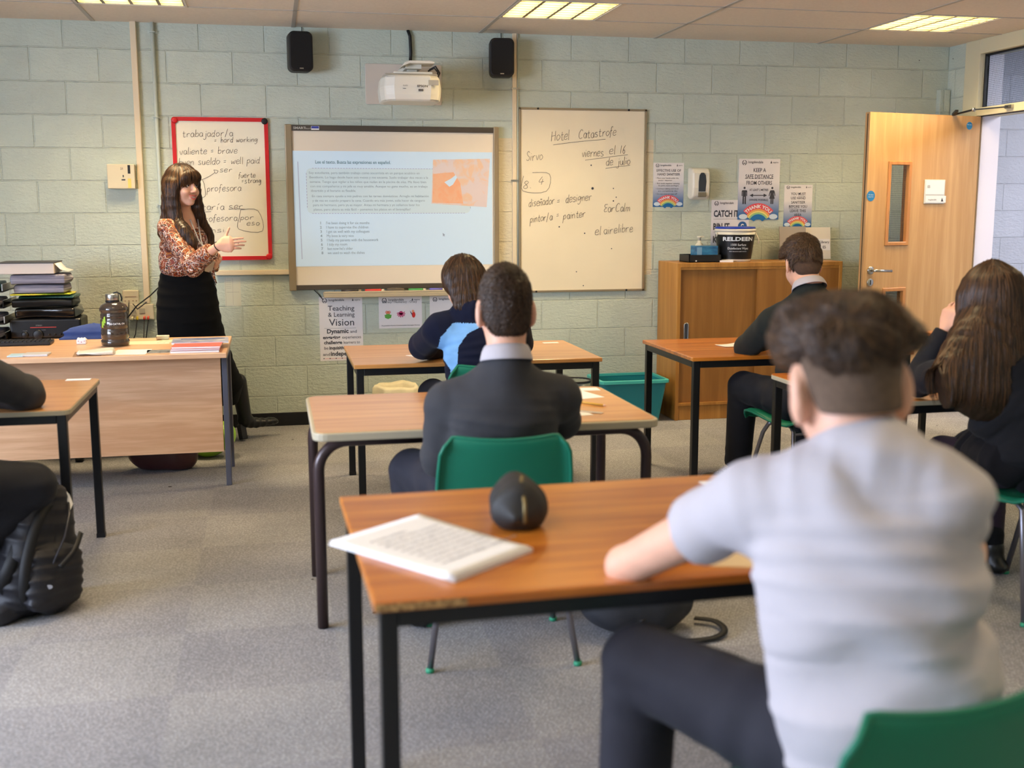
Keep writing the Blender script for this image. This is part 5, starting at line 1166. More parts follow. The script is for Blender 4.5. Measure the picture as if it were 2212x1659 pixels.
def short_hair(J, R, sc, mats, parent, name='hair', puff=.012, n=9000, ln=.022, width=.0014, nape=-.075, back=.008, top=None, seed=4, base=None, temple=.0, h=.0045, crown=None, rough=.004, wob=26, jit=.35, lift=.004, stick=.75, front=.085, side=.8):
    c = J['head']; r, f, u = R; lo = c-.17*sc; hi = c+.17*sc; F = Field(lo, hi, h); W = lambda x, y, z: c+sc*(r*x+f*y+u*z)
    F.ell(W(0, -.012, .030), [(.077+puff*side)*sc, (.096+puff)*sc, (.086+puff)*sc], R, k=.01)
    F.ell(W(0, -.062, -.035), [(.060+back*.6)*sc, (.038+back)*sc, .052*sc], R, k=.025)
    if top: top(F, W, R)
    # hairline: face, ears, nape
    def line(X, Y, Z):
        px, py, pz = (X-c[0])/sc, (Y-c[1])/sc, (Z-c[2])/sc
        y = px*f[0]+py*f[1]+pz*f[2]; z = px*u[0]+py*u[1]+pz*u[2]; x = px*r[0]+py*r[1]+pz*r[2]
        zl = np.interp(y, [-.12, -.06, -.034, -.026, .03, .05, front-.01, front], [nape, nape+.006, -.042, .008+temple, .012+temple, .030+temple, .055, .14])
        return (zl-z)*.8*sc
    F.put(lo, hi, line, k=.004, op='i', pad=0)
    n1 = noise3(seed, wob*2); n2 = noise3(seed+1, wob*5)
    F.displace(lambda X, Y, Z: rough*n1(X, Y, Z)+rough*.5*n2(X, Y, Z))
    o = F.mesh(name, mats[0] if base is None else base, parent, relax=1)
    if n:
        cr = W(*(crown or (0.005, -.075, .085)))
        def dirf(P, nn):
            v = P-cr; v /= np.linalg.norm(v, axis=1, keepdims=True)+1e-6; return v+nn*.25+f*0.2+V3(0, 0, -.15)
        rt = surf_points(F, n, seed=seed); strands('hair_strands', F, rt, dirf, ln, 4, width, mats, o, lift=lift, jitter=jit, seed=seed, stick=stick)
    return o, F
PEOPLE = []
def person(label, J, group=None, loc=None, cat='person'):
    h = J['hip']; return thing('person', label, cat, loc if loc is not None else (float(h[0]), float(h[1]), 0))
# ---------- pupil in the white shirt (nearest)
def P_white():
    J = dict(head=A(1826, 842, 1.68)+V3(0, 0, .010), neck=A(1878, 982, 1.605), up_=A(1860, 1055, 1.60), chest=A(1868, 1190, 1.575), waist=A(1880, 1390, 1.545), hip=V3(2.16, 1.53, .545),
        shL=A(1625, 1085, 1.70), shR=A(2028, 1062, 1.52), elL=A(1352, 1222, 1.99), wrL=V3(2.04, 2.13, .775), elR=V3(2.43, 1.78, .80), wrR=V3(2.27, 2.03, .775),
        knL=A(1385, 1432, 1.95), knR=V3(2.34, 2.0, .55), anL=V3(1.845, 1.93, .09), anR=V3(2.06, 2.02, .09), toL=V3(1.83, 2.2, 0), toR=V3(2.03, 2.2, 0), face=V3(.16, 1, -.16), fw=V3(0, 1, 0))
    J['pnL'] = J['pnR'] = UP; J['up'] = V3(-.04, .05, 1)
    t = person('pupil in a short sleeved white shirt at the nearest desk, seen from behind', J)
    o, F, R = body(J, h=.006, hsc=1.05, parent=t, face=True, es=1.6, tw=(.11, .10, .12, .10), td=(.075, .06, .065, .04))
    sc = 1.05
    # clipped sides and nape
    short_hair(J, R, sc, [M_fade], t, 'clipped_hair', puff=.0035, n=0, nape=-.048, back=.004, temple=-.035, rough=.0006, base=M_fade, h=.004)
    def top(F, W, R):
        F.ell(W(0, -.0, .085), [.098*sc, .112*sc, .066*sc], R, k=.02); F.ell(W(.062, .01, .085), [.050*sc, .06*sc, .045*sc], R, k=.02); F.ell(W(-.055, .03, .075), [.045*sc, .06*sc, .052*sc], R, k=.02)
        F.ell(W(-.02, .095, .075), [.06*sc, .035*sc, .032*sc], R, k=.02); F.ell(W(.085, -.035, .075), [.034*sc, .034*sc, .022*sc], R, k=.015)
        F.ell(W(0, -.075, .06), [.07*sc, .045*sc, .045*sc], R, k=.02)
        c = J['head']; 
        for p, nn in ((W(0, -.10, .028), -R[2]+R[1]*.12),): F.cutplane(p, nn, k=.01)
    c = J['head']; F2 = Field(c-.2, c+.2, .005); W = lambda x, y, z: c+sc*(R[0]*x+R[1]*y+R[2]*z); sc = .97; top(F2, W, R); sc = 1.05
    n1 = noise3(3, 55); n2 = noise3(8, 120); F2.displace(lambda X, Y, Z: .010*n1(X, Y, Z)+.005*n2(X, Y, Z))
    ho = F2.mesh('hair', M_hb[1], t, relax=1)
    nz = noise3(14, 45, 6)
    def df(P, nn):
        s = np.stack([nz(P[:, 0]+k*.3, P[:, 1], P[:, 2]) for k in range(3)], 1); return nn*.45+s*1.6+np.array(R[1])*.5+V3(.25, 0, -.25)
    strands('hair_strands', F2, surf_points(F2, 13000, seed=5), df, .045, 6, .0024, [M_hd[1], M_hb[1], M_hb[0], M_hd[0]], ho, lift=.008, jitter=.25, seed=5, stick=.45)
    fl = [(J['chest']+V3(-.07, -.1, .10), (.35, 0, 1), .014, 42, .10, 1, .8), (J['chest']+V3(.10, -.1, .12), (-.25, 0, 1), .012, 40, .10, 2, .8), (J['waist']+V3(-.10, -.08, -.06), (-.6, 0, 1), .016, 40, .10, 3, .8), (J['waist']+V3(.12, -.08, .02), (-.45, 0, 1), .016, 46, .09, 4, .8), (J['hip']+V3(.03, -.1, .06), (.3, 0, 1), .014, 40, .12, 5, .8), (J['waist']+V3(.02, -.1, .06), (.5, 0, 1), .009, 55, .09, 15, .8),
          (J['shL']+V3(-.02, .03, -.05), J['elL']-J['shL'], .006, 60, .08, 6, .8), (J['neck']+V3(-.07, -.04, -.06), (1, .2, .5), .010, 60, .06, 7, .8), (J['neck']+V3(.08, -.04, -.07), (1, .2, -.5), .010, 60, .06, 8, .8), (J['chest']+V3(0, -.1, .02), (.1, 0, 1), .007, 28, .16, 18, .8)]
    pts = [J['hip']+V3(0, -.02, -.02), J['waist'], J['chest'], J['up_']]
    garment('shirt', J, (.176, .172, .176, .160), (.135, .118, .118, .095), M_shirt, t, h=.006, pts=pts, sleeves=True, long_=False, rs=(.066, .066, 0, 0), fold=fl, amp=.003, nk=.078, relax=1, shoulder=.060)
    collar('shirt_collar', J, M_shirt, t, r=.068, hgt=.034, z0=-.012)
    trousers('trousers', J, M_trs, t, r0=.100, rk=.076, ra=.066); shoes(J, t)
P_white()
# ---------- pupil in the dark jumper (middle)
def P_jumper():
    J = dict(head=A(1090, 668, 3.43), neck=A(1094, 775, 3.385), up_=A(1090, 850, 3.40), chest=A(1088, 905, 3.39), waist=V3(1.885, 3.40, .68), hip=V3(1.885, 3.43, .54),
        shL=A(962, 872, 3.45), shR=A(1212, 858, 3.43), elL=A(948, 990, 3.47), wrL=V3(1.80, 3.70, .765), elR=A(1216, 912, 3.54), wrR=V3(2.02, 3.82, .755),
        knL=A(890, 1018, 3.74), knR=V3(2.07, 3.84, .53), anL=V3(1.655, 3.72, .09), anR=V3(2.03, 3.86, .09), toL=V3(1.63, 4.0, 0), toR=V3(2.03, 4.1, 0), face=V3(0.02, 1, -.12), fw=V3(0, 1, 0))
    t = person('pupil in a charcoal jumper with white collar at the middle desk, seen from behind', J)
    o, F, R = body(J, h=.006, hsc=1.02, parent=t, skin=M_skin, es=1.4)
    short_hair(J, R, 1.02, [M_hd[0], M_hd[1], M_hb[1]], t, puff=.019, side=-.15, n=15000, ln=.026, width=.0026, nape=-.078, back=-.002, rough=.004, crown=(.03, -.06, .095), seed=6, lift=.006, jit=.5, stick=.65)
    fl = [(J['chest']+V3(-.10, -.1, -.05), (.4, 0, 1), .006, 45, .10, 1), (J['chest']+V3(.1, -.1, -.06), (-.5, 0, 1), .006, 45, .10, 2), (J['waist']+V3(0, -.1, 0), (.1, 0, 1), .006, 50, .14, 3), (J['elL'], J['elL']-J['shL'], .006, 80, .07, 4), (J['elR'], J['elR']-J['shR'], .006, 80, .07, 5), (J['shL']+V3(.02, -.02, -.10), (.6, 0, 1), .005, 60, .07, 6)]
    garment('jumper', J, (.165, .162, .175, .150), (.125, .118, .118, .09), M_jump, t, fold=fl, amp=.0025, rs=(.064, .058, .05, .040), nk=.070, shoulder=.058)
    collar('shirt_collar', J, M_shirt, t, r=.064, hgt=.046, z0=-.004)
    trousers('trousers', J, M_trs, t, r0=.095, rk=.078, ra=.058); shoes(J, t)
P_jumper()
# ---------- pupil in the hooded top (front row)
M_navy = fabric('navy_fleece', (20, 24, 44), bs=500, rough=.95); M_sky = fabric('sky_blue_fleece', (122, 172, 222), bs=500, rough=.95)
def P_hood():
    J = dict(head=A(1000, 612, 5.10), neck=A(1018, 668, 5.02), up_=A(1030, 715, 5.0), chest=A(1040, 765, 4.98), waist=V3(2.11, 4.97, .66), hip=V3(2.12, 4.96, .52),
        shL=A(948, 712, 5.03), shR=A(1112, 700, 5.03), elL=A(912, 748, 5.31), wrL=V3(2.03, 5.47, .735), elR=A(1122, 742, 5.28), wrR=V3(2.18, 5.47, .735),
        knL=V3(1.95, 5.38, .53), knR=V3(2.28, 5.38, .53), anL=V3(1.96, 5.32, .09), anR=V3(2.26, 5.32, .09), toL=V3(1.95, 5.6, 0), toR=V3(2.26, 5.6, 0), face=V3(-.12, 1, -.45), fw=V3(0, 1, 0))
    t = person('pupil in a navy hooded top with sky blue side panels at the front desk', J)
    o, F, R = body(J, h=.008, hsc=.97, parent=t, face=False)
    c = J['head']; r, f, u = R; W = lambda x, y, z: c+.97*(r*x+f*y+u*z); F2 = Field(c-V3(.16, .16, .26), c+.17, .006)
    F2.ell(W(0, -.014, .032), [.094, .110, .102], R, k=.02); F2.loft([W(0, -.035, .03), W(0, -.065, -.06), J['neck']+V3(-.015, -.045, -.005)], [.088, .078, .058], [.07, .052, .036], r, k=.03); F2.cutplane(W(0, .055, 0), f-u*.4)
    F2.displace(lambda X, Y, Z: .0012*np.sin(260*X+20*Z)+.002*noise3(4, 30)(X, Y, Z)); ho = F2.mesh('hair', M_hl[1], t)
    strands('hair_strands', F2, surf_points(F2, 4500, seed=2), lambda P, n: V3(0, 0, -1)+(P-W(0, -.02, .12))*2, .10, 7, .0022, M_hl, ho, lift=.003, jitter=.06, seed=2)
    def extra(F):
        F.loft([J['neck']+V3(-.07, -.01, .0), J['neck']+V3(-.0, -.075, -.005), J['neck']+V3(.075, -.01, .005)], [.036, .046, .036], [.028, .034, .028], UP, k=.02)
    def mi(C):
        d = C-J['up_']; x = (C@unit(J['shR']-J['shL']))-(J['up_']@unit(J['shR']-J['shL'])); z = C[:, 2]-J['up_'][2]; back = C[:, 1] < J['up_'][1]+.03
        edge = .045+.10*np.clip(-z/.20, 0, 1.15)**.45*1.0  # navy back panel widens downwards
        xi = np.abs(x); inner = np.interp(z, [-.45, -.30, -.16, -.06, .0, .03], [.085, .098, .118, .105, .06, .0]); outer = np.interp(z, [-.45, -.30, -.16, -.08, -.02, .05], [.13, .135, .145, .185, .175, .11])
        return ((xi > inner) & (xi < outer) & back & (z < .045)).astype(int)
    fl = [(J['elL'], J['elL']-J['shL'], .007, 70, .08, 4), (J['chest']+V3(-.05, -.1, -.06), (.2, 0, 1), .006, 45, .12, 2)]
    garment('hooded_top', J, (.170, .158, .165, .140), (.125, .115, .115, .09), [M_navy, M_sky], t, h=.0045, extra=extra, fold=fl, amp=.003, rs=(.070, .066, .05, .040), nk=.070, shoulder=.066, mi=mi, relax=1)
    collar('shirt_collar', J, M_shirt, t, r=.062, hgt=.03, z0=.012)
    trousers('trousers', J, M_trs2, t); shoes(J, t)
P_hood()
# ---------- pupil in the dark blazer (by the cupboard)
def P_blazer():
    J = dict(head=A(1733, 570, 4.98), neck=A(1748, 622, 4.90), up_=A(1752, 670, 4.90), chest=A(1745, 725, 4.90), waist=V3(3.70, 4.91, .66), hip=V3(3.70, 4.90, .52),
        shL=A(1668, 700, 5.0), shR=A(1815, 680, 4.86), elL=A(1612, 752, 5.27), wrL=V3(3.74, 5.45, .735), elR=V3(4.05, 5.2, .75), wrR=V3(3.88, 5.44, .735),
        knL=A(1606, 835, 5.24), knR=V3(3.86, 5.32, .53), anL=A(1594, 978, 5.38), anR=V3(3.80, 5.02, .09), toL=V3(3.30, 5.36, 0), toR=V3(3.80, 5.25, 0), face=V3(0.10, 1, -.35), fw=V3(0, 1, 0))
    J['anL'][2] = .10
    t = person('pupil in a dark blazer with white collar writing at the desk by the cupboard', J)
    o, F, R = body(J, h=.008, hsc=1.0, parent=t, face=False)
    short_hair(J, R, 1.0, [M_fade2], t, 'clipped_hair', puff=.004, n=0, nape=-.085, back=.004, temple=-.03, rough=.0006, base=M_fade2, h=.005)
    def top(F, W, R): F.ell(W(0, .01, .085), [.074, .092, .055], R, k=.02); F.ell(W(-.055, .045, .055), [.030, .045, .045], R, k=.02); F.ell(W(.01, .02, .11), [.058, .068, .043], R, k=.02)
    short_hair(J, R, 1.0, [M_hb[1], M_hb[0], M_hd[1]], t, puff=.007, n=7000, ln=.030, width=.0024, nape=-.015, back=.0, top=top, rough=.005, seed=9, lift=.006, jit=.4, temple=.03)
    fl = [(J['elL'], J['elL']-J['shL'], .006, 60, .08, 4), (J['chest']+V3(-.06, -.1, -.04), (.5, 0, 1), .006, 40, .12, 2)]
    garment('blazer', J, (.160, .155, .165, .145), (.12, .115, .115, .09), M_blz, t, h=.008, fold=fl, amp=.003, rs=(.074, .062, .052, .042), nk=.068, shoulder=.070)
    collar('shirt_collar', J, M_shirt, t, r=.064, hgt=.036, z0=.0)
    trousers('trousers', J, M_trs2, t, r0=.095, rk=.078, ra=.068); shoes(J, t)
P_blazer()
# ---------- long haired girl (right)
M_blk = fabric('black_blazer', (30, 30, 34), bs=800); M_skt = fabric('black_skirt', (24, 23, 27), bs=700)
def P_girl():
    J = dict(head=A(2138, 648, 3.60), neck=A(2160, 730, 3.54), up_=A(2165, 790, 3.52), chest=A(2165, 860, 3.50), waist=V3(3.83, 3.47, .67), hip=V3(3.83, 3.47, .53),
        shL=A(2075, 800, 3.60), shR=V3(3.98, 3.50, .93), elL=A(1982, 822, 3.87), wrL=A(2046, 712, 3.84), elR=V3(4.12, 3.80, .76), wrR=V3(3.95, 3.98, .745),
        knL=A(2035, 975, 3.80), knR=V3(4.0, 3.90, .54), anL=V3(3.66, 3.78, .09), anR=V3(3.95, 3.8, .09), toL=V3(3.62, 4.0, 0), toR=V3(3.92, 4.05, 0), face=V3(-.06, 1, -.10), fw=V3(0, 1, 0))
    J['hdL'] = V3(.25, -.10, 1); J['pnL'] = V3(-.8, -.3, .1)
    t = person('girl with very long straight brown hair in a dark blazer at the right', J)
    o, F, R = body(J, h=.007, hsc=.98, parent=t, skin=M_skin)
    c = J['head']; r, f, u = R; W = lambda x, y, z: c+.98*(r*x+f*y+u*z); F2 = Field(c-V3(.26, .30, .50), c+V3(.28, .2, .18), .007)
    F2.ell(W(0, -.008, .034), [.092, .108, .103], R, k=.02)
    F2.loft([W(0, -.022, .07), W(0, -.035, .0), W(0, -.052, -.07), A(2132, 755, 3.51), A(2126, 800, 3.49), A(2114, 850, 3.465), A(2106, 886, 3.45)], [.070, .096, .108, .128, .142, .158, .165], [.085, .098, .092, .082, .072, .058, .034], r, k=.05, sq=2.3)
    F2.loft([W(-.070, .02, .03), W(-.082, .02, -.08), A(2052, 790, 3.50), A(2036, 872, 3.44)], [.03, .035, .04, .035], [.04, .045, .04, .03], r, k=.03)
    F2.cutplane(W(0, .062, -.0), f-u*.35)
    nq = noise3(4, 16)
    def gr(X, Y, Z):
        a = np.arctan2(Y-c[1]-.02+0*Z, X-c[0]); return .0012*np.sin(70*a+5*nq(X, Y, Z*.3))+.0014*np.sin(150*a+7*nq(X, Y, Z*.3))+.002*nq(X, Y, Z*.5)
    F2.displace(gr); ho = F2.mesh('hair', M_hl[1], t)
    strands('hair_strands', F2, surf_points(F2, 12000, lambda q: q[:, 2] > .875, seed=2), lambda P, n: V3(0, 0, -1)+np.clip(P-W(0, .0, .10), -1, 1)*np.where(P[:, 2:]>W(0, 0, .06)[2], 4.0, .25)*np.array([1, 1, 0]), .16, 10, .0030, M_hl, ho, lift=.003, jitter=.03, seed=2, stick=.8)
    pts = [J['hip']+V3(0, -.02, .0), J['waist'], J['chest'], J['up_']]
    fl = [(J['elL'], J['elL']-J['shL'], .008, 75, .09, 4), (J['waist']+V3(-.1, -.1, -.04), (.3, 0, 1), .006, 40, .12, 2)]
    garment('blazer', J, (.165, .150, .158, .140), (.13, .11, .11, .085), M_blk, t, h=.007, pts=pts, fold=fl, amp=.0025, rs=(.066, .060, .048, .040), nk=.066, shoulder=.064)
    collar('shirt_collar', J, M_shirt, t, r=.060, hgt=.03)
    # skirt and tights
    lo, hi = bounds(J['hip'], J['knL'], J['knR'], pad=.2); F3 = Field(lo, hi, .008); rr = unit(J['shR']-J['shL'])
    F3.loft([J['hip']+V3(0, -.03, .03), J['hip']+V3(0, .12, .03), (J['knL']+J['knR'])/2+V3(0.02, -.14, .01)], [.185, .19, .185], [.115, .10, .085], rr, k=.03); F3.displace(lambda X, Y, Z: .003*np.sin(55*X)); F3.mesh('skirt', M_skt, t)
    F4 = Field(*bounds(J['hip'], J['knL'], J['knR'], J['anL'], J['anR'], pad=.14), .008)
    for s in 'LR': F4.cone(J['hip']+rr*(.09 if s == 'R' else -.09), J['kn'+s], .085, .062, k=.03); F4.cone(J['kn'+s], J['an'+s], .058, .04, k=.01)
    F4.mesh('tights', M_tight, t); shoes(J, t)
P_girl()
# ---------- pupil cut off at the left edge
def P_edge():
    J = dict(head=V3(.0, 4.12, 1.13), neck=V3(-.02, 4.07, 1.0), up_=V3(-.02, 4.06, .92), chest=V3(-.03, 4.03, .82), waist=V3(-.06, 3.98, .66), hip=V3(-.07, 3.95, .53),
        shL=V3(-.20, 4.08, .92), shR=V3(.14, 4.06, .925), elL=V3(-.22, 4.35, .75), wrL=V3(-.08, 4.5, .74), elR=A(58, 852, 4.36), wrR=V3(.07, 4.47, .742),
        knL=V3(-.18, 4.40, .52), knR=A(68, 1052, 4.12), anL=V3(-.2, 4.35, .09), anR=V3(-.02, 4.02, .13), toL=V3(-.2, 4.6, 0), toR=V3(.05, 4.3, 0), face=V3(0, 1, -.2), fw=V3(0, 1, 0))
    t = person('pupil in dark sleeves cut off by the left edge of the picture, elbow on desk', J)
    o, F, R = body(J, h=.009, hsc=1.0, parent=t, face=False)
    short_hair(J, R, 1.0, M_hd, t, puff=.018, n=0)
    garment('jumper', J, (.160, .155, .165, .145), (.12, .115, .115, .09), M_jump, t, h=.008, fold=[(J['elR'], J['elR']-J['shR'], .007, 60, .09, 4)], amp=.003, rs=(.072, .066, .052, .042), nk=.068, shoulder=.068)
    collar('shirt_collar', J, M_shirt, t, r=.064, hgt=.036)
    trousers('trousers', J, M_trs2, t, h=.008, r0=.10, rk=.086, ra=.07); shoes(J, t)
P_edge()
# ---------- teacher
def paisley():
    m, nt, b = base_mat('paisley_blouse'); L = nt.links.new; tc = nd(nt, 'ShaderNodeTexCoord')
    n = nd(nt, 'ShaderNodeTexNoise', i_Scale=14, i_Detail=2, i_Distortion=2.2); L(tc.outputs['Object'], n.inputs['Vector'])
    r = nd(nt, 'ShaderNodeValToRGB'); cr = r.color_ramp; cr.interpolation = 'CONSTANT'
    cols = [(0, (74, 26, 12)), (.38, (124, 44, 10)), (.45, (156, 86, 14)), (.50, (200, 176, 158)), (.512, (54, 24, 12)), (.58, (130, 48, 12)), (.64, (48, 34, 18)), (.70, (150, 84, 20))]
    cr.elements[0].position = 0; cr.elements[0].color = (*lin(cols[0][1]), 1); cr.elements[1].position = cols[1][0]; cr.elements[1].color = (*lin(cols[1][1]), 1)
    for p, c in cols[2:]: e = cr.elements.new(p); e.color = (*lin(c), 1)
    L(n.outputs['Fac'], r.inputs[0])
    v = nd(nt, 'ShaderNodeTexVoronoi', i_Scale=26, feature='DISTANCE_TO_EDGE')
    n2 = nd(nt, 'ShaderNodeTexNoise', i_Scale=9, i_Distortion=1); L(tc.outputs['Object'], n2.inputs['Vector']); vm = nd(nt, 'ShaderNodeVectorMath', operation='MULTIPLY_ADD'); L(n2.outputs['Color'], vm.inputs[0]); vm.inputs[1].default_value = (.18, .18, .18); L(tc.outputs['Object'], vm.inputs[2]); L(vm.outputs[0], v.inputs['Vector'])
    lt = nd(nt, 'ShaderNodeMath', operation='LESS_THAN'); L(v.outputs['Distance'], lt.inputs[0]); lt.inputs[1].default_value = .028
    mx = nd(nt, 'ShaderNodeMix', data_type='RGBA'); L(lt.outputs[0], mx.inputs[0]); L(r.outputs[0], mx.inputs[6]); mx.inputs[7].default_value = (*lin((226, 210, 200)), 1)
    L(mx.outputs[2], b.inputs['Base Color']); b.inputs['Roughness'].default_value = .6; return m
M_blouse = paisley(); M_velvet = fabric('black_velvet_skirt', (9, 9, 10), bs=600, rough=.95, sheen=.02)
M_htch = [mat('teacher_hair_brown', (58, 38, 24), .35, spec=.5), mat('teacher_hair_dark', (36, 25, 18), .35, spec=.5), mat('teacher_hair_gold', (98, 66, 34), .35, spec=.5)]
def P_teacher():
    J = dict(head=A(394, 400, 6.86), neck=A(400, 474, 6.90), up_=A(396, 492, 6.90), chest=A(392, 520, 6.89), waist=A(400, 582, 6.89), hip=A(405, 640, 6.90),
        shR=A(364, 492, 6.78), shL=A(428, 488, 7.02), elR=A(416, 572, 6.66), wrR=A(474, 530, 6.52), elL=A(452, 575, 6.98), wrL=A(462, 574, 6.80),
        knL=V3(.80, 7.0, .5), knR=V3(.70, 6.85, .5), anL=V3(1.01, 7.09, .10), anR=V3(.72, 6.86, .09), face=V3(.70, -.71, -.04), fw=V3(.8, -.6, 0))
    J['hdR'] = V3(.96, -.22, .12); J['pnR'] = V3(-.2, -1, .25); J['hdL'] = V3(.30, -.55, .30); J['pnL'] = V3(.5, -.7, .3)
    J['up'] = V3(.06, -.04, 1)
    t = person('smiling teacher with long brown hair, paisley blouse and black skirt gesturing at the board', J)
    lo, hi = bounds(*[J[k] for k in ('head', 'neck', 'up_', 'chest', 'waist', 'hip', 'shR', 'shL', 'elR', 'wrR', 'elL', 'wrL')], A(540, 515, 6.45), pad=.16); F = Field(lo, hi, .0035)
    r = unit(J['shR']-J['shL']); fw = unit(J['fw'])
    F.loft([J['hip'], J['waist'], J['chest'], J['up_']], [.12, .110, .13, .12], [.075, .075, .09, .07], r, k=.02)
    F.loft([J['shL'], (J['shL']+J['shR'])/2+UP*.02, J['shR']], [.04, .05, .04], [.04, .045, .04], np.cross(r, UP), k=.04)
    F.cone(J['up_']-UP*.02, J['neck'], .08, .045, k=.05)
    for s in 'LR': F.cone(J['sh'+s], J['el'+s], .042, .034, k=.02); F.cone(J['el'+s], J['wr'+s], .034, .0225, k=.01)
    # near hand: open, thumb up; far hand: gathered round the lanyard
    hand_sdf(F, J['wrR'], J['hdR'], J['pnR'], side=-1, sc=.88, curl=(6, 8, 6), spread=.012, thumb=(.85, .45), tc=(-5, -8))
    hand_sdf(F, J['wrL'], J['hdL'], J['pnL'], side=1, sc=.84, curl=(38, 48, 30), spread=.03, thumb=(.5, .7), tc=(25, 25))
    R = frame3(J['face'], J['up']); c = J['head']; sc = .97; head(F, c, R, sc, neck=J['neck'], nr=.046)
    rr, f, u = R; W = lambda x, y, z: c+sc*(rr*x+f*y+u*z)
    # cheeks lifted by the smile, open mouth
    for s in (-1, 1): F.ell(W(s*.036, .078, -.040), [.017*sc, .014*sc, .015*sc], R, k=.014)
    F.ell(W(0, .103, -.0685), [.0245*sc, .012, .0062*sc], R, k=.003, op='s')
    F.mesh('body', M_skin, t, relax=1)
    M_eye = mat('eye_white', (226, 220, 214), .2); M_iris = mat('eye_dark', (40, 28, 20), .15); M_lip = skin_mat('lips', (188, 92, 84)); M_teeth = mat('teeth', (236, 230, 216), .25)
    for s in (-1, 1):
        mb = MB(); ax = Matrix((rr, -u, f)).transposed(); mb.lathe(W(s*.031, .0815, .0), [(.0001, -.0105), (.007, -.0075), (.0102, -.002), (.0105, 0), (.0102, .002), (.007, .0075), (.0001, .0105)], 20, axis=ax); e = build('eye', mb, M_eye, t)
        mb = MB(); g = W(s*.031, .0815, .0)+f*.0092+rr*.001; mb.lathe(g, [(.0055, -.002), (.0052, .0008), (.003, .0017), (.0001, .002)], 16, axis=ax); build('iris', mb, M_iris, e)
        P = [W(s*(.018+.0045*k), .0945-.0012*k*k*.5-abs(s)*0, .0195+.003*math.sin(k/5*PI)) for k in range(7)]; build('eyebrow', MB().tube(P, [.0018, .0028, .003, .003, .0026, .002, .001], 6), M_htch[1], t)
        P = [W(s*(.020+.0038*k), .0915-.0008*k*k*.35, .0075+.0042*math.sin((k+.3)/6.3*PI)) for k in range(7)]; build('eyelashes', MB().tube(P, .0014, 5), M_iris, e)
    mb = MB(); n = 12
    top_, bot = [], []
    for k in range(n+1): a = -1+2*k/n; top_.append(W(a*.0235, .0985-.010*a*a, -.0645+.0052*a*a)); bot.append(W(a*.0235, .0985-.010*a*a, -.0725+.0120*a*a-.002))
    build('teeth', MB().add([tuple(p) for p in top_+bot], [(k, k+1, n+2+k, n+1+k) for k in range(n)], True), M_teeth, t, solid=.002)
    lt = [W(a*.027, .1035-.013*a*a, -.0600+.006*a*a-.001*(1-abs(a))) for a in np.linspace(-1, 1, 13)]; lb = [W(a*.027, .1025-.013*a*a, -.0795+.025*a*a*.95) for a in np.linspace(-1, 1, 13)]
    rad = [.0012+.0028*math.sin(k/12*PI) for k in range(13)]; build('lips', MB().tube(lt, rad, 8).tube(lb, [q*1.15 for q in rad], 8), M_lip, t)
    # hair
    lo = np.minimum(c-.17, J['chest']-.22)-V3(0, 0, .02); hi = c+.18; H = Field(lo, hi, .005)
    H.ell(W(0, -.010, .032), [.087*sc, .106*sc, .100*sc], R, k=.01)
    # open the face: remove the front below the fringe
    H.ell(W(0, .115, -.066), [.062, .080, .100], R, k=.008, op='s')
    # fringe
    H.ell(W(0, .078, .056), [.066*sc, .026*sc, .040*sc], R, k=.012); H.ell(W(.035, .068, .045), [.032*sc, .024*sc, .034*sc], R, k=.012)
    # back fall and two front curtains
    H.loft([W(0, -.05, .03), W(-.0, -.07, -.07), J['neck']-fw*.085-UP*.03, J['chest']-fw*.115+UP*.01], [.078, .078, .085, .07], [.05, .045, .034, .022], rr, k=.03)
    H.loft([W(.078, .0, .03), W(.084, .002, -.06), J['neck']+rr*.098+fw*.035-UP*.02, J['shR']+fw*.098-UP*.01-r*.02, J['shR']+fw*.150-UP*.10-r*.035], [.024, .028, .034, .036, .026], [.045, .042, .038, .034, .024], rr, k=.02)
    H.loft([W(-.076, .004, .03), W(-.078, .02, -.07), J['neck']-rr*.085+fw*.03-UP*.02, J['shL']+fw*.07-UP*.06, J['shL']+fw*.10-UP*.20+rr*.03], [.024, .028, .032, .034, .022], [.042, .038, .034, .030, .02], rr, k=.02)
    nq = noise3(4, 30)
    H.displace(lambda X, Y, Z: .0014*np.sin(75*np.arctan2(Y-c[1], X-c[0])+5*nq(X, Y, Z))+.0015*nq(X, Y, Z)); ho = H.mesh('hair', M_htch[1], t)
    def df(P, nn):
        d = P-W(0, -.02, .13); d = d/(np.linalg.norm(d, axis=1, keepdims=True)+1e-6); hz = np.clip((P[:, 2:]-c[2])/.08, 0, 1); return d*hz*1.2+V3(0, 0, -1)
    strands('hair_strands', H, surf_points(H, 9000, seed=2), df, .13, 9, .0019, M_htch, ho, lift=.003, jitter=.05, seed=2, stick=.5)
    # blouse
    def extra(F):
        F.ell(J['chest']+fw*.06+r*.065-UP*.0, [.06, .06, .06], k=.04); F.ell(J['chest']+fw*.06-r*.065, [.06, .06, .06], k=.04)
        F.loft([J['waist']+UP*.09, J['waist']+UP*.03, J['waist']-UP*.01], [.150, .155, .148], [.118, .122, .112], r, k=.03)
        e = J['wrR']+(J['elR']-J['wrR'])*.30; F.cone(J['elR'], e, .058, .050, k=.02, flat=(e, J['wrR']-J['elR'])); F.cone(J['elR']+UP*-.012, J['elR']+UP*-.02, .052, .05, k=.02)
    fl = [(J['elR'], J['elR']-J['shR'], .006, 80, .07, 4), (J['chest']-UP*.03, (.3, .2, 1), .005, 60, .1, 2), (J['shR']-UP*.1, (.5, 0, 1), .005, 60, .08, 3), (J['waist']+UP*.05, (1, .5, .2), .004, 90, .12, 6)]
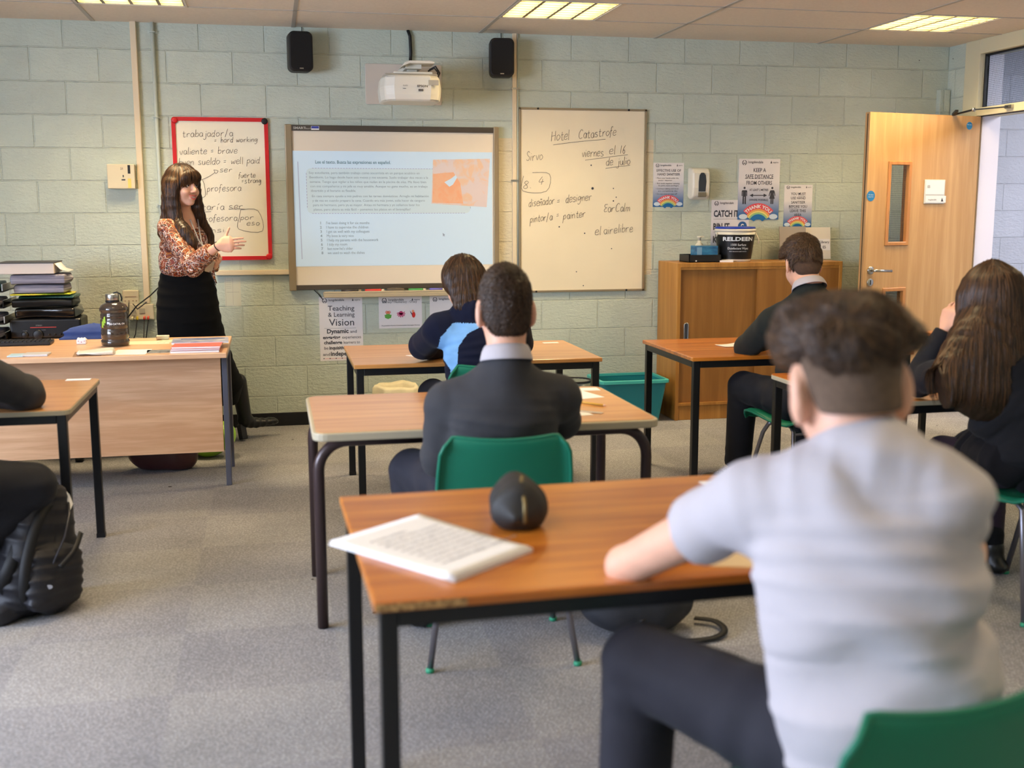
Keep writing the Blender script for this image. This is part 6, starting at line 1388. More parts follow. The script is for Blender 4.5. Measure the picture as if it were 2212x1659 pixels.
    J2 = dict(J); J2['wrR'] = J['elR']+(J['wrR']-J['elR'])*.25; J2['wrL'] = J['elL']+(J['wrL']-J['elL'])*.5
    garment('blouse', J2, (.135, .145, .145, .125), (.11, .115, .105, .08), M_blouse, t, h=.005, pts=[J['waist']-UP*.015, J['waist']+UP*.08, J['chest'], J['up_']], fold=fl, amp=.0025, rs=(.056, .056, .05, .046), nk=.052, shoulder=.050, extra=extra, cuts=[(J['waist']-UP*.03, V3(.10, -.10, -1)), (J['neck']+UP*.005, (0, 0, 1)), (J['neck']+fw*.052-UP*.03, fw*.75+UP*.65)], relax=1)
    # blouse tail tied at the waist, pointed front
    kn = A(462, 590, 6.74); build('sleeve_tie', MB().tube([A(455, 562, 6.74), A(459, 585, 6.735), A(463, 602, 6.735), A(468, 612, 6.74)], [.012, .010, .007, .003], 8), M_blouse, t)
    # skirt
    S = Field([.25, 6.6, .12], [1.3, 7.4, 1.2], .008)
    S.loft([J['waist']-UP*.0, J['hip']+UP*.03, A(412, 720, 6.92), V3(.78, 6.98, .42), V3(.86, 7.01, .28)], [.135, .168, .190, .19, .18], [.11, .135, .15, .15, .14], V3(1, .1, 0), k=.02)
    S.cutplane((0, 0, .24), (0, 0, -1)); S.cutplane(J['waist']+UP*.012, (0, 0, 1))
    S.displace(lambda X, Y, Z: .004*np.sin(38*X+20*Y)*np.clip((1.0-Z)*1.5, 0, 1)); S.mesh('skirt', M_velvet, t)
    # boots: heel down, toe lifted
    for a, toe, hl in ((V3(1.0, 7.06, .15), V3(1.175, 7.16, .095), V3(.985, 7.03, .0)), (V3(.68, 6.88, .16), V3(.86, 6.80, .03), V3(.64, 6.90, .0))):
        B = Field(np.minimum(a, toe)-.12-V3(0, 0, .1), np.maximum(a, toe)+V3(.1, .12, .30), .006); d = unit(toe-a); s = np.cross(d, UP); s = unit(s)
        B.cone(a+V3(-.03, -.01, .22), a, .052, .042, k=.02); B.loft([a-d*.02-UP*.035, a+d*.08-UP*.03, toe], [.036, .040, .030], [.035, .030, .018], s, k=.03); B.ell(toe, [.03, .035, .018], [s, d, np.cross(s, d)], k=.02)
        bo = B.mesh('ankle_boot', M_shoe, t, relax=2)
        hq = unit(a-UP*.05-hl-d*.01); build('boot_heel', MB().bar(hl+V3(0, 0, .002)+V3(.005, 0, .008), a-d*.028-UP*.055, .045, .04, up=tuple(d)), M_black, bo, bevel=.004)
    # bracelet, lanyard and badge
    w0 = J['wrR']+unit(J['elR']-J['wrR'])*.012; ax = unit(J['elR']-J['wrR']); s1 = unit(np.cross(ax, UP)); s2 = np.cross(ax, s1)
    build('bracelet', MB().tube([w0+(s1*math.cos(k/16*2*PI)+s2*math.sin(k/16*2*PI))*.0275 for k in range(16)], .0022, 6, closed=True), M_black, t)
    la = thing('lanyard', 'grey lanyard with an identity card held by the teacher', 'lanyard', tuple(A(448, 570, 6.72)))
    M_lan = mat('lanyard_grey', (150, 150, 160), .6)
    for o_ in (-.012, .012): 
        pts = [J['neck']+r*o_*3+fw*.065+UP*.0, J['chest']+fw*.150+r*(.02+o_)+UP*.01, A(446, 548, 6.72)+V3(o_*.4, 0, 0), A(455, 572, 6.70)]; build('strap', MB().tube(pts, .004, 6), M_lan, la)
    cd = A(453, 575, 6.69); build('identity_card', MB().box(-.022, .022, -.0015, .0015, -.035, .035, Matrix.Translation(cd) @ Matrix.Rotation(.3, 4, 'Y') @ Matrix.Rotation(.4, 4, 'Z')), mat('card_holder', (196, 186, 170), .25), la)
    build('card_string', MB().tube([cd-UP*.03, cd+V3(.015, 0, -.07), cd+V3(.03, .01, -.11)], .0025, 6), M_black, la)
P_teacher()
# ================================================================== CLUTTER
Z7 = .72
def sheet(mb, pts, z, th=.0006): k = len(pts); mb.prism([(p[0], p[1]) for p in pts], (0, 0, z), (1, 0, 0), (0, 1, 0), (0, 0, 1), th); return mb
def rot_rect(cx, cy, w, h, a):
    c, s = math.cos(a), math.sin(a); return [(cx+x*c-y*s, cy+x*s+y*c) for x, y in ((-w/2, -h/2), (w/2, -h/2), (w/2, h/2), (-w/2, h/2))]
def paper_thing(name, label, cat, cx, cy, z, w, h, a, m, lines=0, th=.0008, group=None, ink=None, name2='sheet', curl=0):
    t = thing(name, label, cat, (cx, cy, z), 0, group)
    if curl:
        n = 10; vs = []; c_, s_ = math.cos(a), math.sin(a)
        for i in range(n+1):
            for j in range(n+1):
                x = -w/2+w*i/n; y = -h/2+h*j/n; zz = z+th+curl*((abs(x)/(w/2))**3*.5+(abs(y)/(h/2))**4*.3+max(0, (x/w+y/h))**3*1.2); vs.append((cx+x*c_-y*s_, cy+x*s_+y*c_, zz))
        build(name2, MB().add(vs, [(i*(n+1)+j, (i+1)*(n+1)+j, (i+1)*(n+1)+j+1, i*(n+1)+j+1) for i in range(n) for j in range(n)], True), m, t, solid=th)
    else: build(name2, sheet(MB(), rot_rect(cx, cy, w, h, a), z+.0002, th), m, t)
    if lines:
        mb = MB(); c_, s_ = math.cos(a), math.sin(a); rr = Vector((c_, s_, 0)); uu = Vector((-s_, c_, 0))
        for k in range(lines):
            y = h*.38-k*h*.78/lines; L_ = w*.8*random.uniform(.55, 1); p = Vector((cx, cy, z+th+.0012+curl*.05))+uu*y-rr*w*.4
            mb.add([p, p+rr*L_, p+rr*L_+uu*h*.012, p+uu*h*.012], [(0, 1, 2, 3)], False)
        build('printed_lines', mb, ink or mat('print_faint', (150, 148, 150), .8), t)
    return t
# --- water bottle
bx, by = .388, 6.12
t = thing('water_bottle', 'large smoky grey water bottle with steel cap on the teacher desk', 'bottle', (bx, by, Z7))
M_smk = mat('smoky_plastic', (78, 66, 56), .12, coat=.6, trans=.35); M_dk = mat('dark_water', (38, 32, 28), .15)
prof = [(.058, 0), (.070, .008), (.071, .028), (.066, .034), (.0665, .04), (.069, .045), (.069, .085), (.0655, .09), (.069, .096), (.069, .135), (.064, .142), (.067, .15), (.067, .165), (.062, .172), (.070, .182), (.071, .196), (.062, .214), (.038, .226), (.030, .230), (.030, .236)]
build('bottle_body', MB().lathe((bx, by, Z7+.0005), prof, 40), M_smk, t)
build('bottle_cap', MB().lathe((bx-.004, by, Z7+.2365), [(.031, 0), (.033, .003), (.033, .03), (.031, .034)], 32), M_chrome, t); build('cap_ring', MB().lathe((bx-.004, by, Z7+.228), [(.034, 0), (.035, .004), (.034, .009)], 32), M_black, t)
build('carry_loop', MB().tube([(bx+.0, by, Z7+.272), (bx+.02, by, Z7+.279), (bx+.037, by, Z7+.268), (bx+.043, by, Z7+.245), (bx+.040, by, Z7+.232)], .004, 8), M_black, t)
mb = MB(); R_ = .0702
for ch, k in zip('DECATHLON', range(9)):
    a = -PI/2+(-.25+k*.125); d_ = Vector((math.cos(a), math.sin(a), 0)); text(mb, ch, Vector((bx, by, Z7+.115))+d_*R_, .013, r=(-d_.y, d_.x, 0), bold=.02)
a = -PI/2+.0
build('bottle_lettering', mb, M_signt, t)
mb = MB()
for k in range(3): a = -PI/2-.85+k*.12; d_ = Vector((math.cos(a), math.sin(a), 0)); p = Vector((bx, by, Z7+.10+.012*k))+d_*.0695; q = Vector((-d_.y, d_.x, 0)); mb.quad(p-q*.006, p+q*.006, p+q*.004+Vector((0, 0, .035)), p-q*.006+Vector((0, 0, .03)))
build('green_print', mb, mat('lime_print', (150, 190, 60), .5), t)
# --- small things on the teacher desk
t = thing('dice_box', 'small white box with coloured dots on the teacher desk left of the bottle', 'box', (.205, 6.23, Z7))
build('box_body', MB().box(.180, .230, 6.21, 6.25, Z7+.0005, Z7+.028), M_paper, t, bevel=.006, seg=3); mb = MB()
for k, (dx, dz) in enumerate(((-.015, .029), (.0, .031), (.014, .029))): build('bump', MB().lathe((.205+dx, 6.23, Z7+.026), [(.0085, 0), (.008, .005), (.004, .008), (.0001, .009)], 14), M_paper, t)
build('box_dots', MB().box(.188, .192, 6.2093, 6.2098, Z7+.016, Z7+.02).box(.203, .207, 6.2093, 6.2098, Z7+.010, Z7+.015).box(.218, .222, 6.2093, 6.2098, Z7+.016, Z7+.02), mat('dot_red', (170, 70, 110), .5), t)
t = thing('eraser_block', 'small off white block on the leaflets in front of the skirt', 'block', (.60, 6.34, Z7)); build('block_body', MB().box(.572, .638, 6.325, 6.36, Z7+.004, Z7+.024), mat('offwhite_block', (222, 214, 196), .6), t, bevel=.003)
paper_thing('leaflet', 'pale green leaflet on the teacher desk behind the papers', 'leaflet', .545, 6.22, Z7, .21, .15, .05, mat('green_leaflet', (206, 214, 186), .6), lines=0)
paper_thing('leaflet', 'patterned green leaflet touching the magazine', 'leaflet', .655, 6.25, Z7+.001, .12, .14, -.1, mat('green_leaflet2', (150, 172, 140), .6, c2=(220, 222, 200), vscale=40))
paper_thing('table_mat', 'dull brown mat sheet under the crumpled papers', 'mat', .30, 5.79, Z7, .13, .20, .1, mat('brown_mat', (150, 112, 84), .6))
M_crm = mat('crumpled_plastic', (222, 216, 200), .35, bump=.6, bscale=40)
Fp = Field([.22, 5.64, Z7], [.48, 5.90, Z7+.06], .004); Fp.loft([V3(.26, 5.77, Z7+.008), V3(.42, 5.79, Z7+.010)], [.075, .085], [.010, .012], V3(0, 1, 0), sq=4); Fp.cutplane((0, 0, Z7+.001), (0, 0, -1)); nn_ = noise3(2, 60); Fp.displace(lambda X, Y, Z: .006*nn_(X, Y, Z*.2))
t = thing('paper_bundle', 'crumpled pale papers in front of the water bottle', 'papers', (.34, 5.78, Z7)); Fp.mesh('folded_paper', M_crm, t)
paper_thing('paper_sheet', 'plain white sheet right of the crumpled papers', 'paper', .50, 5.82, Z7, .17, .20, -.08, M_paper, group=None)
paper_thing('postcard', 'dark patterned postcard between white sheet and red exercise books', 'card', .635, 5.82, Z7, .12, .13, .1, mat('dark_card', (52, 54, 58), .4, c2=(170, 172, 172), vscale=30))
cols = [((214, 210, 214), 'white covered exercise book, lowest in the small stack'), ((214, 60, 52), 'red exercise book in the middle of the small stack'), ((222, 110, 96), 'coral exercise book on top of the small stack')]
for k, (c_, lb) in enumerate(cols):
    z_ = Z7+k*.0105; t = thing('exercise_book', lb+' on the teacher desk', 'exercise book', (.81, 5.83, z_), 0, 'exercise books on the teacher desk'); P = rot_rect(.808+.006*k, 5.825+.008*(k % 2), .235, .20, .03-.03*k)
    build('cover', sheet(sheet(MB(), P, z_+.0002, .001), P, z_+.0085, .001), mat('bookcover%d' % k, c_, .5), t); build('pages', sheet(MB(), [(p[0]*.985+.808*.015, p[1]*.985+5.825*.015) for p in P], z_+.001, .0074), M_paper, t)
t = thing('magazine', 'colourful magazine lying on the exercise books', 'magazine', (.82, 5.98, Z7+.035)); P = rot_rect(.825, 5.985, .28, .20, .04)
build('cover', sheet(MB(), P, Z7+.0325, .002), mat('magazine_cover', (206, 204, 206), .35, c2=(96, 116, 168), vscale=14), t); build('pages', sheet(MB(), P, Z7+.033-.0075, .007), M_paper, t)
build('cover_band', sheet(MB(), rot_rect(.835, 6.03, .22, .035, .04), Z7+.0346, .0004), mat('magazine_blue', (84, 120, 190), .4, c2=(30, 34, 60), vscale=40), t)
for k, (cx_, lb, c_) in enumerate(((-.02, 'pale blue paper mask on the left of the teacher desk', (186, 214, 226)), (.065, 'clear packet of folded tissues beside the blue mask', (206, 204, 204)))):
    t = thing('face_mask' if k == 0 else 'tissue_packet', lb, 'mask' if k == 0 else 'packet', (cx_, 5.80, Z7)); build('folded_body', sheet(MB(), rot_rect(cx_, 5.79, .085 if k == 0 else .115, .10, .0), Z7+.0005, .006 if k == 0 else .010), mat('maskc%d' % k, c_, .4, bump=.5, bscale=60), t, bevel=.002)
# keyboard
t = thing('keyboard', 'black computer keyboard on the left of the teacher desk', 'keyboard', (-.17, 6.27, Z7)); Mk = Matrix.Translation((-.17, 6.27, Z7)) @ Matrix.Rotation(.03, 4, 'Z')
build('keyboard_base', MB().box(-.22, .22, -.07, .07, .002, .018, Mk), M_black, t, bevel=.004); kb = MB()
for i in range(20):
    for j in range(5): build('key', MB().box(-.21+i*.021, -.193+i*.021, -.058+j*.023, -.039+j*.023, .018, .024, Mk), mat('keycap', (34, 34, 38), .4), t)
# --- side table with the stack on the left
t = thing('side_table', 'low side table behind the teacher desk carrying the folder stack', 'table', (-.75, 7.02, 0)); build('table_top', MB().box(-1.6, .16, 6.72, 7.4, .665, .69), M_beech, t)
for xx in (-1.56, -.30): 
    for yy in (6.75, 7.34): build('leg', MB().box(xx, xx+.03, yy, yy+.03, 0, .665), M_gleg, t)
zs = .69
t = thing('cassette_player', 'black player with red line and knobs at the bottom of the folder stack', 'player', (-.08, 6.9, zs)); build('player_body', MB().box(-.27, .115, 6.80, 7.05, zs+.004, zs+.115), mat('player_black', (24, 23, 24), .35), t, bevel=.012, seg=3)
build('red_line', MB().box(-.16, -.02, 6.797, 6.801, zs+.065, zs+.069), mat('red_print', (190, 60, 50), .5), t); mb = MB(); text(mb, 'STEREO', (-.13, 6.798, zs+.075), .010); text(mb, 'VOLUME', (-.20, 6.798, zs+.047), .006); text(mb, 'TUNING', (-.1, 6.798, zs+.050), .006); build('player_lettering', mb, M_chrome, t)
for xx, rr_ in ((-.19, .018), (-.12, .028), (-.06, .005), (-.03, .005), (0, .005)): build('knob', MB().lathe((xx, 6.80, zs+.026), [(rr_, 0), (rr_, .008), (rr_*.8, .011)], 20, axis=Matrix.Rotation(PI/2, 3, 'X')), M_black, t)
def slab(name, label, cat, x0, x1, y0, y1, z0, z1, m, seed, wob=.006, fr=18, group=None, h=.006):
    t = thing(name, label, cat, ((x0+x1)/2, (y0+y1)/2, z0), 0, group); Fs = Field([x0-.03, y0-.03, z0-.012], [x1+.03, y1+.03, z1+.012], h); e = (z1-z0)/2
    Fs.loft([V3(x0+e*.5, (y0+y1)/2, (z0+z1)/2), V3(x1-e*.5, (y0+y1)/2, (z0+z1)/2)], [(y1-y0)/2]*2, [e]*2, V3(0, 1, 0), sq=7); n_ = noise3(seed, fr); Fs.displace(lambda X, Y, Z: wob*n_(X, Y, Z*1.5)); Fs.cutplane((0, 0, z0+.001), (0, 0, -1), k=.001); Fs.mesh('folder_body', m, t); return t
M_gloss = mat('glossy_black_plastic', (14, 14, 14), .18, coat=.5)
slab('plastic_folder', 'glossy black bag folder lying on the player', 'folder', -.25, .10, 6.79, 7.06, .806, .868, M_gloss, 1)
slab('plastic_folder', 'black folder with grey sheen above the glossy one', 'folder', -.26, .085, 6.80, 7.05, .869, .915, mat('black_folder', (24, 26, 26), .35), 2)
slab('plastic_folder', 'dark green crumpled folder poking out at the right of the stack', 'folder', -.22, .09, 6.81, 7.04, .916, .935, mat('dark_green_folder', (22, 62, 50), .3), 3, wob=.004)
slab('plastic_folder', 'lime and orange edged folder under the paper pile', 'folder', -.26, .07, 6.80, 7.04, .936, .948, mat('lime_folder', (160, 200, 50), .45, c2=(220, 180, 60), vscale=6), 4, wob=.003)
M_stackp = mat('paper_pile_edges', (176, 172, 182), .8, stretch=(1, 1, 45), c2=(96, 94, 110), vscale=5, detail=4)
slab('paper_pile', 'thick ragged pile of grey papers in the middle of the stack', 'paper pile', -.245, .045, 6.81, 7.04, .949, 1.0, M_stackp, 5, wob=.005); slab('paper_pile', 'upper ragged pile of grey papers under the white box file', 'paper pile', -.26, .055, 6.80, 7.04, 1.001, 1.058, M_stackp, 6, wob=.006)
t = thing('box_file', 'white box file on top of the paper pile at the far left', 'box file', (-.15, 6.9, 1.06)); build('file_body', MB().box(-.31, -.01, 6.78, 7.05, 1.062, 1.122), mat('box_file_white', (216, 204, 192), .5), t, bevel=.003); build('file_lid', MB().box(-.315, -.008, 6.776, 7.05, 1.122, 1.126), M_ink, t)
t = thing('loose_paper', 'folded white paper sticking out right of the box file', 'paper', (.02, 6.9, 1.062)); build('sheet', MB().add([(-.008, 6.80, 1.118), (-.008, 7.0, 1.118), (.02, 6.81, 1.085), (.02, 7.0, 1.085), (.06, 6.83, 1.072), (.06, 7.0, 1.072)], [(0, 2, 3, 1), (2, 4, 5, 3)], True), M_paper, t, solid=.002)
t = thing('filing_tray', 'black filing tray stack with papers at the left edge of the picture', 'filing tray', (-.42, 6.85, zs))
for k in range(4): build('tray_shelf', MB().box(-.58, -.275, 6.72, 7.05, zs+.005+k*.09, zs+.013+k*.09), M_gloss, t); build('tray_side', MB().box(-.280, -.275, 6.72, 7.05, zs+.01+k*.09, zs+.05+k*.09), M_chrome if k % 2 else M_gloss, t)
for k in range(4): slab('paper_pile', ('lowest', 'second', 'third', 'topmost')[k]+' papers in the filing tray at the left edge', 'papers', -.56, -.30, 6.73, 7.0, zs+.014+k*.09, zs+.058+k*.09, M_stackp if k != 3 else mat('teal_folder', (70, 110, 112), .4), 10+k, wob=.004)
# --- blue office chair
t = thing('office_chair', 'blue fabric office chair behind the teacher desk', 'chair', (.205, 6.72, 0)); M_blue = fabric('blue_chair_fabric', (64, 80, 132), bs=500)
Fc = Field([-.05, 6.6, .42], [.47, 7.0, .85], .007); Fc.loft([V3(.205, 6.665, .50), V3(.205, 6.65, .66), V3(.205, 6.655, .765)], [.15, .185, .13], [.03, .034, .026], V3(1, 0, 0), sq=2.6); Fc.mesh('backrest', M_blue, t)
Fc = Field([-.08, 6.62, .38], [.5, 7.15, .52], .008); Fc.loft([V3(.205, 6.70, .45), V3(.205, 7.08, .45)], [.22, .22], [.035, .035], V3(1, 0, 0), sq=4); Fc.mesh('seat', M_blue, t)
build('back_post', MB().bar((.205, 6.68, .40), (.205, 6.68, .60), .05, .01), M_black, t); build('gas_column', MB().tube([(.205, 6.88, .08), (.205, 6.88, .42)], .025, 14), M_black, t)
for k in range(5):
    a = k*2*PI/5+.5; e = Vector((.205+.27*math.cos(a), 6.88+.27*math.sin(a), .075)); o = build('base_arm', MB().tube([(.205, 6.88, .09), e], [.025, .014], 10), M_black, t); build('castor', MB().tube([e+Vector((-.02, 0, -.048)), e+Vector((.02, 0, -.048))], .026, 14).box(e.x-.012, e.x+.012, e.y-.012, e.y+.012, .04, .08), M_black, o)
# --- bags under the teacher desk
def blob_bag(name, label, parts, m, lo, hi, seed=0, amp=.006, h=.007, extra=None):
    t = thing(name, label, 'bag', ((lo[0]+hi[0])/2, (lo[1]+hi[1])/2, 0)); Fb = Field(lo, hi, h)
    for c, r, k in parts: Fb.ell(c, r, k=k)
    n_ = noise3(seed, 24, 7); n2_ = noise3(seed+1, 60); Fb.displace(lambda X, Y, Z: amp*np.abs(n_(X, Y, Z))*2-amp*.5+amp*.3*n2_(X, Y, Z)); Fb.cutplane((0, 0, .004), (0, 0, -1), k=.002)
    Fb.mesh('bag_body', m, t); return t, Fb
t, _ = blob_bag('handbag', 'dark red handbag on the floor under the teacher desk', [((.56, 6.34, .10), (.17, .10, .11), .02), ((.66, 6.34, .07), (.10, .09, .09), .03)], mat('maroon_leather', (66, 34, 34), .4, coat=.2), [.32, 6.18, -.01], [.84, 6.5, .27], 3)
build('bag_handle', MB().tube([(.50, 6.33, .18), (.51, 6.33, .26), (.58, 6.33, .29), (.64, 6.33, .25), (.65, 6.33, .17)], .007, 8), mat('maroon_leather', (0, 0, 0)), t)
blob_bag('carrier_bag', 'lime green carrier bag under the right end of the teacher desk', [((.80, 6.62, .10), (.12, .10, .10), .02), ((.90, 6.58, .13), (.06, .08, .08), .03)], mat('lime_carrier', (150, 200, 60), .35), [.66, 6.48, -.01], [1.0, 6.75, .28], 5)
# --- paper bits on pupils' desks
paper_thing('name_card', 'white card on the far corner of the left desk', 'card', .37, 5.055, .70, .10, .05, 0, M_paper)
paper_thing('name_card', 'white card at the far right of the front desk', 'card', 2.67, 5.90, .70, .085, .045, .0, M_paper)
paper_thing('paper_sheet', 'small paper between the dark haired pupils on the front desk', 'paper', 2.53, 5.86, .70, .05, .09, .1, M_paper)
paper_thing('exercise_book', 'white paper with red edge beside the hooded pupil\'s elbow', 'exercise book', 1.90, 5.52, .70, .09, .10, .5, M_paper)
paper_thing('paper_sheet', 'white sheet with curled edge under the blazer pupil\'s arm', 'paper', 3.57, 5.56, .70, .13, .10, .2, M_paper, curl=.004)
paper_thing('paper_sheet', 'cream sheet right of the blazer pupil\'s sleeve', 'paper', 3.86, 5.50, .70, .20, .16, -.1, M_paper)
paper_thing('paper_sheet', 'pale sheet on the farthest right desk', 'paper', 5.16, 5.94, .70, .16, .07, 0, mat('mint_paper', (196, 222, 216), .6))
paper_thing('paper_sheet', 'upper white sheet on the right of the middle desk', 'paper', 2.40, 4.33, .70, .16, .07, -.05, M_paper)
paper_thing('paper_sheet', 'folded white sheet above the pencil on the middle desk', 'paper', 2.345, 4.20, .70, .16, .19, .25, M_paper)
paper_thing('paper_sheet', 'lowest small white sheet beside the jumper sleeve', 'paper', 2.245, 3.80, .70, .10, .07, .1, M_paper)
t = thing('pencil', 'yellow pencil lying on the right of the middle desk', 'pencil', (2.33, 4.0, .70)); a_, b_ = Vector((2.27, 4.08, .7045)), Vector((2.385, 3.935, .7045)); build('pencil_body', MB().tube([a_, b_], .0042, 6), mat('pencil_yellow', (222, 176, 70), .4), t); d_ = (b_-a_).normalized(); build('pencil_tip', MB().tube([b_, b_+d_*.014], [.0042, .0008], 6), mat('pencil_wood', (220, 180, 150), .6), t)
t = thing('ruler', 'clear plastic ruler below the pencil on the middle desk', 'ruler', (2.28, 3.86, .70)); build('ruler_body', sheet(MB(), rot_rect(2.262, 3.86, .026, .20, .85), .7006, .002), mat('ruler_plastic', (190, 182, 176), .2, coat=.4), t)
mb = MB(); 
for k in range(18): 
    q = Matrix.Rotation(.85, 2); p = q @ Vector((.006, -.09+k*.01)); mb.bar((2.262+p.x, 3.86+p.y, .7028), (2.262+p.x+.006*math.cos(.85), 3.86+p.y+.006*math.sin(.85), .7028), .0008, .0003)
build('ruler_marks', mb, M_ink, t)
# nearest desk: booklet, pencil case, loose sheet corners
zt = .73
t = thing('booklet', 'thick white worksheet booklet on the nearest desk, overhanging its left edge', 'booklet', (1.52, 2.26, zt))
C4 = [on(722, 1168, zt+.012), on(985, 1248, zt+.01), on(1152, 1180, zt+.012), on(912, 1109, zt+.01)]; C4 = [(p.x, p.y) for p in C4]
def grid_sheet(name, P, z0, cur, m, par, th, n=14):
    vs = []
    for i in range(n+1):
        for j in range(n+1):
            u, v = i/n, j/n; x = (P[0][0]*(1-u)+P[1][0]*u)*(1-v)+(P[3][0]*(1-u)+P[2][0]*u)*v; y = (P[0][1]*(1-u)+P[1][1]*u)*(1-v)+(P[3][1]*(1-u)+P[2][1]*u)*v
            vs.append((x, y, z0+cur(u, v)))
    return build(name, MB().add(vs, [(i*(n+1)+j, (i+1)*(n+1)+j, (i+1)*(n+1)+j+1, i*(n+1)+j+1) for i in range(n) for j in range(n)], True), m, par, solid=th)
for k in range(5):
    dx = .003*k; Pk = [(p[0]+random.uniform(-.003, .003)-dx*.5, p[1]+random.uniform(-.003, .003)) for p in C4]
    pg = grid_sheet('page', Pk, zt+.0010+.0016*k, lambda u, v, k=k: .0006*k*(1-v)+.004*(u**6)*(k/4)+.003*max(0, .2-u)*k*.4, M_paper, t, .0014)
Pk = [(p[0]-.012, p[1]+.012) for p in C4]; grid_sheet('page', Pk, zt+.0012, lambda u, v: 0, M_paper, t, .0012)
mb = MB()
def PP(u, v, z): x = (C4[0][0]*(1-u)+C4[1][0]*u)*(1-v)+(C4[3][0]*(1-u)+C4[2][0]*u)*v; y = (C4[0][1]*(1-u)+C4[1][1]*u)*(1-v)+(C4[3][1]*(1-u)+C4[2][1]*u)*v; return Vector((x, y, z))
lx_ = (PP(1, 0, 0)-PP(0, 0, 0)).normalized(); ly_ = (PP(0, 1, 0)-PP(0, 0, 0)).normalized()
words = ['La vida laboral: trabajo a tiempo parcial', 'Lee el texto. Busca las expresiones', 'Soy estudiante, pero también trabajo', 'como socorrista en un parque acuático.', 'Lo hago desde hace seis meses y me', 'encanta. Suelo trabajar dos veces a la', 'semana. Tengo que vigilar a los niños.', 'Me llevo bien con mis compañeros.', 'Aunque no gano mucho, es divertido.', 'El horario es flexible.']
for k, w_ in enumerate(words): text(mb, w_, PP(.80-.066*k, .16, zt+.0118), .0125 if k else .015, r=tuple(ly_), u=tuple(-lx_), off=0, bold=.01)
mb.v = [(x, y, zt+.0118) for x, y, z in mb.v]
build('printed_lines', mb, mat('print_grey', (120, 118, 120), .8), t)
t = thing('pencil_case', 'black zipped pencil case standing on the nearest desk', 'pencil case', (1.735, 2.42, zt)); Fk = Field([1.62, 2.28, zt-.01], [1.88, 2.60, zt+.15], .0045)
cx_, cy_ = 1.722, 2.385; Fk.loft([V3(cx_-.012, cy_-.07, zt+.040), V3(cx_, cy_, zt+.045), V3(cx_+.010, cy_+.08, zt+.038)], [.058, .060, .046], [.045, .047, .036], V3(1, 0, 0), sq=2.2, k=.03); Fk.cone(V3(cx_-.005, cy_-.06, zt+.080), V3(cx_+.004, cy_+.05, zt+.078), .018, .016, k=.045)
nn_ = noise3(6, 40); Fk.displace(lambda X, Y, Z: .005*nn_(X, Y, Z)); Fk.cutplane((0, 0, zt+.001), (0, 0, -1), k=.002); Fk.mesh('case_body', mat('case_nylon', (34, 34, 34), .6, bump=.3, bscale=300), t)
zp = [V3(cx_-.008, cy_-.115, zt+.03), V3(cx_-.006, cy_-.10, zt+.07), V3(cx_-.004, cy_-.055, zt+.100), V3(cx_, cy_, zt+.0985), V3(cx_+.004, cy_+.06, zt+.090)]; build('zip', MB().tube(zp, .004, 8), mat('zip_brass', (120, 104, 66), .4, metal=.6), t)
build('zip_pull', MB().bar(tuple(zp[2]+V3(0, 0, .004)), tuple(zp[2]+V3(.004, .01, .018)), .006, .003), mat('zip_brass', (0, 0, 0)), t)
paper_thing('paper_sheet', 'cream paper corner beside the forearm on the nearest desk', 'paper', 2.10, 2.02, zt, .13, .09, -.3, mat('cream_paper', (226, 204, 166), .7))
paper_thing('paper_sheet', 'white paper at the far edge of the nearest desk behind the shoulder', 'paper', 2.34, 2.61, zt, .16, .10, .1, M_paper)
# --- bins
t = thing('waste_bin', 'waste bin with a cream liner under the front desk', 'bin', (1.96, 7.22, 0)); build('bin_body', MB().lathe((1.96, 7.22, .003), [(.105, 0), (.11, .01), (.135, .255), (.13, .255), (.10, .01)], 32, cap=False).lathe((1.96, 7.22, .003), [(.105, 0), (.10, .004)], 32), mat('bin_grey', (120, 120, 118), .5), t)
vs = []; n = 48; rr_ = random.Random(4)
ph = [rr_.uniform(0, 6) for _ in range(4)]
for q, (r_, z_) in enumerate(((.125, .20), (.142, .19), (.150, .225), (.147, .275), (.135, .292), (.122, .27), (.10, .20), (.09, .08))):
    for k in range(n): a = 2*PI*k/n; w_ = .005*math.sin(7*a+ph[0]+q)+.003*math.sin(15*a+ph[1]+q*.6); vs.append((1.96+(r_+w_)*math.cos(a), 7.22+(r_+w_)*math.sin(a), z_+.004*math.sin(5*a+ph[2])+.005*math.sin(2*a)))
build('bin_liner', MB().add(vs, [(q*n+k, q*n+(k+1) % n, (q+1)*n+(k+1) % n, (q+1)*n+k) for q in range(7) for k in range(n)], True), mat('liner_cream', (226, 216, 182), .4), t, solid=.001)
t = thing('waste_basket', 'dark round wire rim basket between the front desk and the teal box', 'basket', (3.17, 7.25, 0)); build('basket_body', MB().lathe((3.17, 7.25, .003), [(.09, 0), (.10, .01), (.115, .27), (.112, .27), (.09, .012)], 28), mat('basket_mesh', (150, 160, 152), .3, trans=.3), t); build('basket_rim', MB().tube([(3.17+.116*math.cos(k/24*2*PI), 7.25+.116*math.sin(k/24*2*PI), .275) for k in range(24)], .006, 8, closed=True), M_bmetal, t)
t = thing('storage_box', 'teal plastic recycling box between the basket and the cupboard', 'box', (3.53, 7.22, 0)); M_teal = mat('teal_plastic', (28, 124, 136), .35); M_teal2 = mat('teal_rim', (70, 176, 172), .35)
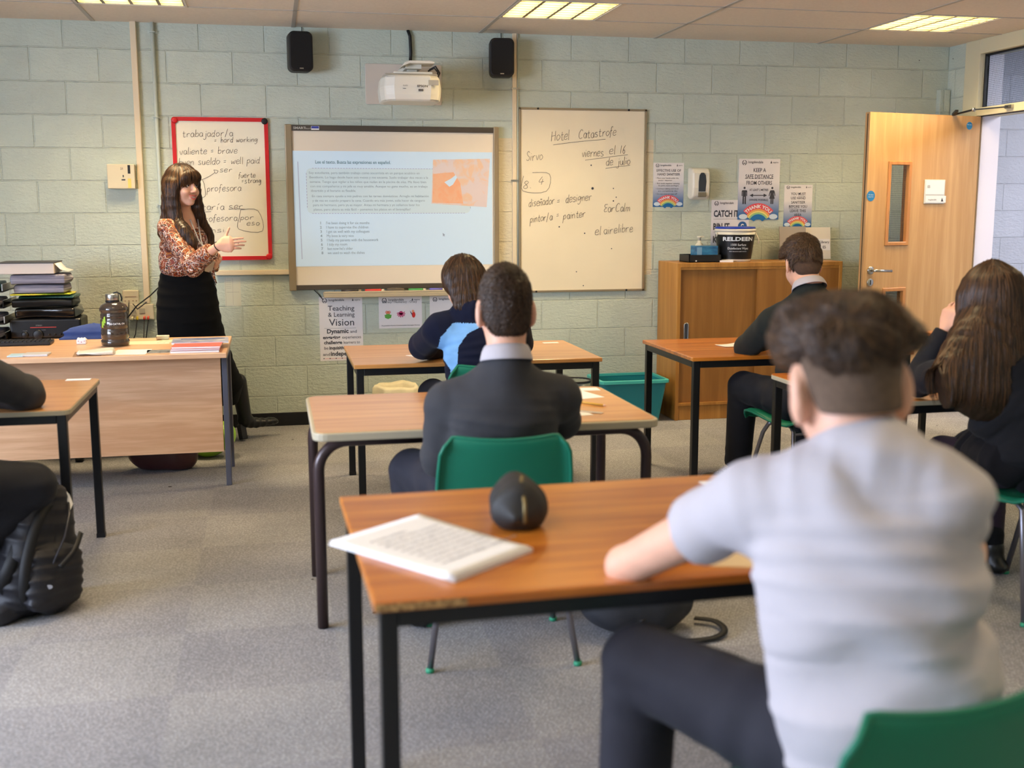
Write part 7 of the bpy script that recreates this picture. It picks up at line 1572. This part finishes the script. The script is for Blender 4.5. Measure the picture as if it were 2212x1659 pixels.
def tub(mb, x0, x1, y0, y1, z, t_=.004):
    ins = .045
    def rg(z_, q): s = ins*(1-z_/z); return [(x, y, z_) for x, y in rrect(x0+s+q, x1-s-q, y0+s*.6+q, y1-s*.6-q, .03, 4)]
    A_ = [rg(.004, 0), rg(z, 0), rg(z, t_), rg(.01, t_)]; n_ = len(A_[0]); vs = sum(A_, []); mb.add(vs, [(q*n_+k, q*n_+(k+1) % n_, (q+1)*n_+(k+1) % n_, (q+1)*n_+k) for q in range(3) for k in range(n_)]+[tuple(range(n_))[::-1], tuple(range(3*n_, 4*n_))], False); return mb
build('box_body', tub(MB(), 3.31, 3.765, 7.05, 7.40, .285), M_teal, t, bevel=.002)
ro = rrect(3.297, 3.778, 7.037, 7.413, .035, 4); ri = rrect(3.318, 3.757, 7.058, 7.392, .028, 4); n_ = len(ro); dip = lambda x, y: -.022 if (abs(x-3.297) < .05 or abs(x-3.778) < .05) and 7.13 < y < 7.32 else 0
vs = [(x, y, .268) for x, y in ro]+[(x, y, .290) for x, y in ro]+[(x, y, .292) for x, y in ri]+[(x, y, .272) for x, y in ri]; build('box_rim', MB().add(vs, [(q*n_+k, q*n_+(k+1) % n_, ((q+1) % 4)*n_+(k+1) % n_, ((q+1) % 4)*n_+k) for q in range(4) for k in range(n_)], False), M_teal2, t, bevel=.003)
# --- things on the cupboard
ct = 1.0625
t = thing('wipes_tub', 'black and white disinfectant wipes tub with blue lid on the cupboard', 'tub', (4.30, 7.25, ct)); bx, by = 4.30, 7.25
build('tub_body', MB().lathe((bx, by, ct+.0005), [(.105, 0), (.108, .006), (.135, .20), (.128, .203)], 48), mat('tub_white', (222, 216, 202), .35), t); build('tub_label', MB().lathe((bx, by, ct+.018), [(.1115, 0), (.1338, .165)], 48, cap=False), mat('tub_label_black', (20, 20, 22), .35), t)
build('tub_lid', MB().lathe((bx, by, ct+.203), [(.138, 0), (.141, .006), (.141, .014), (.132, .018)], 48), mat('tub_lid_rim', (222, 216, 202), .35), t); build('lid_band', MB().lathe((bx, by, ct+.2215), [(.134, 0), (.136, .003), (.136, .010), (.130, .013)], 48), mat('lid_blue', (32, 60, 170), .35), t)
build('tub_handle', MB().tube([(bx+.138, by-.02, ct+.195), (bx+.150, by-.05, ct+.15), (bx+.146, by-.06, ct+.12)], .004, 8).tube([(bx-.138, by-.02, ct+.195), (bx-.146, by-.03, ct+.17)], .004, 8), mat('tub_lid_rim', (0, 0, 0)), t)
def wrap(mb, s_, z_, size, rad, bold=0, width=None):
    vs_, fs_ = glyphs(s_, bold=bold, align='CENTER'); xs_ = [v[0] for v in vs_]; W_ = max(xs_)-min(xs_); sx = (width/W_/size) if width else 1
    base = -PI/2-.20; P = []
    for x, y, _z in vs_: zz = z_+y*size; R2 = rad(zz)+.0012; a = base+x*size*sx/R2; P.append((bx+R2*math.cos(a), by+R2*math.sin(a), zz))
    mb.add(P, fs_, False)
rd = lambda z: .1115+(z-ct-.018)/.165*.0223; mb = MB(); wrap(mb, 'RELDEEN', ct+.142, .036, rd, bold=.03, width=.225); wrap(mb, '1500 Surface', ct+.108, .022, rd, width=.105); wrap(mb, 'Disinfectant Wipes', ct+.084, .022, rd, width=.145); wrap(mb, 'kills bacteria and viruses', ct+.068, .009, rd, width=.12); build('tub_lettering', mb, M_signt, t)
t = thing('wire_tray', 'black mesh tray at the left end of the cupboard top', 'tray', (4.03, 7.22, ct)); M_mesh = mat('mesh_black', (24, 24, 26), .4, bump=.5, bscale=200)
build('tray_side', MB().box(3.93, 4.16, 7.14, 7.144, ct+.001, ct+.05).box(3.93, 4.16, 7.32, 7.324, ct+.001, ct+.05).box(3.93, 3.934, 7.14, 7.324, ct+.001, ct+.05).box(4.156, 4.16, 7.14, 7.324, ct+.001, ct+.05).box(3.93, 4.16, 7.14, 7.324, ct+.001, ct+.005), M_mesh, t); build('tray_label', MB().box(3.975, 3.985, 7.139, 7.1402, ct+.006, ct+.014), M_paper, t)
t = thing('tissue_box', 'blue patterned tissue box standing in the black mesh tray', 'tissue box', (4.08, 7.24, ct)); build('box_body', MB().box(4.0, 4.15, 7.18, 7.30, ct+.006, ct+.108), mat('tissue_box_blue', (22, 70, 120), .4, c2=(64, 140, 180), vscale=12, stretch=(1, 1, 3)), t, bevel=.002); build('box_panel', MB().box(4.0, 4.035, 7.1795, 7.18, ct+.03, ct+.10), mat('pale_blue_print', (120, 160, 190), .5), t)
t = thing('pump_bottle', 'small white pump bottle behind the tissue box', 'bottle', (4.085, 7.36, ct)); build('bottle_body', MB().lathe((4.085, 7.36, ct+.0005), [(.026, 0), (.027, .004), (.027, .11), (.012, .128), (.012, .138)], 24), mat('pump_white', (220, 214, 194), .35), t); build('pump_head', MB().lathe((4.085, 7.36, ct+.138), [(.010, 0), (.010, .018), (.016, .02), (.016, .03)], 16).box(4.08, 4.118, 7.353, 7.367, ct+.16, ct+.17), mat('pump_white', (0, 0, 0)), t)
paper_thing('paper_stack', 'few white papers between the tray and the wipes tub', 'papers', 4.20, 7.155, ct, .09, .06, -.3, M_paper, th=.012)
t = thing('card_sign', 'white card sign reading Library E5 leaning on the wall on the cupboard', 'sign', (4.86, 7.4, ct)); o_ = Matrix.Translation((4.95, 7.40, ct)) @ Matrix.Rotation(-.12, 4, 'X')
build('card_board', MB().box(-.145, .145, -.003, .003, .001, .225, o_), mat('sign_card', (226, 218, 202), .6), t); build('sign_label', MB().box(.05, .140, -.0045, -.003, .062, .142, o_), M_paper, t)
mb = MB(); text(mb, 'Library', (.058, -.0055, .112), .026, width=.074); text(mb, 'E5', (.082, -.0055, .075), .026, bold=.01); mb.v = [tuple(o_ @ Vector(v)) for v in mb.v]; build('sign_lettering', mb, M_ink, t)
t = thing('grey_folder', 'plain grey card folder leaning left of the Library sign', 'folder', (4.67, 7.38, ct)); o_ = Matrix.Translation((4.795, 7.375, ct)) @ Matrix.Rotation(-.13, 4, 'X'); build('folder_card', MB().box(-.10, .10, -.004, .004, .001, .232, o_), mat('grey_card', (168, 160, 150), .6), t)
# --- backpack at the left desk
t = thing('backpack', 'black backpack slumped open on the floor beside the left desk', 'bag', (.37, 4.13, 0)); M_bp = mat('backpack_nylon', (30, 30, 36), .5, bump=.3, bscale=500)
wd_ = unit(V3(.62, .78, 0)); nm_ = unit(V3(.78, -.62, 0)); Fb = Field([.08, 3.86, -.01], [.66, 4.48, .56], .0055)
Fb.loft([V3(.32, 4.13, .035), V3(.335, 4.14, .16), V3(.365, 4.16, .32), V3(.385, 4.18, .44)], [.135, .145, .125, .07], [.085, .095, .070, .035], wd_, sq=3.2, k=.02)
Fb.cutplane((.36, 4.10, .40), V3(-.55, -.1, 1), k=.01)
Fb.loft([V3(.40, 4.08, .04), V3(.405, 4.085, .14), V3(.41, 4.10, .235)], [.105, .112, .09], [.045, .050, .030], wd_, sq=3.2, k=.008)
Fb.loft([V3(.275, 4.06, .03), V3(.27, 4.05, .07)], [.10, .09], [.05, .04], wd_, sq=2.6, k=.01)
n_ = noise3(7, 26, 7); n2_ = noise3(8, 62); Fb.displace(lambda X, Y, Z: .007*np.abs(n_(X, Y, Z))*2-.004+.0022*n2_(X, Y, Z)); folds(Fb, V3(.36, 4.08, .27), (.3, 0, 1), .0035, 60, .10, 3, .8); folds(Fb, V3(.44, 4.06, .12), (.6, 0, 1), .003, 60, .09, 4, .8); Fb.cutplane((0, 0, .004), (0, 0, -1), k=.002)
Fb.mesh('bag_body', M_bp, t)
Fq = Field([.22, 3.98, .30], [.56, 4.34, .56], .005); Fq.loft([V3(.345, 4.13, .38), V3(.372, 4.15, .455), V3(.385, 4.165, .475)], [.105, .085, .05], [.012, .011, .008], wd_, sq=2.6); Fq.displace(lambda X, Y, Z: .006*n_(X*1.5, Y*1.5, Z)); Fq.mesh('open_flap', M_bp, t)
M_strap = mat('strap_webbing', (18, 18, 20), .6); 
def strip(mb, pts, w_, th=.004, up=(0, 0, 1)):
    pts = [Vector(p) for p in pts]; sm = []
    for i in range(len(pts)-1):
        a_, b_, c_, d_ = pts[max(i-1, 0)], pts[i], pts[i+1], pts[min(i+2, len(pts)-1)]
        for k in range(6): q = k/6; sm.append(.5*((2*b_)+(c_-a_)*q+(2*a_-5*b_+4*c_-d_)*q*q+(3*b_-3*c_+d_-a_)*q**3))
    sm.append(pts[-1]); vs = []; up = Vector(up)
    for i, p in enumerate(sm):
        d_ = (sm[min(i+1, len(sm)-1)]-sm[max(i-1, 0)]).normalized(); s_ = d_.cross(up).normalized(); n_ = s_.cross(d_)
        for a_, b_ in ((-1, -1), (1, -1), (1, 1), (-1, 1)): vs.append(p+s_*w_/2*a_+n_*th/2*b_)
    mb.add(vs, [(i*4+k, i*4+(k+1) % 4, (i+1)*4+(k+1) % 4, (i+1)*4+k) for i in range(len(sm)-1) for k in range(4)]+[(0, 3, 2, 1), tuple(range(len(vs)-4, len(vs)))], True); return mb
def PB(px, py, Y): return tuple(A(px, py, Y))
build('shoulder_strap', strip(MB(), [PB(112, 1062, 4.24), PB(92, 1085, 4.16), PB(55, 1140, 4.07), PB(25, 1215, 4.0), PB(8, 1262, 4.0), PB(30, 1290, 4.05)], .042, .006, up=(.2, -1, .3)), M_strap, t)
build('shoulder_strap', strip(MB(), [PB(120, 1068, 4.18), PB(85, 1120, 4.06), PB(60, 1200, 4.0), PB(52, 1270, 3.98), PB(60, 1318, 4.02)], .036, .006, up=(.3, -1, .1)), M_strap, t)
build('grab_handle', strip(MB(), [PB(105, 1062, 4.26), PB(110, 1040, 4.3), PB(122, 1048, 4.3), PB(128, 1075, 4.25)], .02, .005, up=(0, -1, 0)), M_strap, t)
build('bag_zip', MB().tube([PB(148, 1075, 4.22), PB(150, 1110, 4.14), PB(140, 1160, 4.08), PB(118, 1210, 4.04), PB(100, 1255, 4.03)], .004, 8), mat('zip_dark', (60, 60, 66), .35, metal=.5), t)
build('side_strap', strip(MB(), [PB(175, 1150, 4.15), PB(160, 1190, 4.07), PB(130, 1225, 4.02)], .018, .004, up=(.3, -1, 0)), M_strap, t)
build('reflective_label', MB().prism(circ(0, 0, .012, 16, .008), PB(106, 1268, 4.0), (1, 0, 0), (0, 0, 1), (0, -1, 0), .001), mat('label_silver', (150, 150, 156), .3), t)
t = thing('loose_paper', 'white paper poking out of the open backpack', 'paper', (.42, 4.2, .42)); build('sheet', MB().add([PB(140, 1058, 4.22), PB(150, 1068, 4.2), PB(158, 1088, 4.2), PB(151, 1104, 4.18), PB(138, 1094, 4.2)], [(0, 1, 2, 3, 4)], False), M_paper, t, solid=.001)
# --- bag under the nearest desk, bags on the right
t, Fb = blob_bag('school_bag', 'black school bag with loose straps on the floor beyond the nearest desk', [((2.38, 3.50, .10), (.20, .11, .11), .03), ((2.46, 3.50, .17), (.10, .10, .08), .05)], mat('bag_grey_nylon', (44, 46, 52), .55, bump=.3, bscale=500), [2.08, 3.30, -.01], [2.72, 3.74, .32], 8, amp=.008)
build('loose_strap', strip(MB(), [tuple(on(1500, 1335, .02)), tuple(on(1545, 1342, .02)), tuple(on(1565, 1362, .015)), tuple(on(1540, 1378, .012)), tuple(on(1480, 1383, .012)), tuple(on(1440, 1372, .03))], .024, .006), M_strap, t)
build('loose_strap', strip(MB(), [tuple(on(1275, 1322, .05)), tuple(on(1300, 1345, .02)), tuple(on(1345, 1358, .02)), tuple(on(1390, 1340, .10))], .018, .006), M_strap, t)
build('bag_zip', MB().tube([PB(1400, 1310, 3.47), PB(1440, 1325, 3.46), PB(1460, 1350, 3.46)], .004, 8), mat('zip_dark', (0, 0, 0)), t)
t, Fb = blob_bag('school_bag', 'black bag heaped on the floor behind the blazer pupil\'s chair', [((4.05, 5.22, .12), (.17, .15, .12), .03), ((4.14, 5.28, .20), (.12, .10, .09), .05)], M_gloss, [3.80, 4.98, -.01], [4.42, 5.48, .36], 9, amp=.012)
build('bag_handle', MB().tube([(4.0, 5.15, .24), (4.02, 5.13, .31), (4.08, 5.13, .32), (4.11, 5.16, .27)], .007, 8), M_strap, t)
t, Fb = blob_bag('school_bag', 'rounded black bag on the floor under the long haired girl\'s desk', [((4.30, 4.62, .16), (.13, .14, .18), .03), ((4.38, 4.58, .10), (.12, .12, .11), .05)], mat('bag_dark', (26, 24, 22), .6, bump=.4, bscale=200), [4.10, 4.40, -.01], [4.60, 4.84, .40], 11, amp=.008)
build('bag_handle', MB().tube([(4.26, 4.55, .31), (4.27, 4.54, .37), (4.33, 4.54, .37), (4.34, 4.56, .31)], .007, 8), M_strap, t)
